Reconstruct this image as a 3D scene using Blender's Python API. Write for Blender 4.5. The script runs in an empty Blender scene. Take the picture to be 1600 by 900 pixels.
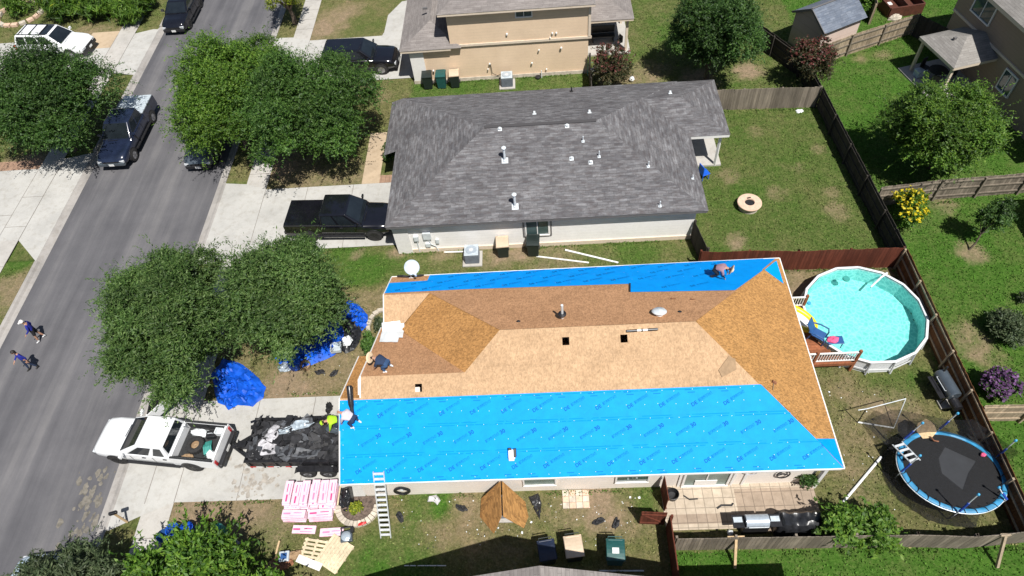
import bpy, bmesh, math, random
import numpy as np
from mathutils import Vector, Matrix, noise as mnoise
from mathutils.geometry import tessellate_polygon

random.seed(7); np.random.seed(7)
scene = bpy.context.scene
COL = scene.collection

# ------------------------------------------------------------------ camera
CAM_H = 28.5
FPX = 1069.275 / 1600.0          # focal length in picture widths
AX = ((0.99746346, -0.04700793, -0.05344992),
      (-0.0056054, -0.8004512, 0.59937172),
      (-0.07095927, -0.59755179, -0.79868432))   # world axes seen by the camera (right, down, forward)
cam_d = bpy.data.cameras.new('camera')
cam = bpy.data.objects.new('camera', cam_d)
COL.objects.link(cam)
cam.matrix_world = Matrix(((AX[0][0], -AX[0][1], -AX[0][2], 0),
                           (AX[1][0], -AX[1][1], -AX[1][2], 0),
                           (AX[2][0], -AX[2][1], -AX[2][2], CAM_H),
                           (0, 0, 0, 1)))
cam_d.sensor_width = 36.0
cam_d.lens = 36.0 * FPX
cam_d.clip_start = 0.5
cam_d.clip_end = 3000
scene.camera = cam

# ------------------------------------------------------------------ light
SUN_EL = math.radians(61.5)
SUN_DIR = Vector((0.485 * math.cos(SUN_EL), -0.875 * math.cos(SUN_EL), math.sin(SUN_EL)))
world = bpy.data.worlds.new('World'); scene.world = world
world.use_nodes = True
wn = world.node_tree
wn.nodes.clear()
sky = wn.nodes.new('ShaderNodeTexSky'); sky.sky_type = 'NISHITA'; sky.sun_disc = False
sky.sun_elevation = SUN_EL; sky.sun_rotation = math.atan2(0.485, -0.875)
bg = wn.nodes.new('ShaderNodeBackground'); bg.inputs['Strength'].default_value = 0.05
wo = wn.nodes.new('ShaderNodeOutputWorld')
wn.links.new(sky.outputs[0], bg.inputs[0]); wn.links.new(bg.outputs[0], wo.inputs[0])
sl = bpy.data.lights.new('sun', 'SUN'); sl.energy = 4.6; sl.angle = math.radians(0.5); sl.color = (1.0, 0.97, 0.92)
so = bpy.data.objects.new('sun', sl); COL.objects.link(so)
so.rotation_euler = SUN_DIR.to_track_quat('Z', 'Y').to_euler(); so.location = (20, -30, 60)
vs = scene.view_settings
vs.view_transform = 'Standard'; vs.look = 'None'; vs.exposure = 0.52; vs.gamma = 1.0; vs.use_curve_mapping = False
try:
    scene.cycles.use_denoising = True
    scene.cycles.max_bounces = 8
    scene.cycles.transparent_max_bounces = 12
except Exception:
    pass

# ------------------------------------------------------------------ geometry helpers
def ray(px, py):
    d = (px - 800.0, py - 450.0, 1069.275)
    return Vector((sum(AX[0][i] * d[i] for i in range(3)), sum(AX[1][i] * d[i] for i in range(3)), sum(AX[2][i] * d[i] for i in range(3))))

def at(px, py, z=0.0):
    """the place at height z that the photograph's pixel (px, py) looks at"""
    d = ray(px, py); t = (z - CAM_H) / d.z
    return Vector((d.x * t, d.y * t, z))

class MB:
    """collects shapes, then links them as one mesh object"""
    def __init__(s): s.v = []; s.f = []; s.m = []; s.uv = {}
    def face(s, pts, mi=0, uv=None):
        i = len(s.v); s.v += [tuple(p) for p in pts]; s.f.append(tuple(range(i, i + len(pts)))); s.m.append(mi)
        if uv: s.uv[len(s.f) - 1] = uv
    def add(s, verts, faces, mi=0):
        i = len(s.v); s.v += [tuple(p) for p in verts]
        for f in faces: s.f.append(tuple(i + k for k in f)); s.m.append(mi)
    def box(s, c, d, rz=0.0, mi=0, M=None):
        x, y, z = d[0] / 2, d[1] / 2, d[2] / 2
        vs_ = [Vector((a * x, b * y, e * z)) for e in (-1, 1) for b in (-1, 1) for a in (-1, 1)]
        R = Matrix.Rotation(rz, 3, 'Z') if M is None else M
        s.add([R @ p + Vector(c) for p in vs_], [(0, 2, 3, 1), (4, 5, 7, 6), (0, 1, 5, 4), (2, 6, 7, 3), (0, 4, 6, 2), (1, 3, 7, 5)], mi)
    def beam(s, a, b, w, h=None, mi=0, up=(0, 0, 1)):
        a, b = Vector(a), Vector(b); h = h or w
        d = (b - a); L = d.length
        if L < 1e-6: return
        d /= L; u = Vector(up)
        sd = d.cross(u)
        if sd.length < 1e-3: sd = d.cross(Vector((1, 0, 0)))
        sd.normalize(); n = sd.cross(d)
        M = Matrix((d, sd, n)).transposed()
        s.box((a + b) / 2, (L, w, h), mi=mi, M=M)
    def prism(s, poly, z0, z1, mi=0):
        n = len(poly)
        s.add([(p[0], p[1], z0) for p in poly] + [(p[0], p[1], z1) for p in poly],
              [tuple(range(n - 1, -1, -1)), tuple(range(n, 2 * n))] + [(i, (i + 1) % n, n + (i + 1) % n, n + i) for i in range(n)], mi)
    def tube(s, pts, r, seg=8, mi=0, cap=True):
        pts = [Vector(p) for p in pts]; n = len(pts)
        rs = r if isinstance(r, (list, tuple)) else [r] * n
        vs_ = []; fs = []
        prev = None
        for i, p in enumerate(pts):
            d = (pts[min(i + 1, n - 1)] - pts[max(i - 1, 0)])
            d = d.normalized() if d.length > 1e-9 else Vector((0, 0, 1))
            if prev is None:
                a = d.cross(Vector((0, 0, 1)))
                if a.length < 1e-2: a = d.cross(Vector((0, 1, 0)))
            else:
                a = prev - d * prev.dot(d)
                if a.length < 1e-4: a = d.cross(Vector((1, 0.3, 0)))
            a.normalize(); prev = a; b = d.cross(a)
            for k in range(seg):
                t = 2 * math.pi * k / seg
                vs_.append(p + (a * math.cos(t) + b * math.sin(t)) * rs[i])
        for i in range(n - 1):
            for k in range(seg):
                k2 = (k + 1) % seg
                fs.append((i * seg + k, i * seg + k2, (i + 1) * seg + k2, (i + 1) * seg + k))
        if cap:
            fs.append(tuple(range(seg - 1, -1, -1))); fs.append(tuple((n - 1) * seg + k for k in range(seg)))
        s.add(vs_, fs, mi)
    def lathe(s, c, prof, seg=24, mi=0, axis='Z', M=None, closed=False):
        """prof: list of (r, h) revolved about a vertical axis at c"""
        vs_ = []; fs = []; n = len(prof)
        for (r, h) in prof:
            for k in range(seg):
                t = 2 * math.pi * k / seg
                p = Vector((r * math.cos(t), r * math.sin(t), h))
                if M is not None: p = M @ p
                vs_.append(p + Vector(c))
        for i in range(n - 1 + (1 if closed else 0)):
            j = (i + 1) % n
            for k in range(seg):
                k2 = (k + 1) % seg
                fs.append((i * seg + k, i * seg + k2, j * seg + k2, j * seg + k))
        if not closed:
            if prof[0][0] > 1e-4: fs.append(tuple(range(seg - 1, -1, -1)))
            if prof[-1][0] > 1e-4: fs.append(tuple((n - 1) * seg + k for k in range(seg)))
        s.add(vs_, fs, mi)
    def build(s, name, mat, parent=None, smooth=False, bevel=0.0, loc=None, rz=None, angle=40):
        me = bpy.data.meshes.new(name); me.from_pydata(s.v, [], s.f)
        mats = mat if isinstance(mat, (list, tuple)) else [mat]
        for m_ in mats: me.materials.append(m_)
        if len(mats) > 1: me.polygons.foreach_set('material_index', s.m)
        if s.uv:
            ul = me.uv_layers.new(name='UVMap')
            for fi, uvs in s.uv.items():
                for k, li in enumerate(me.polygons[fi].loop_indices): ul.data[li].uv = uvs[k]
        if smooth:
            me.polygons.foreach_set('use_smooth', [True] * len(me.polygons))
            try: me.set_sharp_from_angle(angle=math.radians(angle))
            except Exception: pass
        me.update()
        o = bpy.data.objects.new(name, me); COL.objects.link(o)
        if parent is not None: o.parent = parent
        if loc is not None: o.location = loc
        if rz is not None: o.rotation_euler.z = rz
        if bevel:
            b = o.modifiers.new('bevel', 'BEVEL'); b.width = bevel; b.segments = 2; b.limit_method = 'ANGLE'; b.angle_limit = math.radians(35)
        return o

def tag(o, label=None, cat=None, group=None, kind=None):
    if label: o['label'] = label
    if cat: o['category'] = cat
    if group: o['group'] = group
    if kind: o['kind'] = kind
    return o

def thing(name, label, cat, loc=(0, 0, 0), rz=0.0, group=None):
    o = bpy.data.objects.new(name, None); COL.objects.link(o)
    o.empty_display_size = 0.3
    o.location = loc; o.rotation_euler = (0, 0, rz)
    return tag(o, label, cat, group)

def copy_tree(o, parent=None):
    c = o.copy(); COL.objects.link(c); c.parent = parent
    for ch in list(o.children): copy_tree(ch, c)
    return c

def nz(x, y, z=0.0): return mnoise.noise(Vector((x, y, z)))
def fbm(x, y, s, o=4):
    t = 0; a = 1; tot = 0
    for i in range(o):
        t += a * nz(x * s, y * s, 7.3 * i); tot += a; s *= 2.03; a *= 0.55
    return t / tot

# ------------------------------------------------------------------ materials
def new_mat(name):
    m = bpy.data.materials.new(name); m.use_nodes = True
    nt = m.node_tree
    b = nt.nodes.get('Principled BSDF')
    return m, nt, b

def N(nt, typ, **kw):
    n = nt.nodes.new(typ)
    for k, v in kw.items():
        if k in ('ins',):
            for kk, vv in v.items(): n.inputs[kk].default_value = vv
        else: setattr(n, k, v)
    return n

def rgb(c): return (c[0], c[1], c[2], 1.0)

def ramp(nt, fac, stops):
    r = nt.nodes.new('ShaderNodeValToRGB')
    while len(r.color_ramp.elements) < len(stops): r.color_ramp.elements.new(0.5)
    for e, (p, c) in zip(r.color_ramp.elements, stops): e.position = p; e.color = rgb(c)
    nt.links.new(fac, r.inputs['Fac']); return r.outputs['Color']

def noise_tex(nt, scale, detail=4, rough=0.6, coord=None, dist=0.0):
    n = N(nt, 'ShaderNodeTexNoise', ins={'Scale': scale, 'Detail': detail, 'Roughness': rough, 'Distortion': dist})
    if coord is not None: nt.links.new(coord, n.inputs['Vector'])
    return n.outputs['Fac']

def mix(nt, a, b, fac, typ='MIX'):
    m = nt.nodes.new('ShaderNodeMixRGB'); m.blend_type = typ
    for sock, val in ((m.inputs['Fac'], fac), (m.inputs['Color1'], a), (m.inputs['Color2'], b)):
        if hasattr(val, 'is_output') or isinstance(val, bpy.types.NodeSocket): nt.links.new(val, sock)
        elif isinstance(val, (int, float)): sock.default_value = val
        else: sock.default_value = rgb(val)
    return m.outputs['Color']

def objco(nt): return N(nt, 'ShaderNodeTexCoord').outputs['Object']

def bump(nt, b, h, strength=0.3, dist=0.02):
    bn = N(nt, 'ShaderNodeBump', ins={'Strength': strength, 'Distance': dist})
    nt.links.new(h, bn.inputs['Height']); nt.links.new(bn.outputs['Normal'], b.inputs['Normal'])

def plain(name, c, rough=0.6, metal=0.0, var=0.12, scale=6.0, spec=0.5, coat=0.0, island=0.0, bmp=0.0):
    """a paint, plastic, wood or metal with slight uneven colour and dirt"""
    m, nt, b = new_mat(name)
    co = objco(nt)
    n1 = noise_tex(nt, scale, 5, 0.65, co)
    d = tuple(max(0, x * (1 - var * 1.6)) for x in c); l = tuple(min(1, x * (1 + var)) for x in c)
    colr = ramp(nt, n1, [(0.3, d), (0.7, l)])
    if island:
        g = N(nt, 'ShaderNodeNewGeometry')
        mr = N(nt, 'ShaderNodeMapRange', ins={'To Min': 1 - island, 'To Max': 1 + island})
        nt.links.new(g.outputs['Random Per Island'], mr.inputs['Value'])
        cc = N(nt, 'ShaderNodeCombineColor')
        for k in range(3): nt.links.new(mr.outputs['Result'], cc.inputs[k])
        colr = mix(nt, colr, cc.outputs['Color'], 1.0, 'MULTIPLY')
    nt.links.new(colr, b.inputs['Base Color'])
    b.inputs['Roughness'].default_value = rough; b.inputs['Metallic'].default_value = metal
    b.inputs['Specular IOR Level'].default_value = spec
    b.inputs['Coat Weight'].default_value = coat
    if coat: b.inputs['Coat Roughness'].default_value = 0.05
    if bmp: bump(nt, b, n1, bmp, 0.02)
    return m
def mat_ground():
    m, nt, b = new_mat('lawn_grass')
    co = objco(nt)
    at_ = N(nt, 'ShaderNodeAttribute', attribute_name='dry')
    sep = N(nt, 'ShaderNodeSeparateColor'); nt.links.new(at_.outputs['Color'], sep.inputs['Color'])
    dry, lush, dirt = sep.outputs[0], sep.outputs[1], sep.outputs[2]
    n_f = noise_tex(nt, 9.0, 6, 0.75, co)       # tufts
    n_m = noise_tex(nt, 1.4, 5, 0.65, co)       # patches
    n_s = noise_tex(nt, 38.0, 3, 0.7, co)       # blades
    green = ramp(nt, n_f, [(0.25, (0.040, 0.064, 0.014)), (0.5, (0.074, 0.106, 0.026)), (0.8, (0.130, 0.155, 0.048))])
    lushc = ramp(nt, n_f, [(0.25, (0.028, 0.074, 0.009)), (0.5, (0.055, 0.132, 0.017)), (0.8, (0.105, 0.190, 0.038))])
    dryc = ramp(nt, n_f, [(0.2, (0.095, 0.085, 0.034)), (0.5, (0.175, 0.150, 0.068)), (0.8, (0.27, 0.235, 0.125))])
    dirtc = ramp(nt, n_f, [(0.2, (0.20, 0.145, 0.092)), (0.8, (0.34, 0.26, 0.175))])
    g = mix(nt, green, lushc, lush)
    a1 = N(nt, 'ShaderNodeMath', operation='MULTIPLY_ADD', ins={1: 1.1, 2: -0.55}); nt.links.new(n_m, a1.inputs[0])
    a2 = N(nt, 'ShaderNodeMath', operation='MULTIPLY_ADD', ins={1: 0.9, 2: -0.45}); nt.links.new(n_f, a2.inputs[0])
    a3 = N(nt, 'ShaderNodeMath', operation='ADD'); nt.links.new(a1.outputs[0], a3.inputs[0]); nt.links.new(a2.outputs[0], a3.inputs[1])
    a4 = N(nt, 'ShaderNodeMath', operation='ADD', use_clamp=True); nt.links.new(a3.outputs[0], a4.inputs[0]); nt.links.new(dry, a4.inputs[1])
    g = mix(nt, g, dryc, a4.outputs[0])
    b1 = N(nt, 'ShaderNodeMath', operation='ADD', use_clamp=True); nt.links.new(a3.outputs[0], b1.inputs[0]); nt.links.new(dirt, b1.inputs[1])
    b2 = N(nt, 'ShaderNodeMath', operation='MULTIPLY', use_clamp=True); nt.links.new(b1.outputs[0], b2.inputs[0])
    st = N(nt, 'ShaderNodeMapRange', ins={'From Min': 0.02, 'From Max': 0.25}); nt.links.new(dirt, st.inputs['Value'])
    nt.links.new(st.outputs[0], b2.inputs[1])
    g = mix(nt, g, dirtc, b2.outputs[0])
    n_c = noise_tex(nt, 3.4, 5, 0.72, co); g = mix(nt, g, ramp(nt, n_c, [(0.32, (0.72, 0.76, 0.68)), (0.5, (1, 1, 1)), (0.68, (1.28, 1.22, 1.20))]), 1.0, 'MULTIPLY')
    bl = ramp(nt, n_s, [(0.25, (0.62, 0.62, 0.62)), (0.75, (1.25, 1.25, 1.25))])
    g = mix(nt, g, bl, 1.0, 'MULTIPLY')
    nt.links.new(g, b.inputs['Base Color'])
    b.inputs['Roughness'].default_value = 0.95; b.inputs['Specular IOR Level'].default_value = 0.1
    bump(nt, b, n_s, 0.9, 0.05)
    return m

def mat_asphalt():
    m, nt, b = new_mat('asphalt')
    co = objco(nt)
    mp = N(nt, 'ShaderNodeMapping'); nt.links.new(co, mp.inputs['Vector'])
    mp.inputs['Scale'].default_value = (1.1, 0.05, 1)
    streak = noise_tex(nt, 1.0, 4, 0.6, mp.outputs['Vector'])
    blot = noise_tex(nt, 0.35, 5, 0.65, co)
    fine = noise_tex(nt, 60, 2, 0.8, co)
    c = ramp(nt, streak, [(0.3, (0.084, 0.083, 0.090)), (0.5, (0.112, 0.110, 0.117)), (0.72, (0.160, 0.155, 0.157))])
    c = mix(nt, c, ramp(nt, blot, [(0.3, (0.80, 0.80, 0.81)), (0.7, (1.12, 1.11, 1.10))]), 1.0, 'MULTIPLY')
    c = mix(nt, c, ramp(nt, fine, [(0.3, (0.82, 0.82, 0.82)), (0.7, (1.15, 1.15, 1.15))]), 1.0, 'MULTIPLY')
    nt.links.new(c, b.inputs['Base Color']); b.inputs['Roughness'].default_value = 0.9
    b.inputs['Specular IOR Level'].default_value = 0.25
    bump(nt, b, fine, 0.3, 0.01)
    return m

def mat_concrete(name, c=(0.56, 0.53, 0.48), stain=0.25):
    m, nt, b = new_mat(name)
    co = objco(nt)
    big = noise_tex(nt, 0.5, 6, 0.7, co, 0.6); fine = noise_tex(nt, 25, 3, 0.7, co); med = noise_tex(nt, 2.6, 5, 0.7, co)
    d = tuple(x * (1 - stain) for x in c)
    k = ramp(nt, big, [(0.32, d), (0.55, c), (0.75, tuple(min(1, x * 1.08) for x in c))])
    k = mix(nt, k, ramp(nt, med, [(0.30, (0.84, 0.82, 0.79)), (0.5, (1, 1, 1))]), 1.0, 'MULTIPLY')
    k = mix(nt, k, ramp(nt, fine, [(0.3, (0.93, 0.93, 0.93)), (0.7, (1.04, 1.04, 1.04))]), 1.0, 'MULTIPLY')
    nt.links.new(k, b.inputs['Base Color']); b.inputs['Roughness'].default_value = 0.88
    b.inputs['Specular IOR Level'].default_value = 0.3
    bump(nt, b, fine, 0.15, 0.01)
    return m

def mat_shingle(name, c1, c2, c3, patch=0.5):
    """asphalt shingles laid in courses; UV is in metres on the slope"""
    m, nt, b = new_mat(name)
    uv = N(nt, 'ShaderNodeTexCoord').outputs['UV']
    br = N(nt, 'ShaderNodeTexBrick', offset=0.37, offset_frequency=2, squash=1.3, squash_frequency=3,
           ins={'Scale': 1.0, 'Mortar Size': 0.006, 'Brick Width': 0.42, 'Row Height': 0.145, 'Bias': 0.0, 'Mortar Smooth': 0.2})
    br.inputs['Color1'].default_value = rgb(c1); br.inputs['Color2'].default_value = rgb(c2); br.inputs['Mortar'].default_value = rgb(tuple(x * 0.6 for x in c1))
    nt.links.new(uv, br.inputs['Vector'])
    mp = N(nt, 'ShaderNodeMapping'); nt.links.new(uv, mp.inputs['Vector']); mp.inputs['Scale'].default_value = (0.9, 3.2, 1)
    n1 = noise_tex(nt, 2.3, 5, 0.75, mp.outputs['Vector'])
    n2 = noise_tex(nt, 0.45, 4, 0.6, uv); fine = noise_tex(nt, 70, 2, 0.8, uv)
    c = mix(nt, br.outputs['Color'], rgb3(c3), ramp(nt, n1, [(0.45, (0, 0, 0)), (0.62, (patch, patch, patch))]))
    mp2 = N(nt, 'ShaderNodeMapping'); nt.links.new(uv, mp2.inputs['Vector']); mp2.inputs['Scale'].default_value = (0.7, 2.6, 1); mp2.inputs['Location'].default_value = (7, 3, 0)
    n4 = noise_tex(nt, 2.0, 4, 0.7, mp2.outputs['Vector'])
    c = mix(nt, c, ramp(nt, n4, [(0.36, (0.74, 0.73, 0.75)), (0.5, (1, 1, 1)), (0.64, (1.34, 1.36, 1.38))]), patch, 'MULTIPLY')
    c = mix(nt, c, ramp(nt, n2, [(0.3, (0.84, 0.84, 0.85)), (0.7, (1.16, 1.16, 1.16))]), 1.0, 'MULTIPLY')
    c = mix(nt, c, ramp(nt, fine, [(0.3, (0.8, 0.8, 0.8)), (0.7, (1.18, 1.18, 1.18))]), 1.0, 'MULTIPLY')
    nt.links.new(c, b.inputs['Base Color']); b.inputs['Roughness'].default_value = 0.92; b.inputs['Specular IOR Level'].default_value = 0.25
    bump(nt, b, br.outputs['Fac'], -0.4, 0.012)
    return m
def rgb3(c): return (c[0], c[1], c[2])

def mat_osb(name, c, seam=0.72, cont=1.0):
    """oriented strand board: flakes and sheet seams, UV in metres"""
    m, nt, b = new_mat(name)
    uv = N(nt, 'ShaderNodeTexCoord').outputs['UV']
    v = N(nt, 'ShaderNodeTexVoronoi', ins={'Scale': 24.0, 'Randomness': 1.0})
    mp = N(nt, 'ShaderNodeMapping'); mp.inputs['Scale'].default_value = (1.0, 0.55, 1); mp.inputs['Rotation'].default_value = (0, 0, 0.5)
    nt.links.new(uv, mp.inputs['Vector']); nt.links.new(mp.outputs['Vector'], v.inputs['Vector'])
    hsv = N(nt, 'ShaderNodeSeparateColor'); nt.links.new(v.outputs['Color'], hsv.inputs['Color'])
    k = ramp(nt, hsv.outputs[0], [(0.0, tuple(x * (1 - 0.36 * cont) for x in c)), (0.5, c), (1.0, tuple(min(1, x * (1 + 0.30 * cont)) for x in c))])
    n2 = noise_tex(nt, 0.9, 5, 0.7, uv); n3 = noise_tex(nt, 5.5, 4, 0.75, uv)
    k = mix(nt, k, ramp(nt, n2, [(0.3, (0.86, 0.85, 0.83)), (0.7, (1.08, 1.08, 1.08))]), 1.0, 'MULTIPLY')
    k = mix(nt, k, ramp(nt, n3, [(0.3, (0.84, 0.82, 0.80)), (0.6, (1.05, 1.05, 1.05))]), 1.0, 'MULTIPLY')
    br = N(nt, 'ShaderNodeTexBrick', offset=0.5, offset_frequency=2, ins={'Scale': 1.0, 'Mortar Size': 0.010, 'Brick Width': 2.44, 'Row Height': 1.22, 'Mortar Smooth': 0.3})
    br.inputs['Color1'].default_value = (1, 1, 1, 1); br.inputs['Color2'].default_value = (0.94, 0.93, 0.92, 1); br.inputs['Mortar'].default_value = (seam, seam, seam, 1)
    nt.links.new(uv, br.inputs['Vector'])
    k = mix(nt, k, br.outputs['Color'], 1.0, 'MULTIPLY')
    nt.links.new(k, b.inputs['Base Color']); b.inputs['Roughness'].default_value = 0.85; b.inputs['Specular IOR Level'].default_value = 0.25
    bump(nt, b, hsv.outputs[0], 0.12, 0.01)
    return m

def mat_siding(name, c, lap=0.18, axis=2):
    """horizontal lap siding, worked out from the height on the wall"""
    m, nt, b = new_mat(name)
    co = objco(nt)
    sep = N(nt, 'ShaderNodeSeparateXYZ'); nt.links.new(co, sep.inputs[0])
    d = N(nt, 'ShaderNodeMath', operation='DIVIDE', ins={1: lap}); nt.links.new(sep.outputs[axis], d.inputs[0])
    fr = N(nt, 'ShaderNodeMath', operation='FRACT'); nt.links.new(d.outputs[0], fr.inputs[0])
    n1 = noise_tex(nt, 0.8, 5, 0.65, co); n2 = noise_tex(nt, 9, 4, 0.7, co)
    k = ramp(nt, fr.outputs[0], [(0.0, tuple(x * 0.74 for x in c)), (0.10, c), (1.0, c)])
    k = mix(nt, k, ramp(nt, n1, [(0.3, (0.93, 0.925, 0.92)), (0.7, (1.04, 1.04, 1.04))]), 1.0, 'MULTIPLY')
    k = mix(nt, k, ramp(nt, n2, [(0.3, (0.96, 0.96, 0.955)), (0.7, (1.03, 1.03, 1.03))]), 1.0, 'MULTIPLY')
    nt.links.new(k, b.inputs['Base Color']); b.inputs['Roughness'].default_value = 0.75
    bump(nt, b, fr.outputs[0], 0.35, 0.015)
    return m

def mat_leaf(name, dark, mid, light, trans=0.32):
    m, nt, b = new_mat(name)
    g = N(nt, 'ShaderNodeNewGeometry'); co = objco(nt)
    n1 = noise_tex(nt, 0.9, 3, 0.6, co)
    a = N(nt, 'ShaderNodeMath', operation='MULTIPLY_ADD', ins={1: 0.62, 2: 0.0}); nt.links.new(g.outputs['Random Per Island'], a.inputs[0])
    a2 = N(nt, 'ShaderNodeMath', operation='MULTIPLY_ADD', ins={1: 0.38}); nt.links.new(n1, a2.inputs[0]); nt.links.new(a.outputs[0], a2.inputs[2])
    k = ramp(nt, a2.outputs[0], [(0.12, dark), (0.5, mid), (0.88, light)])
    tn = N(nt, 'ShaderNodeAttribute', attribute_name='tone'); k = mix(nt, k, tn.outputs['Color'], 1.0, 'MULTIPLY')
    nt.links.new(k, b.inputs['Base Color']); b.inputs['Roughness'].default_value = 0.55; b.inputs['Specular IOR Level'].default_value = 0.35
    tr = N(nt, 'ShaderNodeBsdfTranslucent'); nt.links.new(mix(nt, k, (1.35, 1.5, 0.6), 1.0, 'MULTIPLY'), tr.inputs['Color'])
    ms = N(nt, 'ShaderNodeMixShader', ins={0: trans})
    out = nt.nodes.get('Material Output')
    nt.links.new(b.outputs[0], ms.inputs[1]); nt.links.new(tr.outputs[0], ms.inputs[2]); nt.links.new(ms.outputs[0], out.inputs['Surface'])
    return m

def mat_blades():
    m, nt, b = new_mat('grass_blades')
    tn = N(nt, 'ShaderNodeAttribute', attribute_name='tone'); nt.links.new(tn.outputs['Color'], b.inputs['Base Color'])
    b.inputs['Roughness'].default_value = 0.9; b.inputs['Specular IOR Level'].default_value = 0.1
    return m

def mat_glass(name, c=(0.02, 0.025, 0.03), rough=0.05):
    m, nt, b = new_mat(name)
    co = objco(nt)
    k = ramp(nt, noise_tex(nt, 1.2, 3, 0.6, co), [(0.3, tuple(x * 0.7 for x in c)), (0.7, tuple(x * 1.3 for x in c))])
    nt.links.new(k, b.inputs['Base Color']); b.inputs['Roughness'].default_value = rough; b.inputs['Specular IOR Level'].default_value = 0.8
    return m

def mat_sheet(name, c, alpha=0.5):
    """loose netting that lets part of the light through"""
    m, nt, b = new_mat(name)
    b.inputs['Base Color'].default_value = rgb(c); b.inputs['Roughness'].default_value = 0.8
    w = noise_tex(nt, 14, 3, 0.7, objco(nt))
    k = N(nt, 'ShaderNodeMapRange', ins={'From Min': 0.3, 'From Max': 0.7, 'To Min': alpha - 0.15, 'To Max': alpha + 0.15}); nt.links.new(w, k.inputs['Value'])
    nt.links.new(k.outputs[0], b.inputs['Alpha'])
    return m

def mat_water():
    m, nt, b = new_mat('pool_water')
    nt.nodes.remove(b)
    co = objco(nt)
    n1 = noise_tex(nt, 3.2, 4, 0.6, co, 0.8)
    bn = N(nt, 'ShaderNodeBump', ins={'Strength': 0.5, 'Distance': 0.05}); nt.links.new(n1, bn.inputs['Height'])
    tr = N(nt, 'ShaderNodeBsdfTransparent'); tr.inputs[0].default_value = (0.70, 0.97, 0.96, 1)
    gl = N(nt, 'ShaderNodeBsdfGlossy', ins={'Roughness': 0.06}); nt.links.new(bn.outputs['Normal'], gl.inputs['Normal'])
    fr = N(nt, 'ShaderNodeFresnel', ins={'IOR': 1.33}); nt.links.new(bn.outputs['Normal'], fr.inputs['Normal'])
    ms = N(nt, 'ShaderNodeMixShader'); nt.links.new(fr.outputs[0], ms.inputs[0]); nt.links.new(tr.outputs[0], ms.inputs[1]); nt.links.new(gl.outputs[0], ms.inputs[2])
    nt.links.new(ms.outputs[0], nt.nodes.get('Material Output').inputs['Surface'])
    return m

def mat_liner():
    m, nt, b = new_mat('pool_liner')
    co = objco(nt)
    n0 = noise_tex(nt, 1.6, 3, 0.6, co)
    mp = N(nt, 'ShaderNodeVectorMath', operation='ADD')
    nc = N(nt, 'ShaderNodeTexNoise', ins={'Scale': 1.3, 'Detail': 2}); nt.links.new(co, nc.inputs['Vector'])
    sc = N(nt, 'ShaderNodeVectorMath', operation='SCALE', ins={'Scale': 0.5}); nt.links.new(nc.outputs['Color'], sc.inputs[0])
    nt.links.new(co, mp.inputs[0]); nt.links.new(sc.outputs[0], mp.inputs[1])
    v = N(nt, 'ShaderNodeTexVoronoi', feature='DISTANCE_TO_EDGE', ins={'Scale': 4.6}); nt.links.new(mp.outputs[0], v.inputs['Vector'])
    k = ramp(nt, v.outputs['Distance'], [(0.0, (0.50, 0.72, 0.68)), (0.08, (0.33, 0.58, 0.56)), (0.4, (0.22, 0.49, 0.475))])  # pale cell lines paint rippled water light into the liner colour
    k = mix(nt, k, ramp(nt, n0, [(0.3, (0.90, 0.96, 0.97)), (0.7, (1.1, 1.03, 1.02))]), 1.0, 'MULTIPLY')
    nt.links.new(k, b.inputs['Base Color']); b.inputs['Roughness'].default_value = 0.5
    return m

def mat_pavers(name, c, w=0.5, h=0.5):
    m, nt, b = new_mat(name)
    co = objco(nt)
    br = N(nt, 'ShaderNodeTexBrick', offset=0.0, ins={'Scale': 1.0, 'Mortar Size': 0.018, 'Brick Width': w, 'Row Height': h, 'Mortar Smooth': 0.2})
    br.inputs['Color1'].default_value = rgb(c); br.inputs['Color2'].default_value = rgb(tuple(x * 0.86 for x in c)); br.inputs['Mortar'].default_value = rgb(tuple(x * 0.55 for x in c))
    nt.links.new(co, br.inputs['Vector'])
    n1 = noise_tex(nt, 3, 5, 0.7, co)
    k = mix(nt, br.outputs['Color'], ramp(nt, n1, [(0.3, (0.8, 0.79, 0.77)), (0.65, (1.08, 1.08, 1.08))]), 1.0, 'MULTIPLY')
    nt.links.new(k, b.inputs['Base Color']); b.inputs['Roughness'].default_value = 0.9
    return m

def mat_wood_fence(name, c, island=0.28):
    m, nt, b = new_mat(name)
    co = objco(nt)
    mp = N(nt, 'ShaderNodeMapping'); mp.inputs['Scale'].default_value = (9, 9, 0.8); nt.links.new(co, mp.inputs['Vector'])
    n1 = noise_tex(nt, 1.0, 5, 0.7, mp.outputs['Vector']); n2 = noise_tex(nt, 0.7, 4, 0.6, co)
    k = ramp(nt, n1, [(0.25, tuple(x * 0.62 for x in c)), (0.55, c), (0.8, tuple(min(1, x * 1.4) for x in c))])
    k = mix(nt, k, ramp(nt, n2, [(0.3, (0.78, 0.78, 0.78)), (0.7, (1.15, 1.14, 1.12))]), 1.0, 'MULTIPLY')
    g = N(nt, 'ShaderNodeNewGeometry')
    mr = N(nt, 'ShaderNodeMapRange', ins={'To Min': 1 - island, 'To Max': 1 + island}); nt.links.new(g.outputs['Random Per Island'], mr.inputs['Value'])
    cc = N(nt, 'ShaderNodeCombineColor')
    for q in range(3): nt.links.new(mr.outputs['Result'], cc.inputs[q])
    k = mix(nt, k, cc.outputs['Color'], 1.0, 'MULTIPLY')
    nt.links.new(k, b.inputs['Base Color']); b.inputs['Roughness'].default_value = 0.88; b.inputs['Specular IOR Level'].default_value = 0.2
    return m

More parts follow.
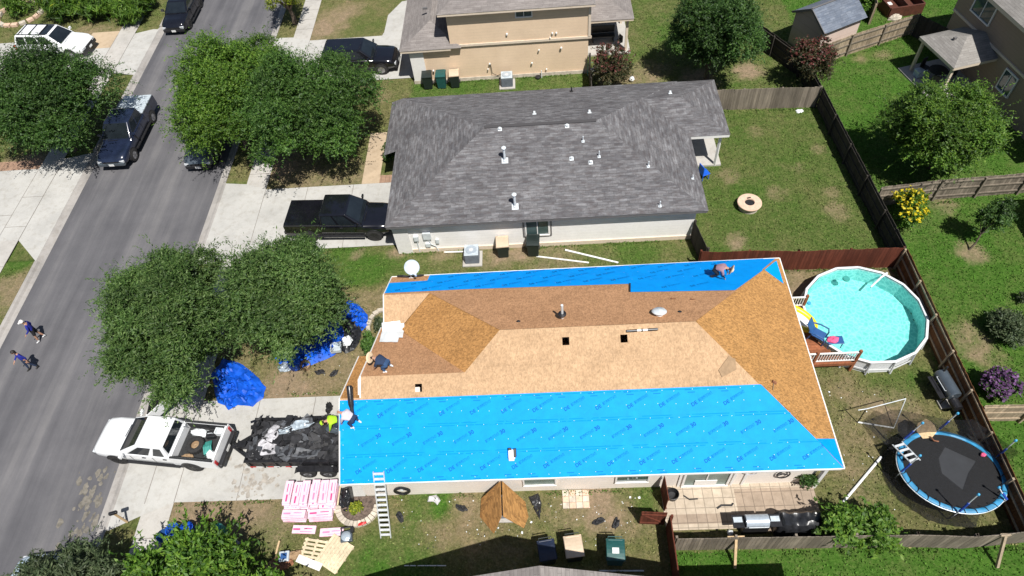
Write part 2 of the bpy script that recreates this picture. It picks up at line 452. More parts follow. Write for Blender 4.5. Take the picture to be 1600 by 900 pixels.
M = {}
M['ground'] = mat_ground(); M['blades'] = mat_blades(); M['asphalt'] = mat_asphalt()
M['concrete'] = mat_concrete('driveway_concrete', (0.42, 0.41, 0.385), 0.16)
M['gutter'] = mat_concrete('kerb_concrete', (0.33, 0.31, 0.29), 0.28)
M['walk'] = mat_concrete('sidewalk_concrete', (0.42, 0.40, 0.37), 0.2)
M['tan_walk'] = mat_concrete('tan_path', (0.44, 0.34, 0.235), 0.2)
M['joint'] = plain('joint_filler', (0.20, 0.18, 0.16), 0.95)
M['pavers'] = mat_pavers('patio_pavers', (0.34, 0.265, 0.20), 0.40, 0.60)
M['slab'] = mat_pavers('pale_pavers', (0.48, 0.40, 0.31), 0.40, 0.40)
M['brickpave'] = mat_pavers('brick_pavers', (0.35, 0.22, 0.15), 0.25, 0.12)
M['shingle_grey'] = mat_shingle('grey_shingles', (0.096, 0.094, 0.098), (0.170, 0.167, 0.170), (0.084, 0.074, 0.074), 0.85)
M['shingle_cap'] = mat_shingle('ridge_shingles', (0.21, 0.215, 0.225), (0.27, 0.275, 0.285), (0.16, 0.155, 0.16), 0.5)
M['shingle_tan'] = mat_shingle('taupe_shingles', (0.190, 0.170, 0.158), (0.235, 0.212, 0.198), (0.162, 0.142, 0.134), 0.4)
M['shingle_blue'] = mat_shingle('slate_blue_shingles', (0.105, 0.125, 0.160), (0.160, 0.180, 0.215), (0.085, 0.10, 0.13), 0.4)
M['shingle_pale'] = mat_shingle('pale_grey_shingles', (0.205, 0.192, 0.176), (0.25, 0.236, 0.218), (0.17, 0.158, 0.146), 0.3)
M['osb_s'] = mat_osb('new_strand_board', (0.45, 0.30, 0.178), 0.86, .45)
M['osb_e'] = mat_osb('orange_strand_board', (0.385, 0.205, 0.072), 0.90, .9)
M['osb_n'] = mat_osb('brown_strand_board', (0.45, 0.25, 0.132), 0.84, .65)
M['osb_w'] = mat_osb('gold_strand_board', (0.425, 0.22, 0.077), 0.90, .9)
M['underlay'] = plain('blue_underlayment', (0.0, 0.268, 0.76), 0.6, var=0.07, scale=2.5, bmp=0.05, spec=0.12)
M['ink'] = plain('dark_blue_print', (0.003, 0.095, 0.30), 0.7, var=0.05, spec=0.1)
M['lap_shade'] = plain('painted_lap_shade', (0.0, 0.225, 0.66), 0.7, var=0.05, spec=0.1); M['ink_soft'] = plain('mid_blue_print', (0.002, 0.165, 0.50), 0.7, var=0.05, spec=0.1)
M['wall_cream'] = mat_siding('cream_siding', (0.80, 0.73, 0.66), 0.21)
M['wall_white'] = mat_siding('white_siding', (0.82, 0.80, 0.77), 0.21)
M['wall_tan'] = mat_siding('tan_siding', (0.70, 0.53, 0.37), 0.21)
M['wall_taupe'] = mat_siding('taupe_siding', (0.30, 0.225, 0.165), 0.21)
M['wall_shed'] = mat_siding('pale_pink_siding', (0.62, 0.50, 0.43), 0.6)
M['shed_dark'] = mat_siding('shed_siding', (0.42, 0.35, 0.30), 0.6)
M['trim_white'] = plain('white_trim', (0.74, 0.72, 0.69), 0.5, var=0.05)
M['trim_tan'] = plain('tan_trim', (0.62, 0.52, 0.41), 0.6, var=0.06)
M['trim_grey'] = plain('grey_fascia', (0.13, 0.125, 0.125), 0.6, var=0.08)
M['soffit'] = plain('grey_soffit', (0.30, 0.30, 0.31), 0.8)
M['glass'] = mat_glass('window_glass', (0.05, 0.085, 0.085)); M['carglass'] = mat_glass('car_glass', (0.012, 0.016, 0.02), 0.03)
M['screen'] = mat_glass('window_screen', (0.12, 0.17, 0.15), 0.4)
M['galv'] = plain('galvanised_metal', (0.66, 0.70, 0.72), 0.4, 0.15, var=0.12)
M['pvc'] = plain('white_pvc', (0.74, 0.75, 0.74), 0.4, var=0.06)
M['black'] = plain('black_plastic', (0.016, 0.016, 0.018), 0.5, var=0.3)
M['blackmetal'] = plain('black_steel', (0.022, 0.022, 0.025), 0.4, 0.3, var=0.3)
M['rubber'] = plain('tyre_rubber', (0.022, 0.021, 0.021), 0.85, var=0.35, scale=12)
M['rim'] = plain('alloy_rim', (0.42, 0.42, 0.43), 0.3, 0.8, var=0.2)
M['darkrim'] = plain('black_rim', (0.03, 0.03, 0.03), 0.4, 0.4)
M['chrome'] = plain('chrome', (0.7, 0.7, 0.7), 0.15, 1.0, var=0.08)
M['red_lamp'] = plain('red_lamp_lens', (0.45, 0.015, 0.02), 0.2); M['head_lamp'] = plain('headlamp_lens', (0.62, 0.64, 0.66), 0.12, 0.2, var=0.1)
M['plate'] = plain('number_plate', (0.7, 0.7, 0.68), 0.5)
M['white_paint'] = plain('white_car_paint', (0.76, 0.77, 0.78), 0.3, var=0.03, coat=0.7, scale=2)
M['black_paint'] = plain('black_car_paint', (0.007, 0.007, 0.010), 0.12, var=0.2, coat=1.0, scale=2)
M['navy_paint'] = plain('navy_car_paint', (0.012, 0.018, 0.040), 0.25, var=0.2, coat=0.9, scale=2)
M['grey_paint'] = plain('slate_car_paint', (0.06, 0.075, 0.09), 0.3, var=0.15, coat=0.8, scale=2)
M['paleblue_paint'] = plain('pale_blue_car_paint', (0.42, 0.52, 0.60), 0.3, var=0.1, coat=0.8, scale=2)
M['bedliner'] = plain('bed_liner', (0.02, 0.021, 0.022), 0.8, var=0.3, scale=14)
M['fence_grey'] = mat_wood_fence('weathered_grey_boards', (0.20, 0.17, 0.135))
M['fence_dark'] = mat_wood_fence('dark_weathered_boards', (0.050, 0.044, 0.038), 0.2)
M['fence_red'] = mat_wood_fence('red_stained_boards', (0.115, 0.034, 0.020), 0.22)
M['fence_brown'] = mat_wood_fence('brown_stained_boards', (0.14, 0.065, 0.028), 0.16)
M['fence_tan'] = mat_wood_fence('sunbleached_boards', (0.34, 0.27, 0.19), 0.25)
M['timber'] = mat_wood_fence('new_timber', (0.55, 0.40, 0.235), 0.2)
M['pallet'] = mat_wood_fence('pallet_timber', (0.62, 0.52, 0.36), 0.18)
M['deckwood'] = mat_wood_fence('red_brown_decking', (0.26, 0.095, 0.045), 0.2)
M['bark'] = plain('tree_bark', (0.10, 0.075, 0.055), 0.95, var=0.4, scale=9, bmp=0.6)
M['leaf_oak'] = mat_leaf('oak_leaves', (0.013, 0.042, 0.006), (0.048, 0.112, 0.017), (0.125, 0.215, 0.044))
M['leaf_oak2'] = mat_leaf('bright_oak_leaves', (0.020, 0.056, 0.005), (0.070, 0.150, 0.015), (0.165, 0.255, 0.036))
M['leaf_olive'] = mat_leaf('olive_oak_leaves', (0.018, 0.046, 0.008), (0.062, 0.122, 0.026), (0.155, 0.225, 0.070))
M['leaf_lime'] = mat_leaf('lime_leaves', (0.020, 0.056, 0.007), (0.066, 0.150, 0.014), (0.18, 0.29, 0.034))
M['leaf_dark'] = mat_leaf('dark_green_leaves', (0.010, 0.032, 0.005), (0.034, 0.084, 0.014), (0.100, 0.175, 0.040))
M['leaf_myrtle'] = mat_leaf('red_tinged_leaves', (0.018, 0.028, 0.010), (0.048, 0.054, 0.020), (0.125, 0.085, 0.045))
M['leaf_redbloom'] = mat_leaf('dull_red_blooms', (0.06, 0.018, 0.016), (0.13, 0.035, 0.032), (0.23, 0.08, 0.07))
M['leaf_yellow'] = mat_leaf('yellow_flowers', (0.35, 0.27, 0.01), (0.58, 0.46, 0.015), (0.75, 0.62, 0.04))
M['leaf_purple'] = mat_leaf('purple_flowers', (0.07, 0.03, 0.085), (0.15, 0.068, 0.18), (0.30, 0.16, 0.35))
M['leaf_sage'] = mat_leaf('grey_green_leaves', (0.022, 0.040, 0.016), (0.058, 0.086, 0.036), (0.14, 0.17, 0.088))
M['leaf_ygreen'] = mat_leaf('yellow_green_leaves', (0.06, 0.09, 0.008), (0.17, 0.22, 0.018), (0.36, 0.37, 0.03))
M['tarp'] = plain('blue_tarp_plastic', (0.006, 0.085, 0.52), 0.5, var=0.25, scale=3, bmp=0.25, spec=0.2)
M['bag'] = plain('black_bag_plastic', (0.020, 0.021, 0.024), 0.3, var=0.4, scale=5, bmp=0.4)
M['felt'] = plain('torn_roof_felt', (0.020, 0.020, 0.023), 0.7, var=0.5, scale=4)
M['felt_grey'] = plain('grey_felt', (0.085, 0.09, 0.10), 0.6, var=0.4, scale=4)
M['sheet_white'] = plain('white_sheeting', (0.72, 0.75, 0.76), 0.45, var=0.10, scale=3)
M['sheet_clear'] = plain('milky_plastic', (0.36, 0.42, 0.47), 0.25, var=0.3, scale=5)
M['sack'] = plain('pale_grey_sack', (0.46, 0.45, 0.47), 0.6, var=0.2, scale=5)
M['pinkwrap'] = plain('pale_pink_wrapper', (0.72, 0.51, 0.585), 0.4, var=0.08, scale=5)
M['pinkprint'] = plain('crimson_print', (0.62, 0.05, 0.20), 0.45)
M['pinklight'] = plain('rose_print', (0.68, 0.22, 0.38), 0.45)
M['bin_green'] = plain('green_bin_plastic', (0.012, 0.075, 0.070), 0.5, var=0.15)
M['bin_dark'] = plain('black_green_bin_plastic', (0.012, 0.020, 0.018), 0.5, var=0.2)
M['bin_navy'] = plain('navy_bin_plastic', (0.012, 0.020, 0.045), 0.5, var=0.2)
M['bin_tan'] = plain('tan_lid_plastic', (0.54, 0.42, 0.30), 0.6, var=0.08)
M['ac'] = plain('grey_louvre_metal', (0.16, 0.18, 0.21), 0.5, 0.2); M['ac_top'] = plain('pale_metal_lid', (0.52, 0.58, 0.62), 0.4, 0.2)
M['aluminium'] = plain('ladder_aluminium', (0.60, 0.62, 0.63), 0.35, 0.2, var=0.1)
M['stone'] = plain('pale_edging_stone', (0.50, 0.44, 0.36), 0.9, var=0.2, scale=4, island=0.18)
M['pinkstone'] = plain('pink_cap_stone', (0.60, 0.42, 0.31), 0.85, var=0.12, island=0.1)
M['mulch'] = plain('brown_mulch', (0.13, 0.095, 0.075), 0.95, var=0.45, scale=9)
M['vinyl'] = plain('white_pool_vinyl', (0.66, 0.67, 0.68), 0.45, var=0.08); M['vinylgrey'] = plain('grey_pool_vinyl', (0.42, 0.43, 0.46), 0.5, var=0.08)
M['tramp_mat'] = plain('black_jump_mat', (0.022, 0.024, 0.028), 0.75, var=0.15, scale=2)
M['tramp_pad'] = plain('light_blue_pad', (0.03, 0.225, 0.42), 0.5, var=0.3, scale=2)
M['pole_blue'] = plain('blue_foam_sleeve', (0.02, 0.07, 0.40), 0.6); M['cyan_cap'] = plain('cyan_cap', (0.05, 0.32, 0.55), 0.5)
M['yellow'] = plain('yellow_vinyl', (0.78, 0.56, 0.01), 0.35, var=0.06); M['pinktowel'] = plain('pink_towel', (0.70, 0.10, 0.22), 0.85)
M['chair_blue'] = plain('blue_chair_plastic', (0.025, 0.085, 0.24), 0.45); M['royal'] = plain('royal_blue_plastic', (0.01, 0.10, 0.55), 0.45)
M['steel'] = plain('brushed_steel', (0.42, 0.48, 0.54), 0.3, 0.3, var=0.1)
M['skin'] = plain('skin', (0.42, 0.23, 0.15), 0.6, var=0.06); M['hair'] = plain('dark_hair', (0.015, 0.011, 0.009), 0.6)
M['shirt_blue'] = plain('royal_blue_cloth', (0.010, 0.018, 0.24), 0.85, var=0.15); M['cloth_black'] = plain('black_cloth', (0.012, 0.012, 0.016), 0.9)
M['cloth_navy'] = plain('navy_cloth', (0.016, 0.032, 0.075), 0.9); M['denim'] = plain('blue_denim', (0.025, 0.065, 0.15), 0.9)
M['shirt_grey'] = plain('pale_grey_cloth', (0.50, 0.46, 0.50), 0.9); M['shirt_lime'] = plain('lime_cloth', (0.36, 0.62, 0.02), 0.8)
M['shirt_mauve'] = plain('dusty_mauve_cloth', (0.30, 0.18, 0.22), 0.9); M['shoe_white'] = plain('white_shoe', (0.68, 0.68, 0.68), 0.6); M['shoe_dark'] = plain('dark_shoe', (0.03, 0.028, 0.026), 0.7)
M['khaki'] = plain('khaki_cloth', (0.30, 0.23, 0.15), 0.9); M['straw'] = plain('straw', (0.70, 0.54, 0.36), 0.8, var=0.1, scale=20); M['cap_white'] = plain('white_cap', (0.70, 0.68, 0.66), 0.8)
M['redtape'] = plain('red_tape', (0.55, 0.03, 0.03), 0.35); M['whitetape'] = plain('white_tape', (0.75, 0.75, 0.75), 0.35)
M['teal'] = plain('teal_plastic', (0.05, 0.30, 0.26), 0.4); M['rust'] = plain('rusty_brown', (0.24, 0.10, 0.05), 0.85, var=0.3)
M['cardboard'] = plain('cardboard', (0.30, 0.20, 0.115), 0.9); M['net'] = mat_sheet('black_netting', (0.012, 0.012, 0.014), 0.50)
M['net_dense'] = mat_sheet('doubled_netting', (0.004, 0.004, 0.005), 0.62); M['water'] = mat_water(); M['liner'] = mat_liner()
M['hot_tub'] = plain('red_brown_timber', (0.085, 0.026, 0.014), 0.7, var=0.25, scale=5)
M['grease'] = plain('brown_oil_stain', (0.34, 0.31, 0.27), 0.9, var=0.3, scale=4)
M['sandstain'] = plain('sandy_grit', (0.165, 0.15, 0.125), 0.95, var=0.3, scale=5)
# ------------------------------------------------------------------ the ground
RX0, RX1 = -28.8, -20.02          # asphalt edges
def yard(x, y):
    """dryness, lushness, bare dirt of the grass at a place"""
    n = fbm(x, y, 0.35, 3)
    if x < -29: d, l, b = 0.42, 0.25, 0.12
    elif x > 17.7 and y > 7: d, l, b = 0.07, .92, 0.0
    elif y < 7.95 and x > 4.4: d, l, b = 0.0, 1.0, 0.0
    elif y < 22.0 and x > 10.5: d, l, b = 0.62, 0.15, 0.10     # pool yard
    elif x < -8.7 and y < 10.5: d, l, b = 0.52, 0.2, 0.10
    elif y < 10.6: d, l, b = 0.72, 0.25, 0.14                   # south side strip
    elif x < -8.6 and y < 22.0: d, l, b = 0.72, 0.1, 0.22       # front yard
    elif x < -8.6 and y < 24.7: d, l, b = 0.35, 0.3, 0.08
    elif y < 24.5 and x < 7.6: d, l, b = 0.36, 0.35, 0.13
    elif x > 7 and y < 34.4: d, l, b = 0.21, 0.42, 0.04        # grey house back yard
    elif x < -8.6: d, l, b = 0.55, 0.2, 0.12
    elif y > 34 and x < 3.5: d, l, b = 0.18, 0.55, 0.05
    elif y > 34: d, l, b = 0.30, 0.45, 0.10
    else: d, l, b = 0.3, 0.4, 0.05
    d += n * 0.35; l -= n * 0.15; b += fbm(x + 40, y, 0.6, 3) * 0.10
    return d, l, b
# bare and greener places seen in the photograph: px, py, radius m, dryness, dirt, lush
SPOTS = [(1330, 380, 0, 0, 0, 0),
         (1215, 300, .9, .35, .25, 0), (1150, 375, .9, .35, .5, 0), (1150, 385, .6, .2, .4, 0), (1310, 330, 1.0, .4, .5, 0), (1300, 300, .7, .3, .3, 0),
         (1140, 275, 1.0, .3, .35, 0), (1180, 205, .8, .3, .25, 0), (1280, 232, .6, .3, .3, 0), (1245, 260, .6, .3, .25, 0),
         (1170, 110, 1.5, .4, .9, 0), (1090, 125, 1.1, .3, .7, 0), (1010, 120, 1.6, .4, .4, 0), (960, 125, 1.2, .4, .35, 0),
         (1520, 395, .8, .4, .75, 0), (1515, 530, 1.0, .4, .4, 0), (1540, 555, .9, .35, .3, 0), (1390, 365, 0.0, 0, 0, 0),
         (1475, 318, .8, .2, .5, 0), (1350, 640, 1.3, .25, .35, 0), (1400, 640, 1.0, .2, .6, 0), (1330, 700, 1.3, .2, .2, 0), (1440, 590, .8, -.4, -.2, .3),
         (1320, 650, .9, -.35, -.2, .1), (1390, 610, 1.2, -.4, -.2, .2), (1265, 440, 1.4, .2, .4, 0), (1250, 460, 1.0, .2, .4, 0), (1400, 435, .8, .1, .5, 0),
         (700, 820, 1.4, .2, .25, 0), (650, 830, 1.2, .15, .25, 0), (900, 800, 1.2, .2, .35, 0), (940, 790, 1.1, .15, .4, 0), (925, 775, .7, .2, .6, 0), (970, 800, 1.0, .1, .35, 0),
         (730, 780, .8, .2, .4, 0), (665, 782, 1.0, -.6, -.3, .5), (700, 782, .8, -.6, -.3, .5), (1000, 775, 0.8, -.5, -.3, .4), (960, 775, .6, -.5, -.3, .3),
         (640, 890, 2.0, -.6, -.4, .5), (560, 885, 1.0, -.5, -.4, .4), (900, 830, 1.6, -.25, -.1, .2), (780, 830, 1.5, .1, .1, 0),
         (350, 800, 1.6, .3, .55, 0), (420, 800, 1.5, .25, .4, 0), (300, 800, 1.2, .25, .5, 0), (230, 800, .9, .2, .5, 0), (420, 840, 1.0, -.2, 0, .1),
         (450, 620, 1.5, .2, .4, 0), (500, 590, 1.6, .2, .15, 0), (440, 605, 1.0, .2, .6, 0), (530, 570, 1.0, .2, .2, 0), (590, 450, 1.2, .25, .1, 0),
         (545, 400, 1.6, -.4, -.2, .3), (600, 420, 1.2, -.3, -.2, .2), (570, 430, 1.0, -.4, -.2, .3), (560, 395, .5, .2, .6, 0), (620, 395, .5, .2, .7, 0), (870, 405, 1.2, .25, .3, 0), (1000, 395, 1.2, -.3, -.2, .2),
         (460, 270, 1.8, .25, .5, 0), (530, 275, 1.5, .15, .35, 0), (430, 250, 1.5, .3, .6, 0), (690, 395, .6, .2, .5, 0), (790, 400, .7, .2, .8, 0), (815, 395, .6, .2, .8, 0), (760, 402, .8, .15, .3, 0),
         (520, 35, 1.4, .35, .6, 0), (500, 50, 1.2, .3, .6, 0), (545, 15, 1.2, .3, .5, 0), (570, 40, 1.4, -.2, -.2, .1), (560, 135, 1.0, .2, .4, 0), (590, 150, .9, .1, .2, 0),
         (1050, 60, 2.0, -.1, 0, .2), (960, 60, 1.5, .1, .1, 0), (1280, 100, 1.0, .2, .1, 0), (1380, 85, .6, .3, .3, 0), (1345, 92, .5, .3, .3, 0),
         (20, 455, 1.3, .4, .5, 0), (30, 400, 1.3, -.5, -.3, .5), (180, 55, 1.4, .4, .5, 0), (140, 50, 1.2, .4, .5, 0), (25, 265, 1.4, .2, .9, 0), (50, 255, 1.0, .2, .9, 0),
         (1270, 790, 0, 0, 0, 0), (1340, 760, 1.0, .1, .15, 0), (1370, 780, 1.0, -.2, 0, .1), (1240, 720, 0, 0, 0, 0)]
SP = [(at(a, b).x, at(a, b).y, r * (.62 if 1100 < a < 1330 and b < 400 else 1), d, t, l) for a, b, r, d, t, l in SPOTS if r > 0]

def build_ground():
    xs = [-900, -400, -150, -80, -60] + [x * 0.3 for x in range(-165, 134)] + [50, 70, 120, 300, 900]
    ys = [-900, -300, -80, -20, 0] + [5.4 + 0.3 * i for i in range(0, 168)] + [62, 75, 110, 200, 500, 1500]
    xs = sorted(xs); ys = sorted(ys); nx, ny = len(xs), len(ys)
    v = []; col = np.zeros((nx * ny, 4), dtype=np.float32); col[:, 3] = 1
    k = 0
    for y in ys:
        for x in xs:
            z = -0.35 if -29.25 < x < -19.75 else 0.0
            if any(a + .1 < y < b - .1 for a, b in ((9.35, 16.85), (24.05, 30.5), (39.4, 45.9))) and -20 < x < -17.9: z = -0.12 if x > -19.7 else -0.35
            if any(a + .1 < y < b - .1 for a, b in ((24.95, 34.1), (42.4, 48.4))) and -31.2 < x < -29: z = -0.12 if x < -29.3 else -0.35
            if z == 0.0 and -50 < x < 42 and 5 < y < 56:
                z = 0.02 * fbm(x, y, 0.8, 2) - 0.012
                d, l, b = yard(x, y)
                for (sx, sy, r, sd, st, sl_) in SP:
                    dx = x - sx; dy = y - sy
                    q = (dx * dx + dy * dy) / (r * r)
                    if q < 2.2:
                        w = max(0.0, 1 - q * 0.62 + 0.55 * nz(x * 1.7, y * 1.7, r))
                        w = min(1.0, w)
                        d += sd * w; b += st * w; l += sl_ * w
                col[k, :3] = (min(max(d, 0), 1), min(max(l, 0), 1), min(max(b, 0), 1))
            else:
                col[k, :3] = (0.35, 0.3, 0.05)
            v.append((x, y, z)); k += 1
    f = [(j * nx + i, j * nx + i + 1, (j + 1) * nx + i + 1, (j + 1) * nx + i) for j in range(ny - 1) for i in range(nx - 1)]
    me = bpy.data.meshes.new('lawn'); me.from_pydata(v, [], f); me.materials.append(M['ground'])
    a = me.color_attributes.new('dry', 'FLOAT_COLOR', 'POINT'); a.data.foreach_set('color', col.ravel())
    global GRID; GRID = (np.array(xs), np.array(ys), col.reshape(ny, nx, 4))
    o = bpy.data.objects.new('lawn', me); COL.objects.link(o); tag(o, kind='structure')
build_ground()

def struct(name, mb, mat, **kw):
    return tag(mb.build(name, mat, **kw), kind='structure')

RZ = -0.12
mb = MB(); mb.face([(RX0, -300, RZ), (RX1, -300, RZ), (RX1, 400, RZ), (RX0, 400, RZ)]); struct('road', mb, M['asphalt'])
def kerb(xe, sgn, y0, y1, dropped):
    """gutter and rolled kerb running along the road; sgn = +1 on the east side"""
    top = -0.055 if dropped else 0.035
    sec = [(0, RZ - 0.2), (0, RZ + 0.006), (0.27, RZ + 0.012), (0.36, top - 0.02), (0.42, top), (0.53, top), (0.53, RZ - 0.2)]
    m = MB(); n = len(sec)
    V = [(xe + sgn * a, y, z) for y in (y0, y1) for a, z in sec]
    m.add(V, [(i, (i + 1) % n, n + (i + 1) % n, n + i) for i in range(n)] + [tuple(range(n)), tuple(range(2 * n - 1, n - 1, -1))])
    return m
DRV_E = [(9.3, 16.9), (24.0, 30.6), (39.3, 46.0)]
DRV_W = [(24.9, 34.2), (42.3, 48.5)]
for xe, sgn, drv in ((RX1, 1, DRV_E), (RX0, -1, DRV_W)):
    y = -20.0
    for a, b in drv + [(90.0, 90.0)]:
        struct('kerb', kerb(xe, sgn, y, a, False), M['gutter'])
        if b > a: struct('kerb', kerb(xe, sgn, a, b, True), M['gutter'])
        y = b
def sheet(name, poly, z, mat, zs=None):
    m = MB(); m.face([(p[0], p[1], zs[i] if zs else z) for i, p in enumerate(poly)]); return struct(name, m, mat)
# pavements
sheet('sidewalk', [(-18.12, -20), (-16.80, -20), (-16.80, 90), (-18.12, 90)], 0.022, M['walk'])
sheet('sidewalk', [(-32.40, -20), (-31.05, -20), (-31.05, 90), (-32.40, 90)], 0.022, M['walk'])
# driveways, east side: slab and flared apron
for (y0, y1, xe, ya, yb) in ((10.52, 15.45, -8.3, 9.35, 16.85), (24.75, 29.70, -8.2, 24.05, 30.5), (39.85, 45.15, -8.6, 39.4, 45.9)):
    sheet('driveway', [(-16.80, y0), (xe, y0), (xe, y1), (-16.80, y1)], 0.026, M['concrete'])
    sheet('driveway_apron', [(-19.50, ya), (-18.12, y0 - 0.55), (-18.12, y1 + 0.55), (-19.50, yb)], 0, M['concrete'], [-0.052, 0.018, 0.018, -0.052])
    sheet('sidewalk_crossing', [(-18.12, y0 - 0.55), (-16.80, y0), (-16.80, y1), (-18.12, y1 + 0.55)], 0.026, M['concrete'])
sheet('walkway', [(-16.80, 44.2), (-11.6, 44.2), (-11.25, 45.6), (-11.2, 47.8), (-10.3, 49.6), (-8.9, 49.9), (-8.9, 44.2)], 0.030, M['concrete'])
sheet('walkway', [(-10.92, 29.70), (-9.85, 29.70), (-9.85, 34.3), (-10.92, 34.3)], 0.030, M['tan_walk'])
sheet('brick_strip', [(-9.85, 29.70), (-8.4, 29.70), (-8.4, 30.35), (-9.85, 30.35)], 0.034, M['brickpave'])
# west side
sheet('driveway', [(-60, 24.6), (-32.40, 24.6), (-32.40, 32.75), (-60, 32.75)], 0.026, M['concrete'])
sheet('driveway_apron', [(-29.33, 24.95), (-31.05, 26.6), (-31.05, 33.6), (-29.33, 34.1)], 0, M['concrete'], [-0.052, 0.018, 0.018, -0.052])
sheet('sidewalk_crossing', [(-31.05, 26.6), (-32.40, 26.6), (-32.40, 33.0), (-31.05, 33.0)], 0.026, M['concrete'])
sheet('brick_border', [(-40, 32.75), (-32.40, 32.75), (-32.40, 33.6), (-40, 33.6)], 0.030, M['brickpave'])
sheet('driveway', [(-60, 42.9), (-32.40, 42.9), (-32.40, 47.6), (-60, 47.6)], 0.026, M['concrete'])
sheet('driveway_apron', [(-29.33, 42.4), (-31.05, 42.7), (-31.05, 47.7), (-29.33, 48.4)], 0, M['concrete'], [-0.052, 0.018, 0.018, -0.052])
sheet('brick_border', [(-34.6, 46.0), (-32.40, 46.0), (-32.40, 48.2), (-34.6, 48.2)], 0.031, M['tan_walk'])
# control joints in the concrete
jm = MB()
def joint(a, b, z=0.031, w=0.028): jm.beam((a[0], a[1], z), (b[0], b[1], z), w, 0.004)
for x in (-18.12, -16.80, -14.0, -11.3): joint((x, 10.5), (x, 15.45))
joint((-18.1, 13.0), (-8.7, 13.0)) if False else None
for x in (-16.80, -14.2, -11.4): joint((x, 24.8), (x, 29.7), 0.031)
for x in (-18.12, -16.80, -13.6): joint((x, 39.9), (x, 45.1))
for x in (-31.05, -32.40): joint((x, 24.7), (x, 33.2)); joint((x, 42.9), (x, 47.6))
joint((-60, 28.7), (-32.4, 28.7)); joint((-32.4, 27.7), (-31.05, 27.7)); joint((-32.4, 30.2), (-31.05, 30.2))
for i in range(0, 70):
    y = -4 + i * 1.3
    if not any(a <= y <= b for a, b in DRV_E): joint((-18.12, y), (-16.80, y), 0.027)
    if not any(a <= y <= b for a, b in DRV_W): joint((-32.40, y), (-31.05, y), 0.027)
struct('concrete_joints', jm, M['joint'])
# stains and grit with a shape of their own
def blob(cx, cy, rx, ry, z, mat, name, seed, k=22):
    m = MB(); r = random.Random(seed)
    P = []
    for i in range(k):
        t = 2 * math.pi * i / k; q = 0.65 + 0.5 * r.random()
        P.append((cx + rx * q * math.cos(t), cy + ry * q * math.sin(t), z))
    m.face(P); return struct(name, m, mat)
sm = MB(); rr = random.Random(5)
for i in range(70):
    x = rr.gauss(-20.7, 0.45); y = rr.uniform(8.4, 12.2)
    if x > -20.05: continue
    s = rr.uniform(0.03, 0.15); pts = []
    for k in range(8):
        q = 2 * math.pi * k / 8; pts.append((x + s * math.cos(q) * rr.uniform(.5, 1.2), y + 1.7 * s * math.sin(q) * rr.uniform(.5, 1.2), RZ + 0.003 + i * .0002))
    sm.face(pts)
struct('road_grit', sm, M['sandstain'])
sm = MB()
for i in range(60):
    c = at(rr.gauss(395, 18), rr.gauss(757, 16)); s = rr.uniform(0.03, 0.17); pts = []
    if not (-16.7 < c.x < -8.9 and 10.6 < c.y < 15.4): continue
    for k in range(9):
        q = 2 * math.pi * k / 9; pts.append((c.x + s * math.cos(q) * rr.uniform(.5, 1.2), c.y + s * math.sin(q) * rr.uniform(.5, 1.2), 0.032 + i * .0002))
    sm.face(pts)
struct('driveway_stains', sm, M['grease'])
# paving south of the house being roofed
sheet('patio', [(4.30, 8.72), (7.30, 8.72), (7.30, 10.6), (4.30, 10.6)], 0.030, M['slab'])
sheet('patio', [(7.30, 8.55), (10.55, 8.55), (10.55, 10.35), (7.30, 10.35)], 0.031, M['pavers'])
sheet('patio', [(4.45, 8.95), (7.30, 8.95), (7.30, 9.35), (4.45, 9.35)], 0.035, M['pavers'])
sheet('patio', [(7.30, 10.35), (10.6, 10.35), (10.6, 10.75), (7.30, 10.75)], 0.033, M['slab'])
# ------------------------------------------------------------------ roofs
class Plane:
    """z = a*x + b*y + c"""
    def __init__(s, a, b, c): s.a, s.b, s.c = a, b, c
    def z(s, x, y): return s.a * x + s.b * y + s.c
    def p(s, x, y, off=0.0):
        n = s.n(); return Vector((x, y, s.z(x, y))) + n * off
    def n(s): return Vector((-s.a, -s.b, 1)).normalized()
    def uv(s, x, y):
        g = math.hypot(s.a, s.b); k = math.sqrt(1 + g * g)
        if g < 1e-6: return (x, y)
        ux, uy = -s.b / g, s.a / g           # along the eave
        vx, vy = s.a / g, s.b / g            # up the slope
        return (x * ux + y * uy + 50, (x * vx + y * vy) * k + 50)
    def hit(s, px, py):
        d = ray(px, py); t = (s.c - CAM_H) / (d.z - s.a * d.x - s.b * d.y); return Vector((d.x * t, d.y * t, CAM_H + d.z * t))

def roof_face(mb, pl, poly, mi=0, off=0.0, holes=None):
    if not holes:
        P = [pl.p(x, y, off) for x, y in poly]
        n = (P[1] - P[0]).cross(P[2] - P[0])
        mb.face(P, mi, [pl.uv(x, y) for x, y in poly]); return
    loops = [poly] + holes
    flat = [q for l in loops for q in l]
    for t in tessellate_polygon([[Vector((x, y, 0)) for x, y in l] for l in loops]):
        mb.face([pl.p(*flat[i], off) for i in t], mi, [pl.uv(*flat[i]) for i in t])

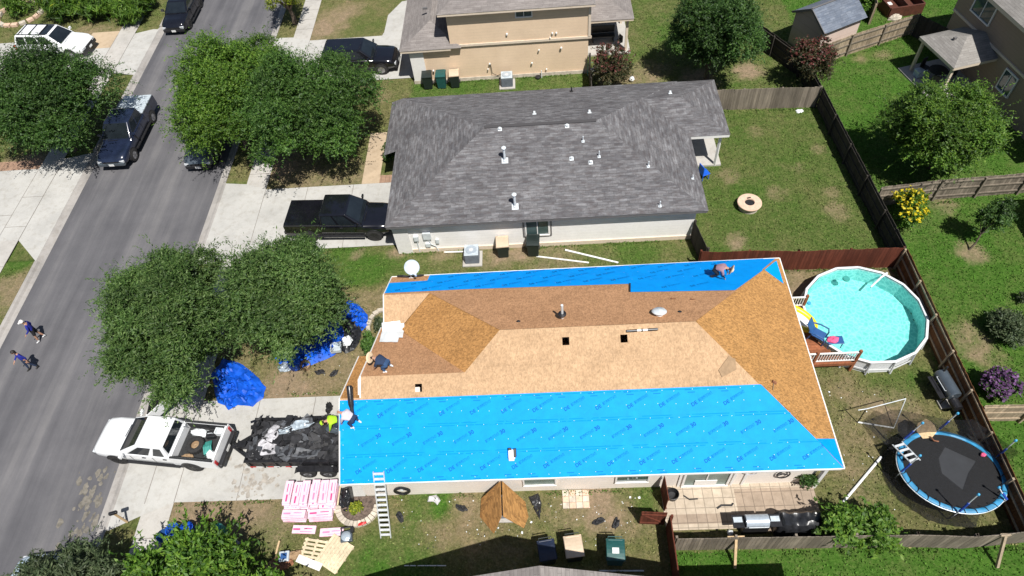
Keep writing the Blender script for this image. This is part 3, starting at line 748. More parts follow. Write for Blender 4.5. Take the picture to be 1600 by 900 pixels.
def hip_faces(mb, x0, x1, y0, y1, ze, k, mi=0, dz=0.0, gable=()):
    """a hipped (or partly gabled) roof over a rectangle"""
    ze += dz
    S = Plane(0, k, ze - k * y0); Nn = Plane(0, -k, ze + k * y1); E = Plane(-k, 0, ze + k * x1); W = Plane(k, 0, ze - k * x0)
    if (x1 - x0) >= (y1 - y0):
        h = (y1 - y0) / 2; ym = (y0 + y1) / 2
        a = x0 if 'W' in gable else x0 + h; b = x1 if 'E' in gable else x1 - h
        roof_face(mb, S, [(x0, y0), (x1, y0), (b, ym), (a, ym)], mi); roof_face(mb, Nn, [(x1, y1), (x0, y1), (a, ym), (b, ym)], mi)
        if 'E' not in gable: roof_face(mb, E, [(x1, y0), (x1, y1), (b, ym)], mi)
        if 'W' not in gable: roof_face(mb, W, [(x0, y1), (x0, y0), (a, ym)], mi)
    else:
        h = (x1 - x0) / 2; xm = (x0 + x1) / 2
        a = y0 if 'S' in gable else y0 + h; b = y1 if 'N' in gable else y1 - h
        roof_face(mb, E, [(x1, y0), (x1, y1), (xm, b), (xm, a)], mi); roof_face(mb, W, [(x0, y1), (x0, y0), (xm, a), (xm, b)], mi)
        if 'S' not in gable: roof_face(mb, S, [(x0, y0), (x1, y0), (xm, a)], mi)
        if 'N' not in gable: roof_face(mb, Nn, [(x1, y1), (x0, y1), (xm, b)], mi)
    return S, Nn, E, W

def fascia(mb, pts, h=0.16, t=0.03, dz=0.0, mi=0):
    for a, b in zip(pts[:-1], pts[1:]):
        a, b = Vector(a), Vector(b); mb.beam(a + Vector((0, 0, dz - h / 2)), b + Vector((0, 0, dz - h / 2)), t, h, mi)

def window(parent, c, w, h, face='S', name='window', frame=None, glassm=None, mullions=1, rot=0.0, fw=0.07):
    """a framed window on a wall; face names the side it looks to"""
    frame = frame or M['trim_white']; glassm = glassm or M['glass']
    M3 = {'S': Matrix.Identity(3), 'W': Matrix.Rotation(-math.pi / 2, 3, 'Z'), 'E': Matrix.Rotation(math.pi / 2, 3, 'Z'), 'N': Matrix.Rotation(math.pi, 3, 'Z')}[face]
    M3 = Matrix.Rotation(rot, 3, 'Z') @ M3
    m = MB()
    def bx(cx, cz, ww, hh, d=0.08, out=0.02): m.box(M3 @ Vector((cx, -out, cz)) + Vector(c), (ww, d, hh), M=M3)
    bx(0, h / 2 + fw / 2, w + 2 * fw, fw); bx(0, -h / 2 - fw / 2, w + 2 * fw, fw, 0.12); bx(-w / 2 - fw / 2, 0, fw, h - 0.004); bx(w / 2 + fw / 2, 0, fw, h - 0.004)
    for i in range(mullions): bx(-w / 2 + w * (i + 1) / (mullions + 1), 0, 0.045, h - 0.006, 0.06)
    f = m.build(name, frame, parent)
    g = MB(); g.box(M3 @ Vector((0, 0.004, 0)) + Vector(c), (w, 0.03, h), M=M3); g.build('pane', glassm, f)
    return f

def pipe_vent(parent, base, h=0.35, r=0.05, boot=0.2, mat=None, n=None, cap=False, dish=None):
    mat = mat or M['galv']; base = Vector(base)
    v = MB(); v.tube([base - Vector((0, 0, 0.1)), base + Vector((0, 0, h))], r, 10)
    if cap:
        v.lathe(base + Vector((0, 0, h)), [(r * 1.1, -0.02), (r * 2.0, 0.02), (r * 2.0, 0.06), (r * 0.6, 0.14), (0.001, 0.15)], 12)
    o = v.build('vent_pipe', mat, parent, smooth=True)
    if boot:
        b = MB(); nn = n or Vector((0, 0, 1))
        R = nn.to_track_quat('Z', 'Y').to_matrix()
        b.box(base + nn * 0.012, (boot, boot, 0.02), M=R); b.lathe(base + nn * 0.02, [(r * 1.9, 0), (r * 1.2, 0.09)], 12, M=R)
        b.build('flashing', mat, o)
    return o

def box_vent(parent, base, n, mat=None, s=0.26):
    mat = mat or M['galv']
    R = Vector(n).to_track_quat('Z', 'Y').to_matrix(); base = Vector(base)
    b = MB(); b.box(base + n * 0.01, (s * 1.7, s * 1.7, 0.02), M=R)
    t = 0.14
    lo = [base + n * 0.02 + R @ Vector((a * s / 2, c * s / 2, 0)) for a, c in ((-1, -1), (1, -1), (1, 1), (-1, 1))]
    hi = [base + n * (0.02 + t) + R @ Vector((a * s * .42, c * s * .42, 0)) for a, c in ((-1, -1), (1, -1), (1, 1), (-1, 1))]
    b.add(lo + hi, [(4, 5, 6, 7), (0, 1, 5, 4), (1, 2, 6, 5), (2, 3, 7, 6), (3, 0, 4, 7)])
    return b.build('roof_vent', mat, parent, bevel=0.01)

# ================================================================== the house being reroofed
K = 0.54; ZE = 2.6
PS = Plane(0, K, ZE - K * 10.08); PN = Plane(0, -K, ZE + K * 20.45); PE = Plane(-K, 0, ZE + K * 10.95)
PW = Plane(K, 0, 5.39 + K * 2.06); PG = Plane(0, -K, 4.61 + K * 13.8); PG2 = Plane(0, -K, 4.20 + K * 13.05); PNW = Plane(0, K, 3.57 - K * 18.65)
house = thing('reroofed_house', 'single storey cream house with bare board roof half covered in blue underlayment', 'house', (0, 0, 0))
def sq(px, py, w, pl):
    c = pl.hit(px, py); return [(c.x - w, c.y - w), (c.x + w, c.y - w), (c.x + w, c.y + w), (c.x - w, c.y + w)]
holes = [sq(884, 533, .14, PS), sq(975, 529, .14, PS), sq(654, 606, .14, PS)]
m = MB()
yr = 15.25
roof_face(m, PS, [(-8.65, 10.08), (10.95, 10.08), (5.78, yr), (-2.06, yr), (-3.53, 13.8), (-7.80, 13.8), (-7.80, 13.05), (-8.65, 13.05)], 0, holes=holes)
m_s = m
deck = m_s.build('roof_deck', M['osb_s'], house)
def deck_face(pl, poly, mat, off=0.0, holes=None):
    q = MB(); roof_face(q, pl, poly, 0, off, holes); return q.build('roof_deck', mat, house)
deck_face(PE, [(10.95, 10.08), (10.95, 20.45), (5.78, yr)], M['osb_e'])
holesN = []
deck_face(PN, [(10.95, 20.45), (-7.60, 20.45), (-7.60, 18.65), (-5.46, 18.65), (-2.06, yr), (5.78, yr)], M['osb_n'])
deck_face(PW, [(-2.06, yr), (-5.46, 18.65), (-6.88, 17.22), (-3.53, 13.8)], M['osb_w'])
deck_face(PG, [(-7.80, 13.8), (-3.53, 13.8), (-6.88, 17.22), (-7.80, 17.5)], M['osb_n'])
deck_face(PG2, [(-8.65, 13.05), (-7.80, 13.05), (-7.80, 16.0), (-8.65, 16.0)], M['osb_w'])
deck_face(PNW, [(-7.60, 17.0), (-6.9, 17.22), (-5.46, 18.65), (-7.60, 18.65)], M['osb_s'])
# drip edges
e = MB()
def edge(pl, a, b, w=0.045): e.beam(pl.p(a[0], a[1], 0.010), pl.p(b[0], b[1], 0.010), w, 0.025)
edge(PS, (-8.65, 10.08), (10.95, 10.08), 0.05); edge(PE, (10.95, 10.08), (10.95, 20.45)); edge(PN, (10.95, 20.45), (-7.60, 20.45))
edge(PS, (-7.80, 13.05), (-7.80, 13.8)); edge(PG, (-7.80, 13.8), (-7.80, 17.5)); edge(PG2, (-8.65, 13.05), (-8.65, 16.0)); edge(PS, (-8.65, 10.08), (-8.65, 13.05))
edge(PN, (-7.60, 18.65), (-7.60, 20.45)); edge(PNW, (-7.60, 17.0), (-7.60, 18.65))
e.build('drip_edge', M['trim_white'], house)
fm = MB()
fascia(fm, [(-8.60, 10.12, 2.58), (10.9, 10.12, 2.58), (10.9, 20.4, 2.58), (-7.55, 20.4, 2.58)], 0.2)
fm.build('fascia', M['trim_white'], house)
# walls
w = MB()
w.prism([(-8.25, 10.56), (10.45, 10.56), (10.45, 19.95), (-7.2, 19.95), (-7.2, 17.1), (-8.25, 15.6)], -0.05, 2.55)
w.add([(-7.95, 10.5, 2.55), (-7.95, 17.1, 2.55), (-7.95, 13.8, 4.4), (-7.85, 10.5, 2.55), (-7.85, 17.1, 2.55), (-7.85, 13.8, 4.4)], [(0, 2, 1), (3, 4, 5), (0, 3, 5, 2), (1, 2, 5, 4)])
w.add([(-7.3, 17.0, 2.5), (-7.3, 20.1, 2.5), (-7.3, 18.65, 3.4), (-7.2, 17.0, 2.5), (-7.2, 20.1, 2.5), (-7.2, 18.65, 3.4)], [(0, 2, 1), (3, 4, 5), (0, 3, 5, 2), (1, 2, 5, 4)])
w.build('wall', M['wall_cream'], house)
window(house, (-0.75, 10.54, 1.25), 1.25, 1.0, 'S', glassm=M['screen'], mullions=0)
window(house, (3.05, 10.54, 1.30), 1.25, 1.05, 'S', glassm=M['glass'], mullions=0)
pd = window(house, (6.10, 10.54, 1.12), 1.75, 2.0, 'S', name='patio_door', glassm=M['screen'], mullions=1, fw=0.09)
kb = MB(); kb.box((6.1, 10.50, 0.45), (0.9, 0.03, 0.5)); kb.build('kick_panel', M['trim_white'], pd)
for x in (5.02, 7.2, 7.65):
    cp = MB(); cp.box((x, 10.53, 1.27), (0.10, 0.05, 2.5)); cp.build('wall_trim', M['trim_white'], house)
pp = MB(); pp.box((10.55, 10.35, 1.27), (0.14, 0.14, 2.54)); pp.build('corner_post', M['trim_white'], house)
# blue underlayment, laid in lapping courses
def sheet_course(pl, poly, lift, mat=None, wav=0.004):
    """a strip of membrane, cut to its outline, slightly wavy"""
    xs = [p[0] for p in poly]; n = max(2, int((max(xs) - min(xs)) / 0.22))
    q = MB(); x0, x1 = min(xs), max(xs)
    def span(x):
        ys = []
        for (a, b) in zip(poly, poly[1:] + poly[:1]):
            if abs(a[0] - b[0]) < 1e-9:
                if abs(a[0] - x) < 1e-6: ys += [a[1], b[1]]
            elif min(a[0], b[0]) - 1e-9 <= x <= max(a[0], b[0]) + 1e-9:
                ys.append(a[1] + (b[1] - a[1]) * (x - a[0]) / (b[0] - a[0]))
        return (min(ys), max(ys)) if ys else (0, 0)
    cols = sorted(set([x0 + (x1 - x0) * i / n for i in range(n + 1)] + xs))
    R = 10
    V = []
    for x in cols:
        lo, hi = span(min(max(x, x0 + 1e-7), x1 - 1e-7))
        for j in range(R + 1):
            y = lo + (hi - lo) * j / R
            V.append(pl.p(x, y, lift + wav * (1 + nz(x * 2.2, y * 3.1, lift * 90)) + .004 * nz(x * 1.1 + y * 2.5, y * 9.0, 4)))
    F = [(i * (R + 1) + j, (i + 1) * (R + 1) + j, (i + 1) * (R + 1) + j + 1, i * (R + 1) + j + 1) for i in range(len(cols) - 1) for j in range(R)]
    q.add(V, F); return q.build('underlayment', mat or M['underlay'], house, smooth=True)
ytop = 12.98; d3 = (ytop - 10.06) / 3
hip = lambda y: 10.95 - (y - 10.08)
for i in range(3):
    y0 = 10.06 + i * d3 - (0.08 if i else 0); y1 = 10.06 + (i + 1) * d3
    if i == 0: poly = [(-8.68, y0), (10.95, y0), (hip(y1) + .05, y1), (-8.66, y1)]
    else: poly = [(-8.66, y0), (hip(y0) + .05, y0), (hip(y1) + .05, y1), (-8.64, y1)]
    sheet_course(PS, poly, 0.010 + 0.006 * i)
q = MB(); q.face([PE.p(10.92, 10.12, .014), PE.p(10.90, 11.28, .014), PE.p(10.02, 11.10, .014)]); q.build('underlayment', M['underlay'], house)
# north slope
sheet_course(PN, [(-7.60, 18.80), (-4.0, 18.82), (3.66, 18.60), (3.66, 20.47), (-5.72, 20.47), (-5.76, 19.86), (-7.60, 19.80)], 0.012)
sheet_course(PN, [(3.58, 17.82), (8.02, 17.56), (9.75, 19.25), (10.2, 20.47), (3.62, 20.47)], 0.018)
q = MB(); q.face([PN.p(9.3, 18.82, .02), PN.p(10.75, 20.42, .02), PN.p(9.3, 20.44, .02)]); q.face([PE.p(10.55, 20.05, .016), PE.p(10.72, 20.2, .016), PE.p(10.72, 18.85, .016), PE.p(9.88, 19.36, .016)]); q.build('underlayment', M['underlay'], house)
lf = MB(); lf.beam(PN.p(3.55, 17.85, .03), PN.p(3.66, 18.6, .03), 0.07, 0.04); lf.build('turned_edge', M['black'], house)
# the printed marks: a boxed pair of letters with a line of small print, and the figure 30
def text_mesh(s, size, bold=0.0):
    cu = bpy.data.curves.new('print', 'FONT'); cu.body = s; cu.size = size; cu.align_x = 'LEFT'; cu.offset = bold; cu.resolution_u = 3
    o = bpy.data.objects.new('print', cu); COL.objects.link(o)
    bpy.context.view_layer.update()
    me = bpy.data.meshes.new_from_object(o.evaluated_get(bpy.context.evaluated_depsgraph_get()))
    V = [v.co.copy() for v in me.vertices]; F = [tuple(p.vertices) for p in me.polygons]
    bpy.data.objects.remove(o); bpy.data.curves.remove(cu); bpy.data.meshes.remove(me); return V, F
T_DE = text_mesh('DE', 0.20, 0.004); T_30 = text_mesh('30', 0.22, 0.006)
def small_print(w, h, n, seed):
    """a run of small letter-like strokes, too fine to read"""
    r = random.Random(seed); V = []; F = []
    x = 0
    for i in range(n):
        cw = w / n * 0.74; x = w * i / n
        for (a, b, c, d) in ((0, 0, .22, 1), (.78, 0, 1, 1), (.22, r.choice((0, .4, .8)), .78, r.choice((0.2, .6, 1)))):
            if d <= b: d = b + .2
            k = len(V); V += [Vector((x + cw * a, h * b, 0)), Vector((x + cw * c, h * b, 0)), Vector((x + cw * c, h * d, 0)), Vector((x + cw * a, h * d, 0))]; F.append((k, k + 1, k + 2, k + 3))
    return V, F
SPR = small_print(0.62, 0.12, 8, 3)
pr = MB(); pr2 = MB()
def stamp(pl, x, y, lift, ang, parts, inside=None):
    g = math.sqrt(1 + K * K); sgn = 1 if pl.b > 0 else -1
    if inside and not inside(x, y): return
    for tgt, (V, F), dx, dy in parts:
        out = []
        for v in V:
            u = v.x + dx; q = v.y + dy
            uu = u * math.cos(ang) - q * math.sin(ang); vv = u * math.sin(ang) + q * math.cos(ang)
            out.append(pl.p(x + uu, y + vv / g, lift))
        tgt.add(out, F)
A = math.radians(29)
inS = lambda x, y: -8.6 < x < hip(y) - 1.0
p0 = PS.hit(686, 647); p1 = PS.hit(660 + 10 / 6.43, 600 + 600 / 6.43); p2 = PS.hit(660 + 265 / 6.43, 600 + 860 / 6.43)
for i in range(-7, 13):
    stamp(PS, p0.x + 1.245 * i, p0.y, 0.031, A, [(pr, T_DE, 0, -.09), (pr2, SPR, .34, -.07)], inS)
    stamp(PS, p1.x + 1.245 * i, p1.y, 0.025, A, [(pr2, SPR, 0, -.06), (pr, T_30, .66, -.08)], inS)
    stamp(PS, p2.x + 1.245 * i, p2.y, 0.019, A, [(pr, T_DE, 0, -.09), (pr2, SPR, .34, -.07)], inS)
    for yy, ll in ((ytop - .10, .031), (12.05, .025), (11.08, .019), (10.22, .019)):
        r = random.Random(i * 9 + int(yy * 10)); xx = -1 + 1.245 * i + r.uniform(-.2, .2)
        if inS(xx, yy): 
            V = [Vector((0, 0, 0)), Vector((.28, 0, 0)), Vector((.28, .035, 0)), Vector((0, .035, 0))]
            stamp(PS, xx, yy, ll, 0, [(pr2, (V, [(0, 1, 2, 3)]), 0, 0), (pr2, (V, [(0, 1, 2, 3)]), .1, -.1)])
inN = lambda x, y: (-7.4 < x < 9.2 - (20.4 - y)) and ((y > 18.95 and x < 3) or (x > 3.7)) and not (x < -5.7 and y > 19.6)
for i in range(-7, 9):
    for yy, ph in ((20.1, 0.2), (19.55, -0.25), (19.0, 0.35), (18.1, 0.0)):
        x = ph + 1.245 * i
        if yy < 18.5 and not (3.9 < x < 7.3): continue
        stamp(PN, x, yy, 0.028, math.radians(20), [(pr, T_DE, 0, -.09), (pr2, SPR, .34, -.07)], inN)
pr3 = MB()
# darker blue stripes painting shade along the laps, and the white caps of the nails
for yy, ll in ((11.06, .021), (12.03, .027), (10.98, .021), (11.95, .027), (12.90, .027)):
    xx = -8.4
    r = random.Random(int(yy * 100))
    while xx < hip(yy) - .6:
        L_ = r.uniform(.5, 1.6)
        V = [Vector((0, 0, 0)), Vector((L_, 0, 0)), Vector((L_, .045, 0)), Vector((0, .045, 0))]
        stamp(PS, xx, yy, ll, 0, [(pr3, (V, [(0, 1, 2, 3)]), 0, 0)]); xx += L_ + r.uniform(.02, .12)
nc = MB(); r = random.Random(31)
def cap(pl, x, y, lift):
    c = pl.p(x, y, lift); R_ = pl.n().to_track_quat('Z', 'Y').to_matrix(); nc.add([c + R_ @ Vector((.012 * math.cos(k * 1.05), .012 * math.sin(k * 1.05), 0)) for k in range(6)], [tuple(range(6))])
for yy, ll in ((10.22, .024), (10.60, .024), (11.0, .026), (11.45, .030), (11.96, .032), (12.45, .036), (12.90, .036)):
    x = -8.5
    while x < hip(yy) - .1: cap(PS, x, yy + r.uniform(-.03, .03), ll); x += r.uniform(.35, .75)
for yy in (20.3, 19.7, 19.0):
    x = -7.3 if yy < 19.6 else -5.5
    while x < 9: cap(PN, x, yy + r.uniform(-.03, .03), .032); x += r.uniform(.4, .9)
tag(nc.build('nail_caps', M['sheet_white'], house), kind='stuff')
pr3.build('lap_shade_lines', M['lap_shade'], house)
pr.build('printed_letters', M['ink'], house); pr2.build('small_print', M['ink_soft'], house)
# fittings on the roof
vp = PN.hit(879, 500); vp = Vector((0.5, 15.9, PN.z(0.5, 15.9)))
o = pipe_vent(house, vp, 0.95, 0.055, 0.0, M['galv']); c = MB(); c.lathe(vp + Vector((0, 0, .28)), [(.10, 0), (.17, .03), (.17, .07), (.08, .1)], 14); c.build('flashing', M['blackmetal'], o)
for (px, py) in ((810, 502), (1062, 487)):
    p = PN.hit(px, py); h = MB(); h.lathe(p + PN.n() * .004, [(0.001, .02), (.07, .02), (.09, 0)], 12, M=PN.n().to_track_quat('Z', 'Y').to_matrix()); h.build('vent_stub', M['black'], house)
p = PN.hit(1030, 492); R = PN.n().to_track_quat('Z', 'Y').to_matrix()
tv = MB(); tv.lathe(p, [(.16, 0), (.17, .10), (.30, .13), (.31, .17), (.24, .24), (.001, .27)], 18, M=R); tv.build('turbine_vent', M['galv'], house, smooth=True)

# loose things lying on this roof
def on_plane_obj(name, label, cat, px, py, pl, build, mat, rz=0.0, lift=0.0, group=None, **kw):
    p = pl.hit(px, py); R = pl.n().to_track_quat('Z', 'Y').to_matrix() @ Matrix.Rotation(rz, 3, 'Z')
    q = MB(); build(q); o = q.build(name, mat, **kw)
    o.matrix_world = Matrix.Translation(p + pl.n() * lift) @ R.to_4x4()
    tag(o, label, cat, group); return o


def flue(q):
    q.tube([(-.62, 0, .06), (-.2, 0, .06)], .055, 10, 0); q.tube([(.22, 0, .06), (.62, 0, .06)], .055, 10, 0)
    q.tube([(-.2, 0, .06), (.22, 0, .06)], .045, 10, 1); q.tube([(-.03, 0, .06), (.03, 0, .06)], .062, 10, 0)
on_plane_obj('loose_flue_pipe', 'loose black and white flue pipe lying on the pale boards near the ridge', 'pipe', 1003, 516, PS, flue, [M['blackmetal'], M['pvc']], 0.02)
def cutboard(q): q.prism([(-.42, -.2), (.2, -.30), (.45, .05), (.30, .28), (-.35, .10)], .02, .035)
on_plane_obj('board_offcut', 'cut offcut of pale strand board lying near the east hip', 'board', 1136, 573, PS, cutboard, M['cardboard'], 0.6)
def roll(q):
    q.tube([(0, -.62, .12), (0, .1, .12), (0, .25, .08), (0, .75, .08)], [.12, .12, .085, .075], 12)
    q.tube([(0, -.66, .12), (0, -.60, .12)], [.10, .125], 12)
on_plane_obj('black_roll', 'black tapering roll of felt lying across the west edge of the blue membrane', 'roll', 549.5, 628, PS, roll, M['bag'], 0.10 + math.pi, smooth=True)
def toolbag(q):
    q.box((0, 0, .10), (.26, .36, .2), mi=0); q.box((.13, .05, .14), (.10, .34, .24), mi=1); q.box((-.07, .2, .16), (.12, .10, .14), mi=1); q.box((-.02, -.22, .05), (.22, .09, .1), mi=0)
on_plane_obj('white_tool_box', 'small white tool box with dark handles on the middle of the blue membrane', 'tool box', 800, 709, PS, toolbag, [M['sheet_white'], M['black']], 0.0, .03, bevel=.02)
def hammer(q): q.tube([(-.25, 0, .03), (.1, 0, .03)], .02, 6, 0); q.box((.13, 0, .05), (.10, .18, .08), mi=1)
on_plane_obj('dropped_hammer', 'dark headed hammer dropped on the east boards beside the hip', 'hammer', 1208, 602, PE, hammer, [M['cardboard'], M['rust']], -.4)
for (px, py, pl, lab) in ((1052, 467, PN, 'first of two small wire loops on the brown north boards'), (1083, 468, PN, 'second of two small wire loops, nearer the east hip')):
    on_plane_obj('wire_scrap', lab, 'wire', px, py, pl, lambda q: q.tube([(-.1, 0, .02), (0, .1, .06), (.12, .02, .03), (.05, -.1, .02)], .012, 6), M['rust'])
# white sheeting laid over the entry valley
p0 = Vector((-7.55, 16.35, 3.2))
q = MB(); n = 12; V = []
for j in range(n + 1):
    for i in range(n + 1):
        u, v = i / n, j / n
        x = -7.58 + 1.02 * u - .1 * v; y = 16.25 + 1.25 * v - .10 * u + (.16 * u * v)
        z = max(PG.z(x, y), PNW.z(x, y)) + .05 + .06 * abs(nz(u * 3, v * 3, 1)) + .14 * max(0, .3 - abs(v - .45))
        V.append((x, y, z))
q.add(V, [(j * (n + 1) + i, j * (n + 1) + i + 1, (j + 1) * (n + 1) + i + 1, (j + 1) * (n + 1) + i) for j in range(n) for i in range(n) if not (i > 9 and (j < 3 or j > 10))])
o = q.build('white_sheeting', M['sheet_white'], smooth=True); tag(o, 'white plastic sheeting laid over the valley above the entry', 'sheeting')
# satellite dish at the north-west eave
dsh = thing('satellite_dish', 'pale grey oval satellite dish on a short mast at the bare north eave corner', 'satellite dish', tuple(PN.p(-6.55, 20.3)))
q = MB(); R = (Vector((0.30, -0.52, 0.80))).to_track_quat('Z', 'Y').to_matrix()
q.lathe((0.06, 0.12, 0.62), [(0.001, .0), (.15, .012), (.30, .05), (.37, .085), (.36, .095), (.29, .065), (.15, .03), (0.001, .016)], 28, M=R)
q.build('reflector', M['ac_top'], dsh, smooth=True)
q = MB(); q.tube([(-.05, -.05, 0), (-.05, -.02, .35), (.02, .10, .58)], .03, 8); q.box((-.05, -.05, .02), (.22, .22, .03)); q.build('mast', M['galv'], dsh)
q = MB(); q.tube([(.05, -.15, .5), (.32, -.45, .72)], .018, 6); q.box((.33, -.46, .76), (.08, .08, .12)); q.build('feed_arm', M['galv'], dsh)
q = MB(); q.tube([(-.75, .1, .02), (-.45, .06, .05), (-.2, .02, .03), (.4, .05, .05), (.55, .1, .02)], [.05, .07, .05, .06, .03], 7); q.build('cable_bundle', M['black'], dsh)

# ================================================================== the grey house next door
gh = thing('grey_roof_house', 'white walled single storey house under a long dark grey shingle roof', 'house')
KG = 0.34
m = MB()
GS, GN, GE, GW = hip_faces(m, -8.30, 8.22, 23.72, 34.25, 2.6, KG)
hip_faces(m, 3.5, 10.38, 29.28, 34.20, 2.6, KG, dz=-0.012, gable=('W',))
roof_face(m, GW, [(-9.02, 34.25), (-9.02, 29.5), (-8.30, 29.5), (-8.30, 34.25)])
groof = m.build('roof', M['shingle_grey'], gh)
# ridge caps
rc = MB()
for a, b in (((-3.03, 28.985), (2.95, 28.985)),):
    z = GS.z(0, 28.985) + 0.02; rc.beam((a[0], a[1], z), (b[0], b[1], z), 0.22, 0.012)
zr = GS.z(0, 28.985)
rc.build('ridge_cap', M['shingle_grey'], groof)
f = MB(); fascia(f, [(-8.98, 34.2, 2.32), (-8.98, 29.52, 2.32)], .14)
fascia(f, [(-8.26, 29.5, 2.58), (-8.26, 23.76, 2.58), (8.18, 23.76, 2.58), (8.18, 29.2, 2.58)], .17); f.build('fascia', M['trim_grey'], gh)
f = MB(); fascia(f, [(8.2, 29.31, 2.575), (10.34, 29.31, 2.575), (10.34, 34.1, 2.575)], .17, .04); f.build('fascia', M['trim_white'], gh)
w = MB(); w.prism([(-8.10, 24.18), (7.78, 24.18), (7.78, 33.8), (-8.05, 33.8), (-8.05, 29.9), (-7.1, 29.9), (-7.1, 28.6), (-8.10, 28.6)], -.05, 2.54); w.build('wall', M['wall_white'], gh)
w = MB(); w.box((-7.72, 24.15, 1.25), (.80, .07, 2.55)); w.build('corner_pier', M['trim_white'], gh)
w = MB(); w.box((0, 24.155, .12), (15.6, .06, .30)); w.build('foundation_strip', M['trim_tan'], gh)
window(gh, (-0.45, 24.16, 1.55), 1.15, 1.15, 'S', mullions=1, glassm=M['glass'], frame=M['trim_white'])
tr = MB()
for a, b, c2, d in ((-.45, 2.24, 1.5, .06), (-.45, .86, 1.5, .06)): tr.box((a, 24.15, b), (c2, .05, d))
for x in (-1.18, .28): tr.box((x, 24.15, 1.55), (.06, .05, 1.34))
tr.build('window_surround', M['trim_grey'], gh)
po = MB(); po.tube([(10.0, 29.65, 0), (10.0, 29.65, 2.55)], .09, 4); po.build('patio_post', M['trim_white'], gh)
po = MB(); po.prism([(7.8, 29.6), (10.35, 29.6), (10.35, 34), (7.8, 34)], -.05, .10); po.build('patio_slab', M['walk'], gh)
# utility boxes on the wall
ub = MB(); ub.box((-6.35, 24.11, 1.35), (.42, .14, .5)); ub.box((-6.95, 24.11, 1.2), (.24, .16, .34)); ub.tube([(-6.95, 24.12, 1.0), (-6.95, 24.12, .1)], .03, 6); ub.tube([(-6.3, 24.12, 1.1), (-6.25, 24.1, .7), (-6.0, 24.1, .5), (-5.9, 24.1, .1)], .025, 6); ub.box((-6.4, 24.11, .62), (.25, .12, .25)); ub.box((-5.85, 24.10, .9), (.16, .1, .3))
ub.build('meter_box', M['galv'], gh)
ub = MB(); ub.tube([(-5.6, 24.0, .06), (-4.6, 23.95, .1), (-3.7, 24.0, .12)], .045, 6); ub.build('conduit', M['trim_white'], gh)
for (px, py, tp) in ((835, 178, 'b'), (781, 202, 'b'), (886, 197, 'b'), (921, 176, 'b'), (893, 248, 'b'), (923, 254, 'b'), (1047, 146, 'b')):
    pl = GS if GS.hit(px, py).y < 28.9 else GN
    box_vent(groof, pl.hit(px, py), pl.n(), s=.13)
for (px, py, h) in ((911, 221, .35), (936, 245, .4), (1013, 260, .35), (1031, 322, .35), (1082, 279, .25)):
    pl = GE if px == 1082 else GS
    pipe_vent(groof, pl.hit(px, py), h, .03, .15, M['galv'], pl.n())
pipe_vent(groof, GN.hit(893, 143), .3, .035, .2, M['blackmetal'], GN.n())
for (px, py) in ((789, 251), (805, 323)):
    pipe_vent(groof, GS.hit(px, py), .85, .065, .34, M['galv'], GS.n(), cap=True)

# ================================================================== the two storey tan house
th = thing('tan_two_storey_house', 'two storey tan sided house with taupe shingle roofs at the top of the view', 'house')
w = MB(); w.prism([(-8.42, 39.22), (3.30, 39.22), (3.30, 49.5), (-8.42, 49.5)], -.05, 2.75); w.build('lower_wall', M['wall_tan'], th)
w = MB(); w.prism([(-5.62, 39.16), (3.42, 39.16), (3.42, 49.4), (-5.62, 49.4)], 2.78, 5.2); w.build('upper_wall', M['wall_tan'], th)
w = MB(); w.box((-7.95, 39.19, 1.35), (.9, .08, 2.75)); w.build('corner_pier', M['trim_white'], th)
w = MB(); w.box((-1.1, 39.14, 2.72), (9.2, .06, .16)); w.build('storey_band', M['trim_tan'], th)
w = MB(); w.box((3.36, 39.13, 4.0), (.16, .08, 2.4)); w.build('corner_board', M['trim_tan'], th)
w = MB(); w.box((-2.5, 39.17, .10), (11.9, .05, .30)); w.build('foundation_strip', M['stone'], th)
m = MB(); hip_faces(m, -8.95, -4.9, 38.85, 47.2, 2.75, .42, gable=('N',)); r1 = m.build('garage_roof', M['shingle_tan'], th)
PGAR = Plane(0, .42, 2.75 - .42 * 38.85)
m = MB(); hip_faces(m, -6.12, 3.68, 38.72, 50.2, 5.22, .42); m.build('upper_roof', M['shingle_tan'], th)
m = MB(); hip_faces(m, 0.6, 6.42, 40.9, 48.6, 2.70, .40, gable=('N',)); m.build('porch_roof', M['shingle_tan'], th)
f = MB(); fascia(f, [(-8.9, 46, 2.72), (-8.9, 38.9, 2.72), (-5.6, 38.9, 2.72)], .15); fascia(f, [(-6.08, 49, 5.2), (-6.08, 38.76, 5.2), (3.64, 38.76, 5.2), (3.64, 49, 5.2)], .15); fascia(f, [(3.5, 40.95, 2.68), (6.38, 40.95, 2.68), (6.38, 48, 2.68)], .15); f.build('fascia', M['trim_tan'], th)
po = MB(); po.box((6.05, 41.35, 1.3), (.16, .16, 2.6)); po.build('porch_post', M['trim_tan'], th)
po = MB(); po.box((6.05, 44.6, 1.3), (.16, .16, 2.6)); po.build('porch_post', M['trim_tan'], th)
po = MB(); po.prism([(3.3, 41.0), (6.35, 41.0), (6.35, 46.5), (3.3, 46.5)], -.05, .10); po.build('porch_slab', M['walk'], th)
window(th, (-.75, 39.14, 4.75), .95, .5, 'S', glassm=M['glass'])
for (x, z, s) in ((-1.9, 3.35, .16), (1.0, 3.2, .14), (1.25, 3.2, .14), (-7.0, 1.0, .14), (-3.2, 1.25, .14), (-.4, 1.1, .14), (1.55, 2.1, .16), (.1, 2.05, .12), (.55, .55, .12), (-3.35, .85, .1), (.85, 2.9, .1)):
    l = MB(); l.box((x, 39.09, z), (s * .72, .10, s * .8)); l.build('wall_fixture', M['trim_white'], th, bevel=.02)
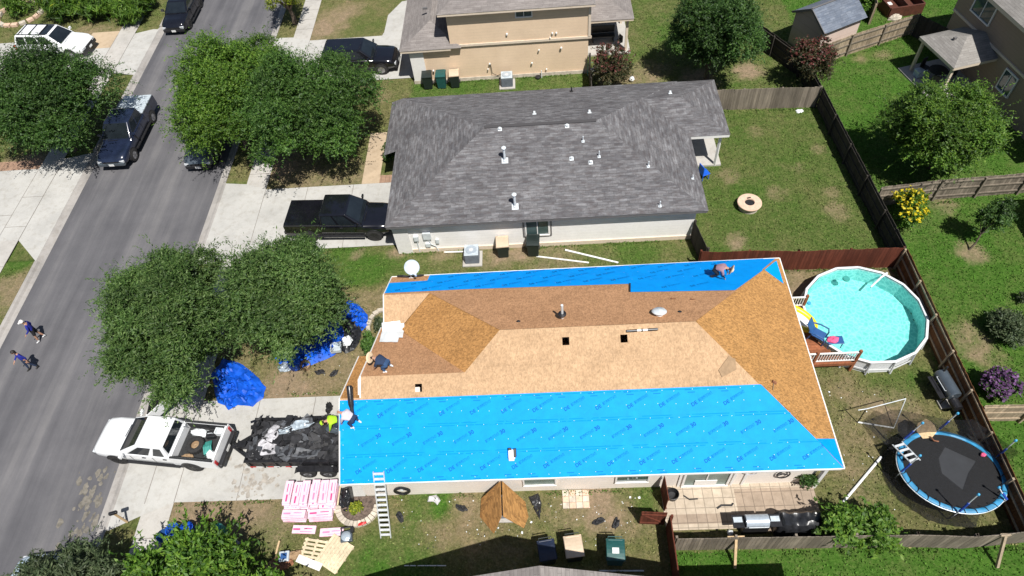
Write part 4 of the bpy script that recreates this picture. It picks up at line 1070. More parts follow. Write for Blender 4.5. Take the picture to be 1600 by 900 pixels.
l = MB(); l.tube([(-3.15, 39.14, 1.2), (-3.1, 39.1, .5), (-2.75, 39.1, .3), (-2.4, 39.05, .5)], .02, 6); l.build('refrigerant_line', M['black'], th)
v = MB(); p = PGAR.hit(664, 13); v.box(p, (.3, .12, .12)); v.build('roof_vent', M['trim_grey'], r1)

# ================================================================== the taupe house in the north-east corner, turned a little
rh = thing('taupe_house', 'two storey taupe house standing askew in the top right corner', 'house', (26.2, 39.5, 0), math.radians(9.5))
w = MB(); w.prism([(0, -13), (11, -13), (11, 0), (0, 0)], -.05, 2.75); w.build('lower_wall', M['wall_taupe'], rh)
w = MB(); w.prism([(-.06, -13.0), (11, -13.0), (11, .06), (-.06, .06)], 2.80, 5.2); w.build('upper_wall', M['wall_taupe'], rh)
w = MB(); w.box((-.09, -6.5, 2.76), (.08, 13, .14)); w.build('storey_band', M['trim_tan'], rh)
m = MB(); hip_faces(m, -.62, 11.6, -13.6, .62, 5.15, .5); m.build('roof', M['shingle_pale'], rh)
f = MB(); fascia(f, [(11, .58, 5.12), (-.58, .58, 5.12), (-.58, -13.5, 5.12)], .2); f.build('fascia', M['trim_tan'], rh)
window(rh, (-.1, -2.2, 4.1), 1.7, 1.15, 'W', glassm=M['glass'])
window(rh, (-.04, -6.3, 1.75), 1.0, 1.2, 'W', glassm=M['glass'], mullions=1)
window(rh, (-.1, -9.2, 4.0), 1.0, 1.0, 'W', glassm=M['glass'], mullions=0)
# its patio roof stands against the wall
pc = thing('patio_cover', 'hip roofed patio cover on posts against the taupe house', 'patio cover', (25.95, 39.75, 0), math.radians(13.5))
m = MB(); x0, x1, y0, y1 = -3.0, -.02, -5.1, -1.7; kk = .42; ze = 2.4
h = (y1 - y0) / 2; ym = (y0 + y1) / 2
A_ = Plane(0, kk, ze - kk * y0); B_ = Plane(0, -kk, ze + kk * y1); C_ = Plane(kk, 0, ze - kk * x0)
roof_face(m, A_, [(x0, y0), (x1, y0), (x1, ym), (x0 + h, ym)]); roof_face(m, B_, [(x1, y1), (x0, y1), (x0 + h, ym), (x1, ym)]); roof_face(m, C_, [(x0, y1), (x0, y0), (x0 + h, ym)])
m.build('roof', M['shingle_pale'], pc)
f = MB(); fascia(f, [(x1, y1 - .03, ze), (x0 + .03, y1 - .03, ze), (x0 + .03, y0 + .03, ze), (x1, y0 + .03, ze)], .18, .05); f.build('fascia', M['trim_tan'], pc)
f = MB(); f.box(((x0 + x1) / 2, ym, ze - .1), (2.8, 3.2, .04)); f.build('soffit', M['soffit'], pc)
for y in (y0 + .25, y1 - .25):
    f = MB(); f.box((x0 + .25, y, ze / 2), (.15, .15, ze - .1)); f.build('post', M['trim_tan'], pc)
f = MB(); f.prism([(x0 - .35, y0 - .2), (x1, y0 - .2), (x1, y1 + .2), (x0 - .35, y1 + .2)], -.05, .09); f.build('slab', M['walk'], pc)
p = MB(); p.box((-1.9, ym + .2, C_.z(-1.9, 0) + .1), (.18, .12, .14)); p.build('roof_vent', M['trim_grey'], pc)

# ================================================================== garden shed
sh = thing('garden_shed', 'small gabled garden shed with slate blue shingle roof and pale pink wall', 'shed', tuple(at(1280, 55, 2.2).xy) + (0,), math.atan2(1.49, 3.06))
sh.location = (18.08, 38.67, 0)
L, Wd = 3.42, 2.88
w = MB(); w.prism([(.15, .15), (L - .15, .15), (L - .15, Wd - .15), (.15, Wd - .15)], -.05, 2.15); w.build('wall', M['wall_shed'], sh)
w = MB(); w.add([(.12, .15, 0), (.12, Wd - .15, 0), (.12, Wd - .15, 2.17), (.12, Wd / 2, 3.02), (.12, .15, 2.17), (.17, .15, 0), (.17, Wd - .15, 0), (.17, Wd - .15, 2.17), (.17, Wd / 2, 3.02), (.17, .15, 2.17)],
     [(0, 4, 3, 2, 1), (5, 6, 7, 8, 9), (0, 1, 6, 5), (1, 2, 7, 6), (2, 3, 8, 7), (3, 4, 9, 8), (4, 0, 5, 9)]); w.build('gable_wall', M['shed_dark'], sh)
m = MB(); k2 = .62; a = Plane(0, k2, 2.17 - k2 * 0); b = Plane(0, -k2, 2.17 + k2 * Wd)
roof_face(m, a, [(0, -.06), (L + .05, -.06), (L + .05, Wd / 2), (0, Wd / 2)], 0, .06); roof_face(m, b, [(L + .05, Wd + .06), (0, Wd + .06), (0, Wd / 2), (L + .05, Wd / 2)], 0, .06); m.build('roof', M['shingle_blue'], sh)
f = MB(); f.beam((0, -.06, 2.17), (0, Wd / 2, 3.08), .05, .14); f.beam((0, Wd / 2, 3.08), (0, Wd + .06, 2.17), .05, .14); f.beam((0, Wd / 2, 3.16), (L, Wd / 2, 3.16), .12, .03); f.build('barge_board', M['trim_grey'], sh)
f = MB(); f.box((.10, 1.0, .75), (.05, .5, .3)); f.build('wall_hatch', M['chair_blue'], sh)

# ================================================================== the house to the south, only its gable tip in view
so_h = thing('south_house', 'taupe roofed house whose gable tip just shows at the bottom edge', 'house')
m = MB(); kS = .46
hip_faces(m, -7.6, 6.2, -9.5, 5.95, 2.62, .47, gable=('N',)); 
m.build('roof', M['shingle_tan'], so_h)
m = MB(); hip_faces(m, 3.0, 9.25, -9.3, 6.12, 2.60, .28, gable=()); m.build('lower_roof', M['shingle_tan'], so_h)
w = MB(); w.prism([(-7.2, -9.0), (8.8, -9.0), (8.8, 5.6), (-7.2, 5.6)], -.05, 2.5); w.add([(-7.2, 5.55, 2.4), (5.8, 5.55, 2.4), (-.7, 5.55, 5.55), (-7.2, 5.6, 2.4), (5.8, 5.6, 2.4), (-.7, 5.6, 5.55)], [(0, 1, 2), (3, 5, 4), (0, 3, 4, 1), (1, 4, 5, 2), (2, 5, 3, 0)]); w.build('wall', M['wall_cream'], so_h)

# a house past the right edge whose shadow reaches the lawn
eh = thing('east_house', 'house past the right edge whose shadow falls on the far lawn', 'house')
m = MB(); hip_faces(m, 25.25, 37, 10.5, 24.5, 2.6, .5); m.build('roof', M['shingle_tan'], eh)
w = MB(); w.prism([(25.7, 11), (36.6, 11), (36.6, 24.05), (25.7, 24.05)], -.05, 2.55); w.build('wall', M['wall_tan'], eh)
# ------------------------------------------------------------------ fences: pickets, rails and posts
def fence(name, label, pts, mat, h=1.52, rails=True, rail_side=1, posts=True, seed=1, step=0.145, group=None, postmat=None, wave=0.02, dx=2.35):
    t = thing(name, label, 'fence', (pts[0][0], pts[0][1], 0), 0, group)
    o0 = Vector((pts[0][0], pts[0][1], 0)); r = random.Random(seed)
    pk = MB(); rl = []; ps = []
    for (a, b) in zip(pts[:-1], pts[1:]):
        a = Vector((a[0], a[1], 0)) - o0; b = Vector((b[0], b[1], 0)) - o0
        d = b - a; L = d.length; d /= L; nrm = Vector((-d.y, d.x, 0)); ang = math.atan2(d.y, d.x)
        n = max(1, int(L / step))
        for i in range(n):
            c = a + d * (L * (i + .5) / n)
            hh = h + r.gauss(0, .012) + wave * nz(c.x * .5 + 10, c.y * .5, seed)
            pk.box((c.x, c.y, hh / 2 - .02), (L / n - 0.008, .022, hh + .04), rz=ang + r.gauss(0, .012))
        if rails:
            for z in (.28, h * .55, h - .18):
                m_ = MB(); off = nrm * .035 * rail_side; m_.beam(a + off + Vector((0, 0, z)), b + off + Vector((0, 0, z)), .045, .09); rl.append(m_)
        if posts:
            k = max(1, round(L / dx))
            for i in range(k + 1):
                c = a + d * (L * i / k) + nrm * .085 * rail_side
                m_ = MB(); m_.box((c.x, c.y, (h - .05) / 2), (.09, .09, h), rz=ang); ps.append(m_)
    pk.build('pickets', mat, t)
    for m_ in rl: m_.build('rail', postmat or mat, t)
    for m_ in ps: m_.build('post', postmat or mat, t)
    return t
fence('dark_fence', 'tall dark weathered fence along the east side of the grey house yard', [(17.05, 34.25), (17.62, 21.62)], M['fence_dark'], rail_side=-1, seed=2)
fence('brown_fence', 'brown stained fence with posts along the pool and trampoline yard', [(17.62, 21.50), (17.75, 7.95)], M['fence_brown'], rail_side=-1, seed=3, postmat=M['fence_tan'], dx=1.9)
fence('red_fence', 'red stained board fence between the pool and the grey house yard', [(17.55, 21.58), (12.5, 21.72), (7.75, 22.0)], M['fence_red'], rail_side=-1, seed=4, wave=.10, h=1.5)
fence('side_fence', 'short dark fence from the grey house corner towards the blue roof', [(7.72, 24.1), (8.05, 22.2)], M['fence_dark'], rail_side=1, seed=5)
fence('back_fence', 'weathered grey board fence behind the grey house patio', [(17.0, 34.28), (10.2, 34.62)], M['fence_grey'], rail_side=-1, rails=True, seed=6)
fence('low_fence', 'grey picket fence along the south side of the patio and trampoline', [(4.45, 7.96), (13.4, 7.86), (15.5, 7.74), (18.1, 7.92)], M['fence_grey'], rail_side=1, seed=7, h=1.46, wave=.05)
fence('south_side_fence', 'dark red stained fence running out of view at the bottom beside the bins', [(4.30, 8.85), (4.28, 3.0)], M['fence_red'], rail_side=1, seed=8, h=1.5)
fence('neighbour_fence', 'grey fence with rails beyond the yellow flowered bush', [(17.75, 25.75), (21.0, 26.05), (30, 26.35)], M['fence_grey'], rail_side=-1, seed=9, h=1.5)
fence('cedar_fence', 'pale brown fence at the right edge below the purple bush', [(17.85, 13.02), (24, 12.9)], M['fence_tan'], rail_side=-1, seed=10, h=1.5)
fence('diagonal_fence', 'dark fence running diagonally past the shed gable', [(17.0, 34.4), (16.75, 37.4), (14.3, 42.2), (13.0, 46.0)], M['fence_dark'], rail_side=1, seed=11)
fence('shed_fence', 'sunlit grey rail fence in front of the garden shed', [(16.95, 37.75), (20.26, 39.30), (25.05, 41.15)], M['fence_tan'], rail_side=-1, seed=12, postmat=M['fence_grey'])
fence('shaded_fence', 'dark fence from the rail fence corner to the taupe house', [(25.1, 41.1), (26.35, 39.0)], M['fence_dark'], rail_side=1, seed=13)
fence('tan_yard_fence', 'dark fence from the tan house corner to the red tinged bush', [(3.35, 39.2), (3.25, 35.4)], M['fence_dark'], rail_side=1, seed=14)
fence('far_yard_fence', 'pale fence beside the brown timber box at the top', [(22.9, 42.6), (23.9, 47.0)], M['fence_tan'], rail_side=1, seed=15)
# gates standing open
def gate(name, label, hinge, ang, L=1.0, h=1.45, tilt=0.0):
    t = thing(name, label, 'gate', hinge, ang)
    p = MB()
    for i in range(7): p.box((L * (i + .5) / 7, 0, h / 2 + .06), (L / 7 - .008, .022, h + random.uniform(-.015, .015)))
    p.build('pickets', M['fence_red'], t)
    for z in (.3, h - .2):
        q = MB(); q.box((L / 2, .035, z), (L - .04, .045, .09)); q.build('rail', M['fence_red'], t)
    q = MB(); q.beam((.06, .035, .35), (L - .06, .035, h - .25), .045, .08); q.build('brace', M['fence_red'], t)
    return t
gate('garden_gate', 'red stained gate swung open across the dry grass', (4.22, 8.95, 0), math.radians(176), 1.0)
gate('garden_gate', 'dark red gate leaf standing open against the cream wall', (4.30, 10.45, 0), math.radians(-88), 0.95)
# raking timber braces outside the low fence
def rake(label, base, top, mat, head):
    t = thing('fence_brace', label, 'brace', (base.x, base.y, 0), 0, 'raking braces outside the low fence')
    d = top - Vector((base.x, base.y, 0))
    q = MB(); q.beam((0, 0, 0), d, .10, .10); q.build('raker', mat, t)
    q = MB(); q.beam(d + Vector((-head, 0, 0)), d + Vector((head, 0, 0)), .10, .10); q.build('head_plate', mat, t)
rake('pale timber brace with a wide head propped against the low grey fence', at(1148, 887), at(1150, 840, 1.30), M['timber'], .32)
rake('brown timber brace propped near the right end of the low fence', at(1558, 886), at(1571, 836, 1.40), M['fence_tan'], .18)
# ------------------------------------------------------------------ trees and plants
def leaf_mesh(name, P, Nrm, L, Wd, mat, parent, seed, droop=0.0, flat=0.5, tone=None):
    """many small leaf sprays; P points, Nrm outward directions"""
    r = np.random.RandomState(seed); n = len(P)
    d = r.normal(size=(n, 3)); d[:, 2] = d[:, 2] * .6 - droop
    d = d + Nrm * .7; d /= np.linalg.norm(d, axis=1)[:, None] + 1e-9
    u = r.normal(size=(n, 3)) * (1 - flat) + np.array([0, 0, 1.0]) * flat + Nrm * .5
    s = np.cross(d, u); s /= np.linalg.norm(s, axis=1)[:, None] + 1e-9
    l = (L * r.uniform(.6, 1.4, n))[:, None]; w = (Wd * r.uniform(.6, 1.4, n))[:, None]
    nn = np.cross(s, d)
    a = P - d * l * .5; b = P + s * w * .5 - nn * w * .12; c = P + d * l * .5; e = P - s * w * .5 - nn * w * .12
    V = np.stack([a, b, c, e], 1).reshape(-1, 3).astype(np.float32)
    me = bpy.data.meshes.new(name); me.vertices.add(4 * n); me.vertices.foreach_set('co', V.ravel())
    me.loops.add(4 * n); me.loops.foreach_set('vertex_index', np.arange(4 * n, dtype=np.int32))
    me.polygons.add(n); me.polygons.foreach_set('loop_start', np.arange(0, 4 * n, 4, dtype=np.int32)); me.polygons.foreach_set('loop_total', np.full(n, 4, dtype=np.int32))
    tv = np.ones((n, 4), dtype=np.float32)
    if tone is not None: tv[:, :3] = tone[:, None] if tone.ndim == 1 else tone
    ta = me.color_attributes.new('tone', 'FLOAT_COLOR', 'POINT'); ta.data.foreach_set('color', np.repeat(tv, 4, axis=0).ravel())
    me.materials.append(mat); me.update(calc_edges=True)
    o = bpy.data.objects.new(name, me); COL.objects.link(o); o.parent = parent
    return o

def crown_points(rx, ry, rz, zc, n, seed, lobes=22, lobe=0.42, shaggy=0.12):
    """leaf places strung along short twigs that stand out of a set of lobes"""
    r = np.random.RandomState(seed)
    C = []
    while len(C) < lobes:                        # spread the lobes evenly so the crown has no great holes
        best = None; bd = -1
        for _ in range(14):
            p = r.normal(size=3); p /= np.linalg.norm(p); p *= r.uniform(.55, 1.0)
            if p[2] < -.65: continue
            d = min([np.linalg.norm(p - q) for q in C]) if C else 1
            if d > bd: bd = d; best = p
        C.append(best)
    az = np.arctan2([c[1] for c in C], [c[0] for c in C]); ph = r.uniform(0, 6.28, 3)
    mod = 1 + .10 * np.sin(2 * az + ph[0]) + .09 * np.sin(3 * az + ph[1]) + .07 * np.sin(5 * az + ph[2])
    C = np.array(C) * mod[:, None] * np.array([rx, ry, rz]) * (1 - lobe * .66) * r.uniform(.80, 1.13, lobes)[:, None]
    R = lobe * min(rx, ry) * r.uniform(.50, 1.22, lobes)
    per = 9; nt = n // per
    k = r.choice(lobes, nt, p=R ** 2 / (R ** 2).sum())
    v = r.normal(size=(nt, 3)); v[:, 2] += .25; v /= np.linalg.norm(v, axis=1)[:, None]
    sq_ = np.array([1, 1, .8 if rz < rx else 1.0])
    base = C[k] + v * (R[k] * r.uniform(.45, .85, nt))[:, None] * sq_
    d = v + r.normal(0, .45, (nt, 3)); d[:, 2] += .10; d /= np.linalg.norm(d, axis=1)[:, None]
    ln = R[k] * r.uniform(.18, .42, nt) * (1 + (r.rand(nt) < .16) * shaggy * 5 * r.rand(nt)) + .06
    t = r.uniform(.0, 1.0, (nt, per))
    P = base[:, None, :] + d[:, None, :] * (ln[:, None] * t)[:, :, None] + r.normal(0, .045, (nt, per, 3))
    # long loose shoots break the outline
    ns = int(nt * .035 * (shaggy / .12) ** .5)
    sh = r.choice(nt, ns, replace=False)
    dd = v[sh] * .8 + r.normal(0, .35, (ns, 3)); dd[:, 2] = dd[:, 2] * .5 + .12; dd /= np.linalg.norm(dd, axis=1)[:, None]
    ll = r.uniform(.35, 1.0, ns) * min(1, rx / 2.6)
    tt = np.linspace(.15, 1, per)[None, :] ** .8
    P[sh] = base[sh][:, None, :] + dd[:, None, :] * (R[k][sh][:, None] * .45 + ll[:, None] * tt)[:, :, None] + r.normal(0, .03, (ns, per, 3)) - np.array([0, 0, .25])[None, None, :] * (tt ** 2)[:, :, None]
    d[sh] = dd
    P[:, :, 2] += zc
    V = np.repeat(d[:, None, :], per, 1) * .8 + v[:, None, :] * .4
    P = P.reshape(-1, 3); V = V.reshape(-1, 3); V /= np.linalg.norm(V, axis=1)[:, None]
    keep = P[:, 2] > .2
    global TONE
    TONE = np.repeat(r.uniform(.72, 1.25, lobes)[k], per)[keep]
    return P[keep], V[keep], C + np.array([0, 0, zc])

def tree(name, label, x, y, rx, ry, rz, zc, mat, n, seed, cat='tree', L=.15, Wd=.056, lobes=22, lobe=.42, trunk=.16, base=None, group=None, shaggy=.12, droop=.15, extra=None, stems=1, flat=.72):
    t = thing(name, label, cat, (x, y, 0), 0, group)
    P, V, C = crown_points(rx, ry, rz, zc, n, seed, lobes, lobe, shaggy)
    leaf_mesh('crown', P, V, L, Wd, mat, t, seed, droop, flat, TONE)
    r = random.Random(seed)
    b = Vector(base) - Vector((x, y, 0)) if base else Vector((0, 0, 0))
    q = MB()
    fork = Vector((b.x * .5, b.y * .5, max(.3, (zc - rz) * .8)))
    if stems == 1:
        q.tube([b - Vector((0, 0, .1)), b + (fork - b) * .5 + Vector((r.uniform(-.08, .08), r.uniform(-.08, .08), 0)), fork], [trunk * 1.3, trunk, trunk * .85], 9)
    for c in (C[::max(1, len(C) // 9)] if stems == 1 else C[::max(1, len(C) // stems)]):
        c = Vector(c); s0 = fork if stems == 1 else b + Vector((r.uniform(-.15, .15), r.uniform(-.15, .15), 0))
        mid = s0 + (c - s0) * .5 + Vector((r.uniform(-.2, .2), r.uniform(-.2, .2), r.uniform(.0, .3)))
        k = .5 if stems == 1 else .35
        q.tube([s0, mid, c], [trunk * k * 1.2, trunk * k * .7, trunk * k * .25], 6)
    q.build('trunk', M['bark'], t, smooth=True)
    if extra:
        m2, frac, l2, w2, top = extra
        k = [i for i in range(len(P)) if P[i][2] > zc + top * rz]; r2 = np.random.RandomState(seed + 5); r2.shuffle(k); k = k[:int(n * frac)]
        leaf_mesh('blossom', P[k] + V[k] * .08, V[k], l2, w2, m2, t, seed + 9, 0)
    return t
OAK = 'street trees'
tree('street_tree', 'dark green street tree beside the navy pickup on the west pavement', -30.7, 34.7, 4.1, 4.4, 2.5, 4.1, M['leaf_dark'], 120000, 11, base=(-30.6, 34.4, 0), lobes=44, lobe=.32, shaggy=.25, group=OAK)
tree('street_tree', 'bright green street tree overhanging the road above the hidden slate car', -18.45, 34.0, 3.8, 5.2, 2.3, 4.2, M['leaf_oak2'], 105000, 12, base=(-18.9, 33.6, 0), lobes=36, lobe=.30, shaggy=.4, group=OAK)
tree('lawn_tree', 'dense deep green tree on the lawn beside the tan house driveway', -13.45, 32.1, 3.75, 4.7, 2.6, 4.2, M['leaf_oak'], 110000, 13, base=(-14.2, 34.2, 0), lobes=38, lobe=.31, shaggy=.3, group='front lawn trees')
tree('street_tree', 'olive green street tree above the white pickup', -17.35, 17.1, 2.9, 4.5, 2.5, 4.2, M['leaf_olive'], 130000, 14, base=(-18.2, 18.0, 0), lobes=42, lobe=.31, L=.165, Wd=.045, shaggy=.45, group=OAK)
tree('lawn_tree', 'olive green tree shading the blue tarpaulins on the dry front lawn', -11.95, 18.5, 2.8, 3.55, 2.4, 4.3, M['leaf_olive'], 115000, 15, base=(-13.3, 18.9, 0), lobes=40, lobe=.31, L=.165, Wd=.045, shaggy=.45, group='front lawn trees')
tree('shade_tree', 'round dark tree over the straw patch in the tan house back yard', 10.9, 37.6, 2.75, 2.9, 2.5, 3.6, M['leaf_dark'], 70000, 16, lobes=24, lobe=.38)
tree('shade_tree', 'broad bright tree beside the taupe house patio cover', 21.25, 28.0, 2.85, 2.9, 2.0, 3.1, M['leaf_oak2'], 80000, 17, base=(21.8, 28.6, 0), lobes=34, lobe=.34, shaggy=.3)
tree('corner_tree', 'grey green tree at the bottom left corner over a pale car', -18.8, 6.75, 2.4, 1.35, 1.3, 2.3, M['leaf_sage'], 22000, 18, L=.20, Wd=.05, lobes=18, lobe=.42, shaggy=.35)
tree('leafy_tree', 'lime green leafy tree with upright shoots at the bottom left', -13.9, 6.75, 3.1, 1.9, 1.6, 2.0, M['leaf_lime'], 44000, 19, L=.22, Wd=.085, lobes=26, lobe=.34, shaggy=.55, stems=9, trunk=.1, droop=-.3)
tree('yellow_tree', 'small yellow green tree at the top edge beside the road', -18.4, 47.6, 1.8, 1.9, 1.3, 2.7, M['leaf_ygreen'], 9000, 20, lobes=12, lobe=.45)
tree('lawn_tree', 'dark tree at the top edge shading the tan house lawn', -13.6, 54.0, 3.0, 3.0, 2.0, 3.8, M['leaf_dark'], 24000, 21, lobes=20, group='front lawn trees')
tree('shade_tree', 'leafy tree at the top edge left of the shed', 15.1, 46.1, 1.7, 1.8, 1.6, 2.6, M['leaf_oak'], 16000, 22, lobes=14)
tree('crepe_myrtle', 'red tinged crepe myrtle where the fences meet by the shed', 17.1, 36.2, 1.75, 1.5, 1.35, 2.0, M['leaf_myrtle'], 9000, 23, stems=8, trunk=.07, lobes=20, lobe=.34, shaggy=.7, droop=-.35, extra=(M['leaf_redbloom'], .10, .15, .10, .35))
tree('crepe_myrtle', 'red tinged crepe myrtle below the tan house porch', 4.75, 37.0, 1.35, 1.55, 1.3, 1.9, M['leaf_myrtle'], 9000, 24, stems=8, trunk=.06, lobes=18, lobe=.36, shaggy=.6, droop=-.35, extra=(M['leaf_redbloom'], .05, .15, .10, .3))
tree('yellow_bush', 'bush covered in yellow flowers beside the dark fence', 18.85, 24.6, .95, 1.5, .85, 1.35, M['leaf_lime'], 7000, 25, cat='bush', stems=7, trunk=.04, lobes=14, lobe=.42, shaggy=.4, droop=-.3, extra=(M['leaf_yellow'], .075, .17, .14, .1))
tree('sapling', 'thin young tree in a ring of bare straw on the right lawn', 22.2, 23.0, .85, .80, .95, 2.0, M['leaf_dark'], 3200, 26, base=(21.55, 22.45, 0), trunk=.045, lobes=9, lobe=.45, shaggy=.4)
tree('purple_bush', 'round bush of purple flowers against the brown fence', 19.3, 14.3, .66, .72, .58, .80, M['leaf_dark'], 6000, 27, cat='bush', stems=6, trunk=.04, lobes=14, lobe=.45, extra=(M['leaf_purple'], .38, .15, .12, -.3))
tree('grey_bush', 'grey green bush at the right edge of the far lawn', 20.9, 17.2, .85, .90, .6, .75, M['leaf_sage'], 6500, 28, cat='bush', stems=6, trunk=.03, lobes=14, lobe=.42, shaggy=.4)
tree('fence_shrub', 'straggling green shrub growing over the low fence', 11.5, 8.35, 1.75, .75, .60, 1.05, M['leaf_oak2'], 12000, 29, cat='bush', stems=9, trunk=.035, lobes=24, lobe=.42, shaggy=.5, L=.20, Wd=.10)
tree('entry_shrub', 'dark clipped shrub by the entry of the grey house', -9.3, 32.0, .38, 1.3, .55, .65, M['leaf_dark'], 2600, 30, cat='bush', stems=4, trunk=.03, lobes=12, lobe=.7, shaggy=.05)
tree('entry_shrub', 'rounded green shrub below the boards at the entry of the reroofed house', -8.85, 17.9, .48, .72, .50, .60, M['leaf_oak'], 2600, 31, cat='bush', stems=4, trunk=.03, lobes=10, lobe=.6, shaggy=.1)
tree('entry_shrub', 'small grey shrub in a stone ring beside the entry boards', -8.55, 19.2, .28, .60, .38, .40, M['leaf_sage'], 1300, 32, cat='bush', stems=3, trunk=.02, lobes=8, lobe=.6)
tree('clipped_bush', 'round clipped bush in a stone ring in the top left corner', -42.0, 51.8, 1.15, 1.15, .85, .95, M['leaf_oak2'], 5200, 33, cat='bush', stems=4, trunk=.04, lobes=16, lobe=.5, shaggy=.03)
tree('yellow_bush', 'yellow green bush at the left edge beside the brick border', -36.2, 33.5, 1.3, .75, .5, .6, M['leaf_ygreen'], 3200, 34, cat='bush', stems=4, trunk=.03, lobes=12, lobe=.5)
tree('clipped_bush', 'bright green bush behind the garden shed', 22.7, 44.0, .95, 1.2, .9, .9, M['leaf_lime'], 4800, 35, cat='bush', stems=4, trunk=.03, lobes=12, lobe=.5)
for i, (x, y, rx, ry, lab) in enumerate(((-37.4, 51.3, 2.0, 2.3, 'tall yellow tipped grassy shrub nearest the clipped bush'), (-34.3, 51.0, 1.9, 2.2, 'tall yellow tipped grassy shrub between two others above the white car'), (-31.5, 50.4, 1.7, 2.2, 'dark green drooping shrub beside the car at the top of the road'))):
    tree('grassy_shrub', lab, x, y, rx, ry, 1.1, 1.35, M['leaf_lime'] if i < 2 else M['leaf_oak2'], 11000, 40 + i, cat='bush', stems=7, trunk=.05, lobes=18, lobe=.42, L=.62, Wd=.06, droop=.8, shaggy=.3, group='tall shrubs along the top left', extra=(M['leaf_ygreen'], .05, .5, .05, .45) if i < 2 else None)
for i, (px, py, lab) in enumerate(((1560, 497, 'small leafless shrub above the grey green bush'), (1595, 470, 'little green plant at the right edge'))):
    p = at(px, py)
    tree('small_plant', lab, p.x, p.y, .3, .3, .25, .3, M['leaf_sage'], 500, 60 + i, cat='plant', stems=5, trunk=.02, lobes=6, lobe=.5, shaggy=.6, L=.16, Wd=.04)
p = at(1258, 742, .5)
tree('potted_plant', 'dark leafy plant in a pot at the corner post of the cream wall', 10.15, 10.35, .34, .26, .42, .75, M['leaf_dark'], 900, 63, cat='plant', stems=5, trunk=.02, lobes=7, lobe=.55, shaggy=.5)

# ------------------------------------------------------------------ grass blades over the lawns
def grass():
    r = np.random.RandomState(99); n = 260000
    x = r.uniform(-44, 33, n); y = r.uniform(6.2, 54, n)
    px_ = AX[0][0] * x + AX[1][0] * y + AX[2][0] * (-CAM_H); py_ = AX[0][1] * x + AX[1][1] * y + AX[2][1] * (-CAM_H); pz_ = AX[0][2] * x + AX[1][2] * y + AX[2][2] * (-CAM_H)
    u = px_ / pz_ * 1069.275; v = py_ / pz_ * 1069.275
    ok = (np.abs(u) < 860) & (np.abs(v) < 500)
    for (a, b, c, d) in ((-29.5, -19.4, -99, 99), (-18.2, -16.7, -99, 99), (-32.5, -30.9, -99, 99), (-18.2, -8.2, 10.4, 15.55), (-18.2, -8.2, 24.65, 29.8), (-18.2, -8.3, 39.7, 45.3), (-19.6, -18, 9.2, 17), (-19.6, -18, 23.9, 30.7), (-19.6, -18, 39.2, 46.1), (-60, -29.2, 24.5, 34.2), (-60, -29.2, 42.2, 48.5),
                         (-8.3, 10.5, 10.5, 20.0), (-8.2, 7.8, 24.1, 33.9), (-8.5, 3.4, 39.1, 54), (3.2, 6.4, 40.9, 47), (7.7, 10.4, 29.5, 34), (4.2, 10.7, 8.5, 10.8), (-10.95, -8.3, 29.6, 34.4), (-16.8, -8.9, 44.1, 50), (26.3, 40, 26, 39.6), (-9.6, -7.5, 9.1, 10.5), (23, 28, 34.2, 38), (18, 22, 38.6, 43)):
        ok &= ~((x > a) & (x < b) & (y > c) & (y < d))
    ok &= (x - PCX_) ** 2 + (y - PCY_) ** 2 > 2.8 ** 2
    gx, gy, gc = GRID
    i = np.clip(np.searchsorted(gx, x), 0, len(gx) - 1); j = np.clip(np.searchsorted(gy, y), 0, len(gy) - 1)
    c = gc[j, i]; dry, lush, dirt = c[:, 0:1], c[:, 1:2], c[:, 2:3]
    ok &= r.rand(n) > dirt[:, 0] * 1.6
    g = np.array([.080, .114, .028]) * (1 - lush) + np.array([.056, .138, .017]) * lush
    g = g * (1 - dry) + np.array([.20, .172, .082]) * dry
    g = g * r.uniform(.75, 1.5, (n, 1))
    P = np.stack([x, y, np.full(n, .035)], 1)[ok]; Nr = np.tile(np.array([0, 0, 1.3]), (len(P), 1))
    # ranker growth left standing along the fences and walls
    Q = []
    for (x0, y0, x1, y1) in ((17.0, 34.2, 17.5, 21.7), (17.4, 21.4, 17.55, 8.1), (17.75, 34, 17.85, 8.3), (7.8, 21.8, 17.4, 21.4), (4.6, 8.1, 17.8, 8.0), (4.6, 7.75, 18, 7.65), (10.6, 34.35, 16.9, 34.1), (-8.0, 24.0, 7.3, 24.0), (-7.2, 10.4, 4.1, 10.4), (-5.6, 39.0, 3.2, 39.0), (17.9, 25.6, 27, 25.9), (17.3, 37.7, 25, 41.0), (-16.7, 10.4, -9.6, 10.4), (-16.7, 15.6, -9.2, 15.6), (-19.4, 17, -19.4, 24), (-16.7, 24.6, -8.3, 24.6)):
        m_ = int(40 * math.hypot(x1 - x0, y1 - y0)); tt = r.rand(m_)[:, None] ** 1.0
        keep_ = np.array([nz(a_ * 11 + x0, y0) > -.15 for a_ in tt[:, 0]])
        Q.append((np.array([[x0, y0]]) + tt * np.array([[x1 - x0, y1 - y0]]) + r.normal(0, .055, (m_, 2)))[keep_])
    Q = np.concatenate(Q); P = np.concatenate([P, np.concatenate([Q, np.full((len(Q), 1), .07)], 1)]); Nr = np.tile(np.array([0, 0, 1.3]), (len(P), 1))
    gg = np.concatenate([g[ok], np.array([.062, .112, .022]) * r.uniform(.7, 1.5, (len(Q), 1))])
    o = leaf_mesh('grass', P, Nr, .10, .055, M['blades'], None, 5, -.3, .2, gg); tag(o, 'short mown grass with straw coloured patches', 'grass', kind='stuff')
PCX_, PCY_ = 14.78, 18.28
grass()
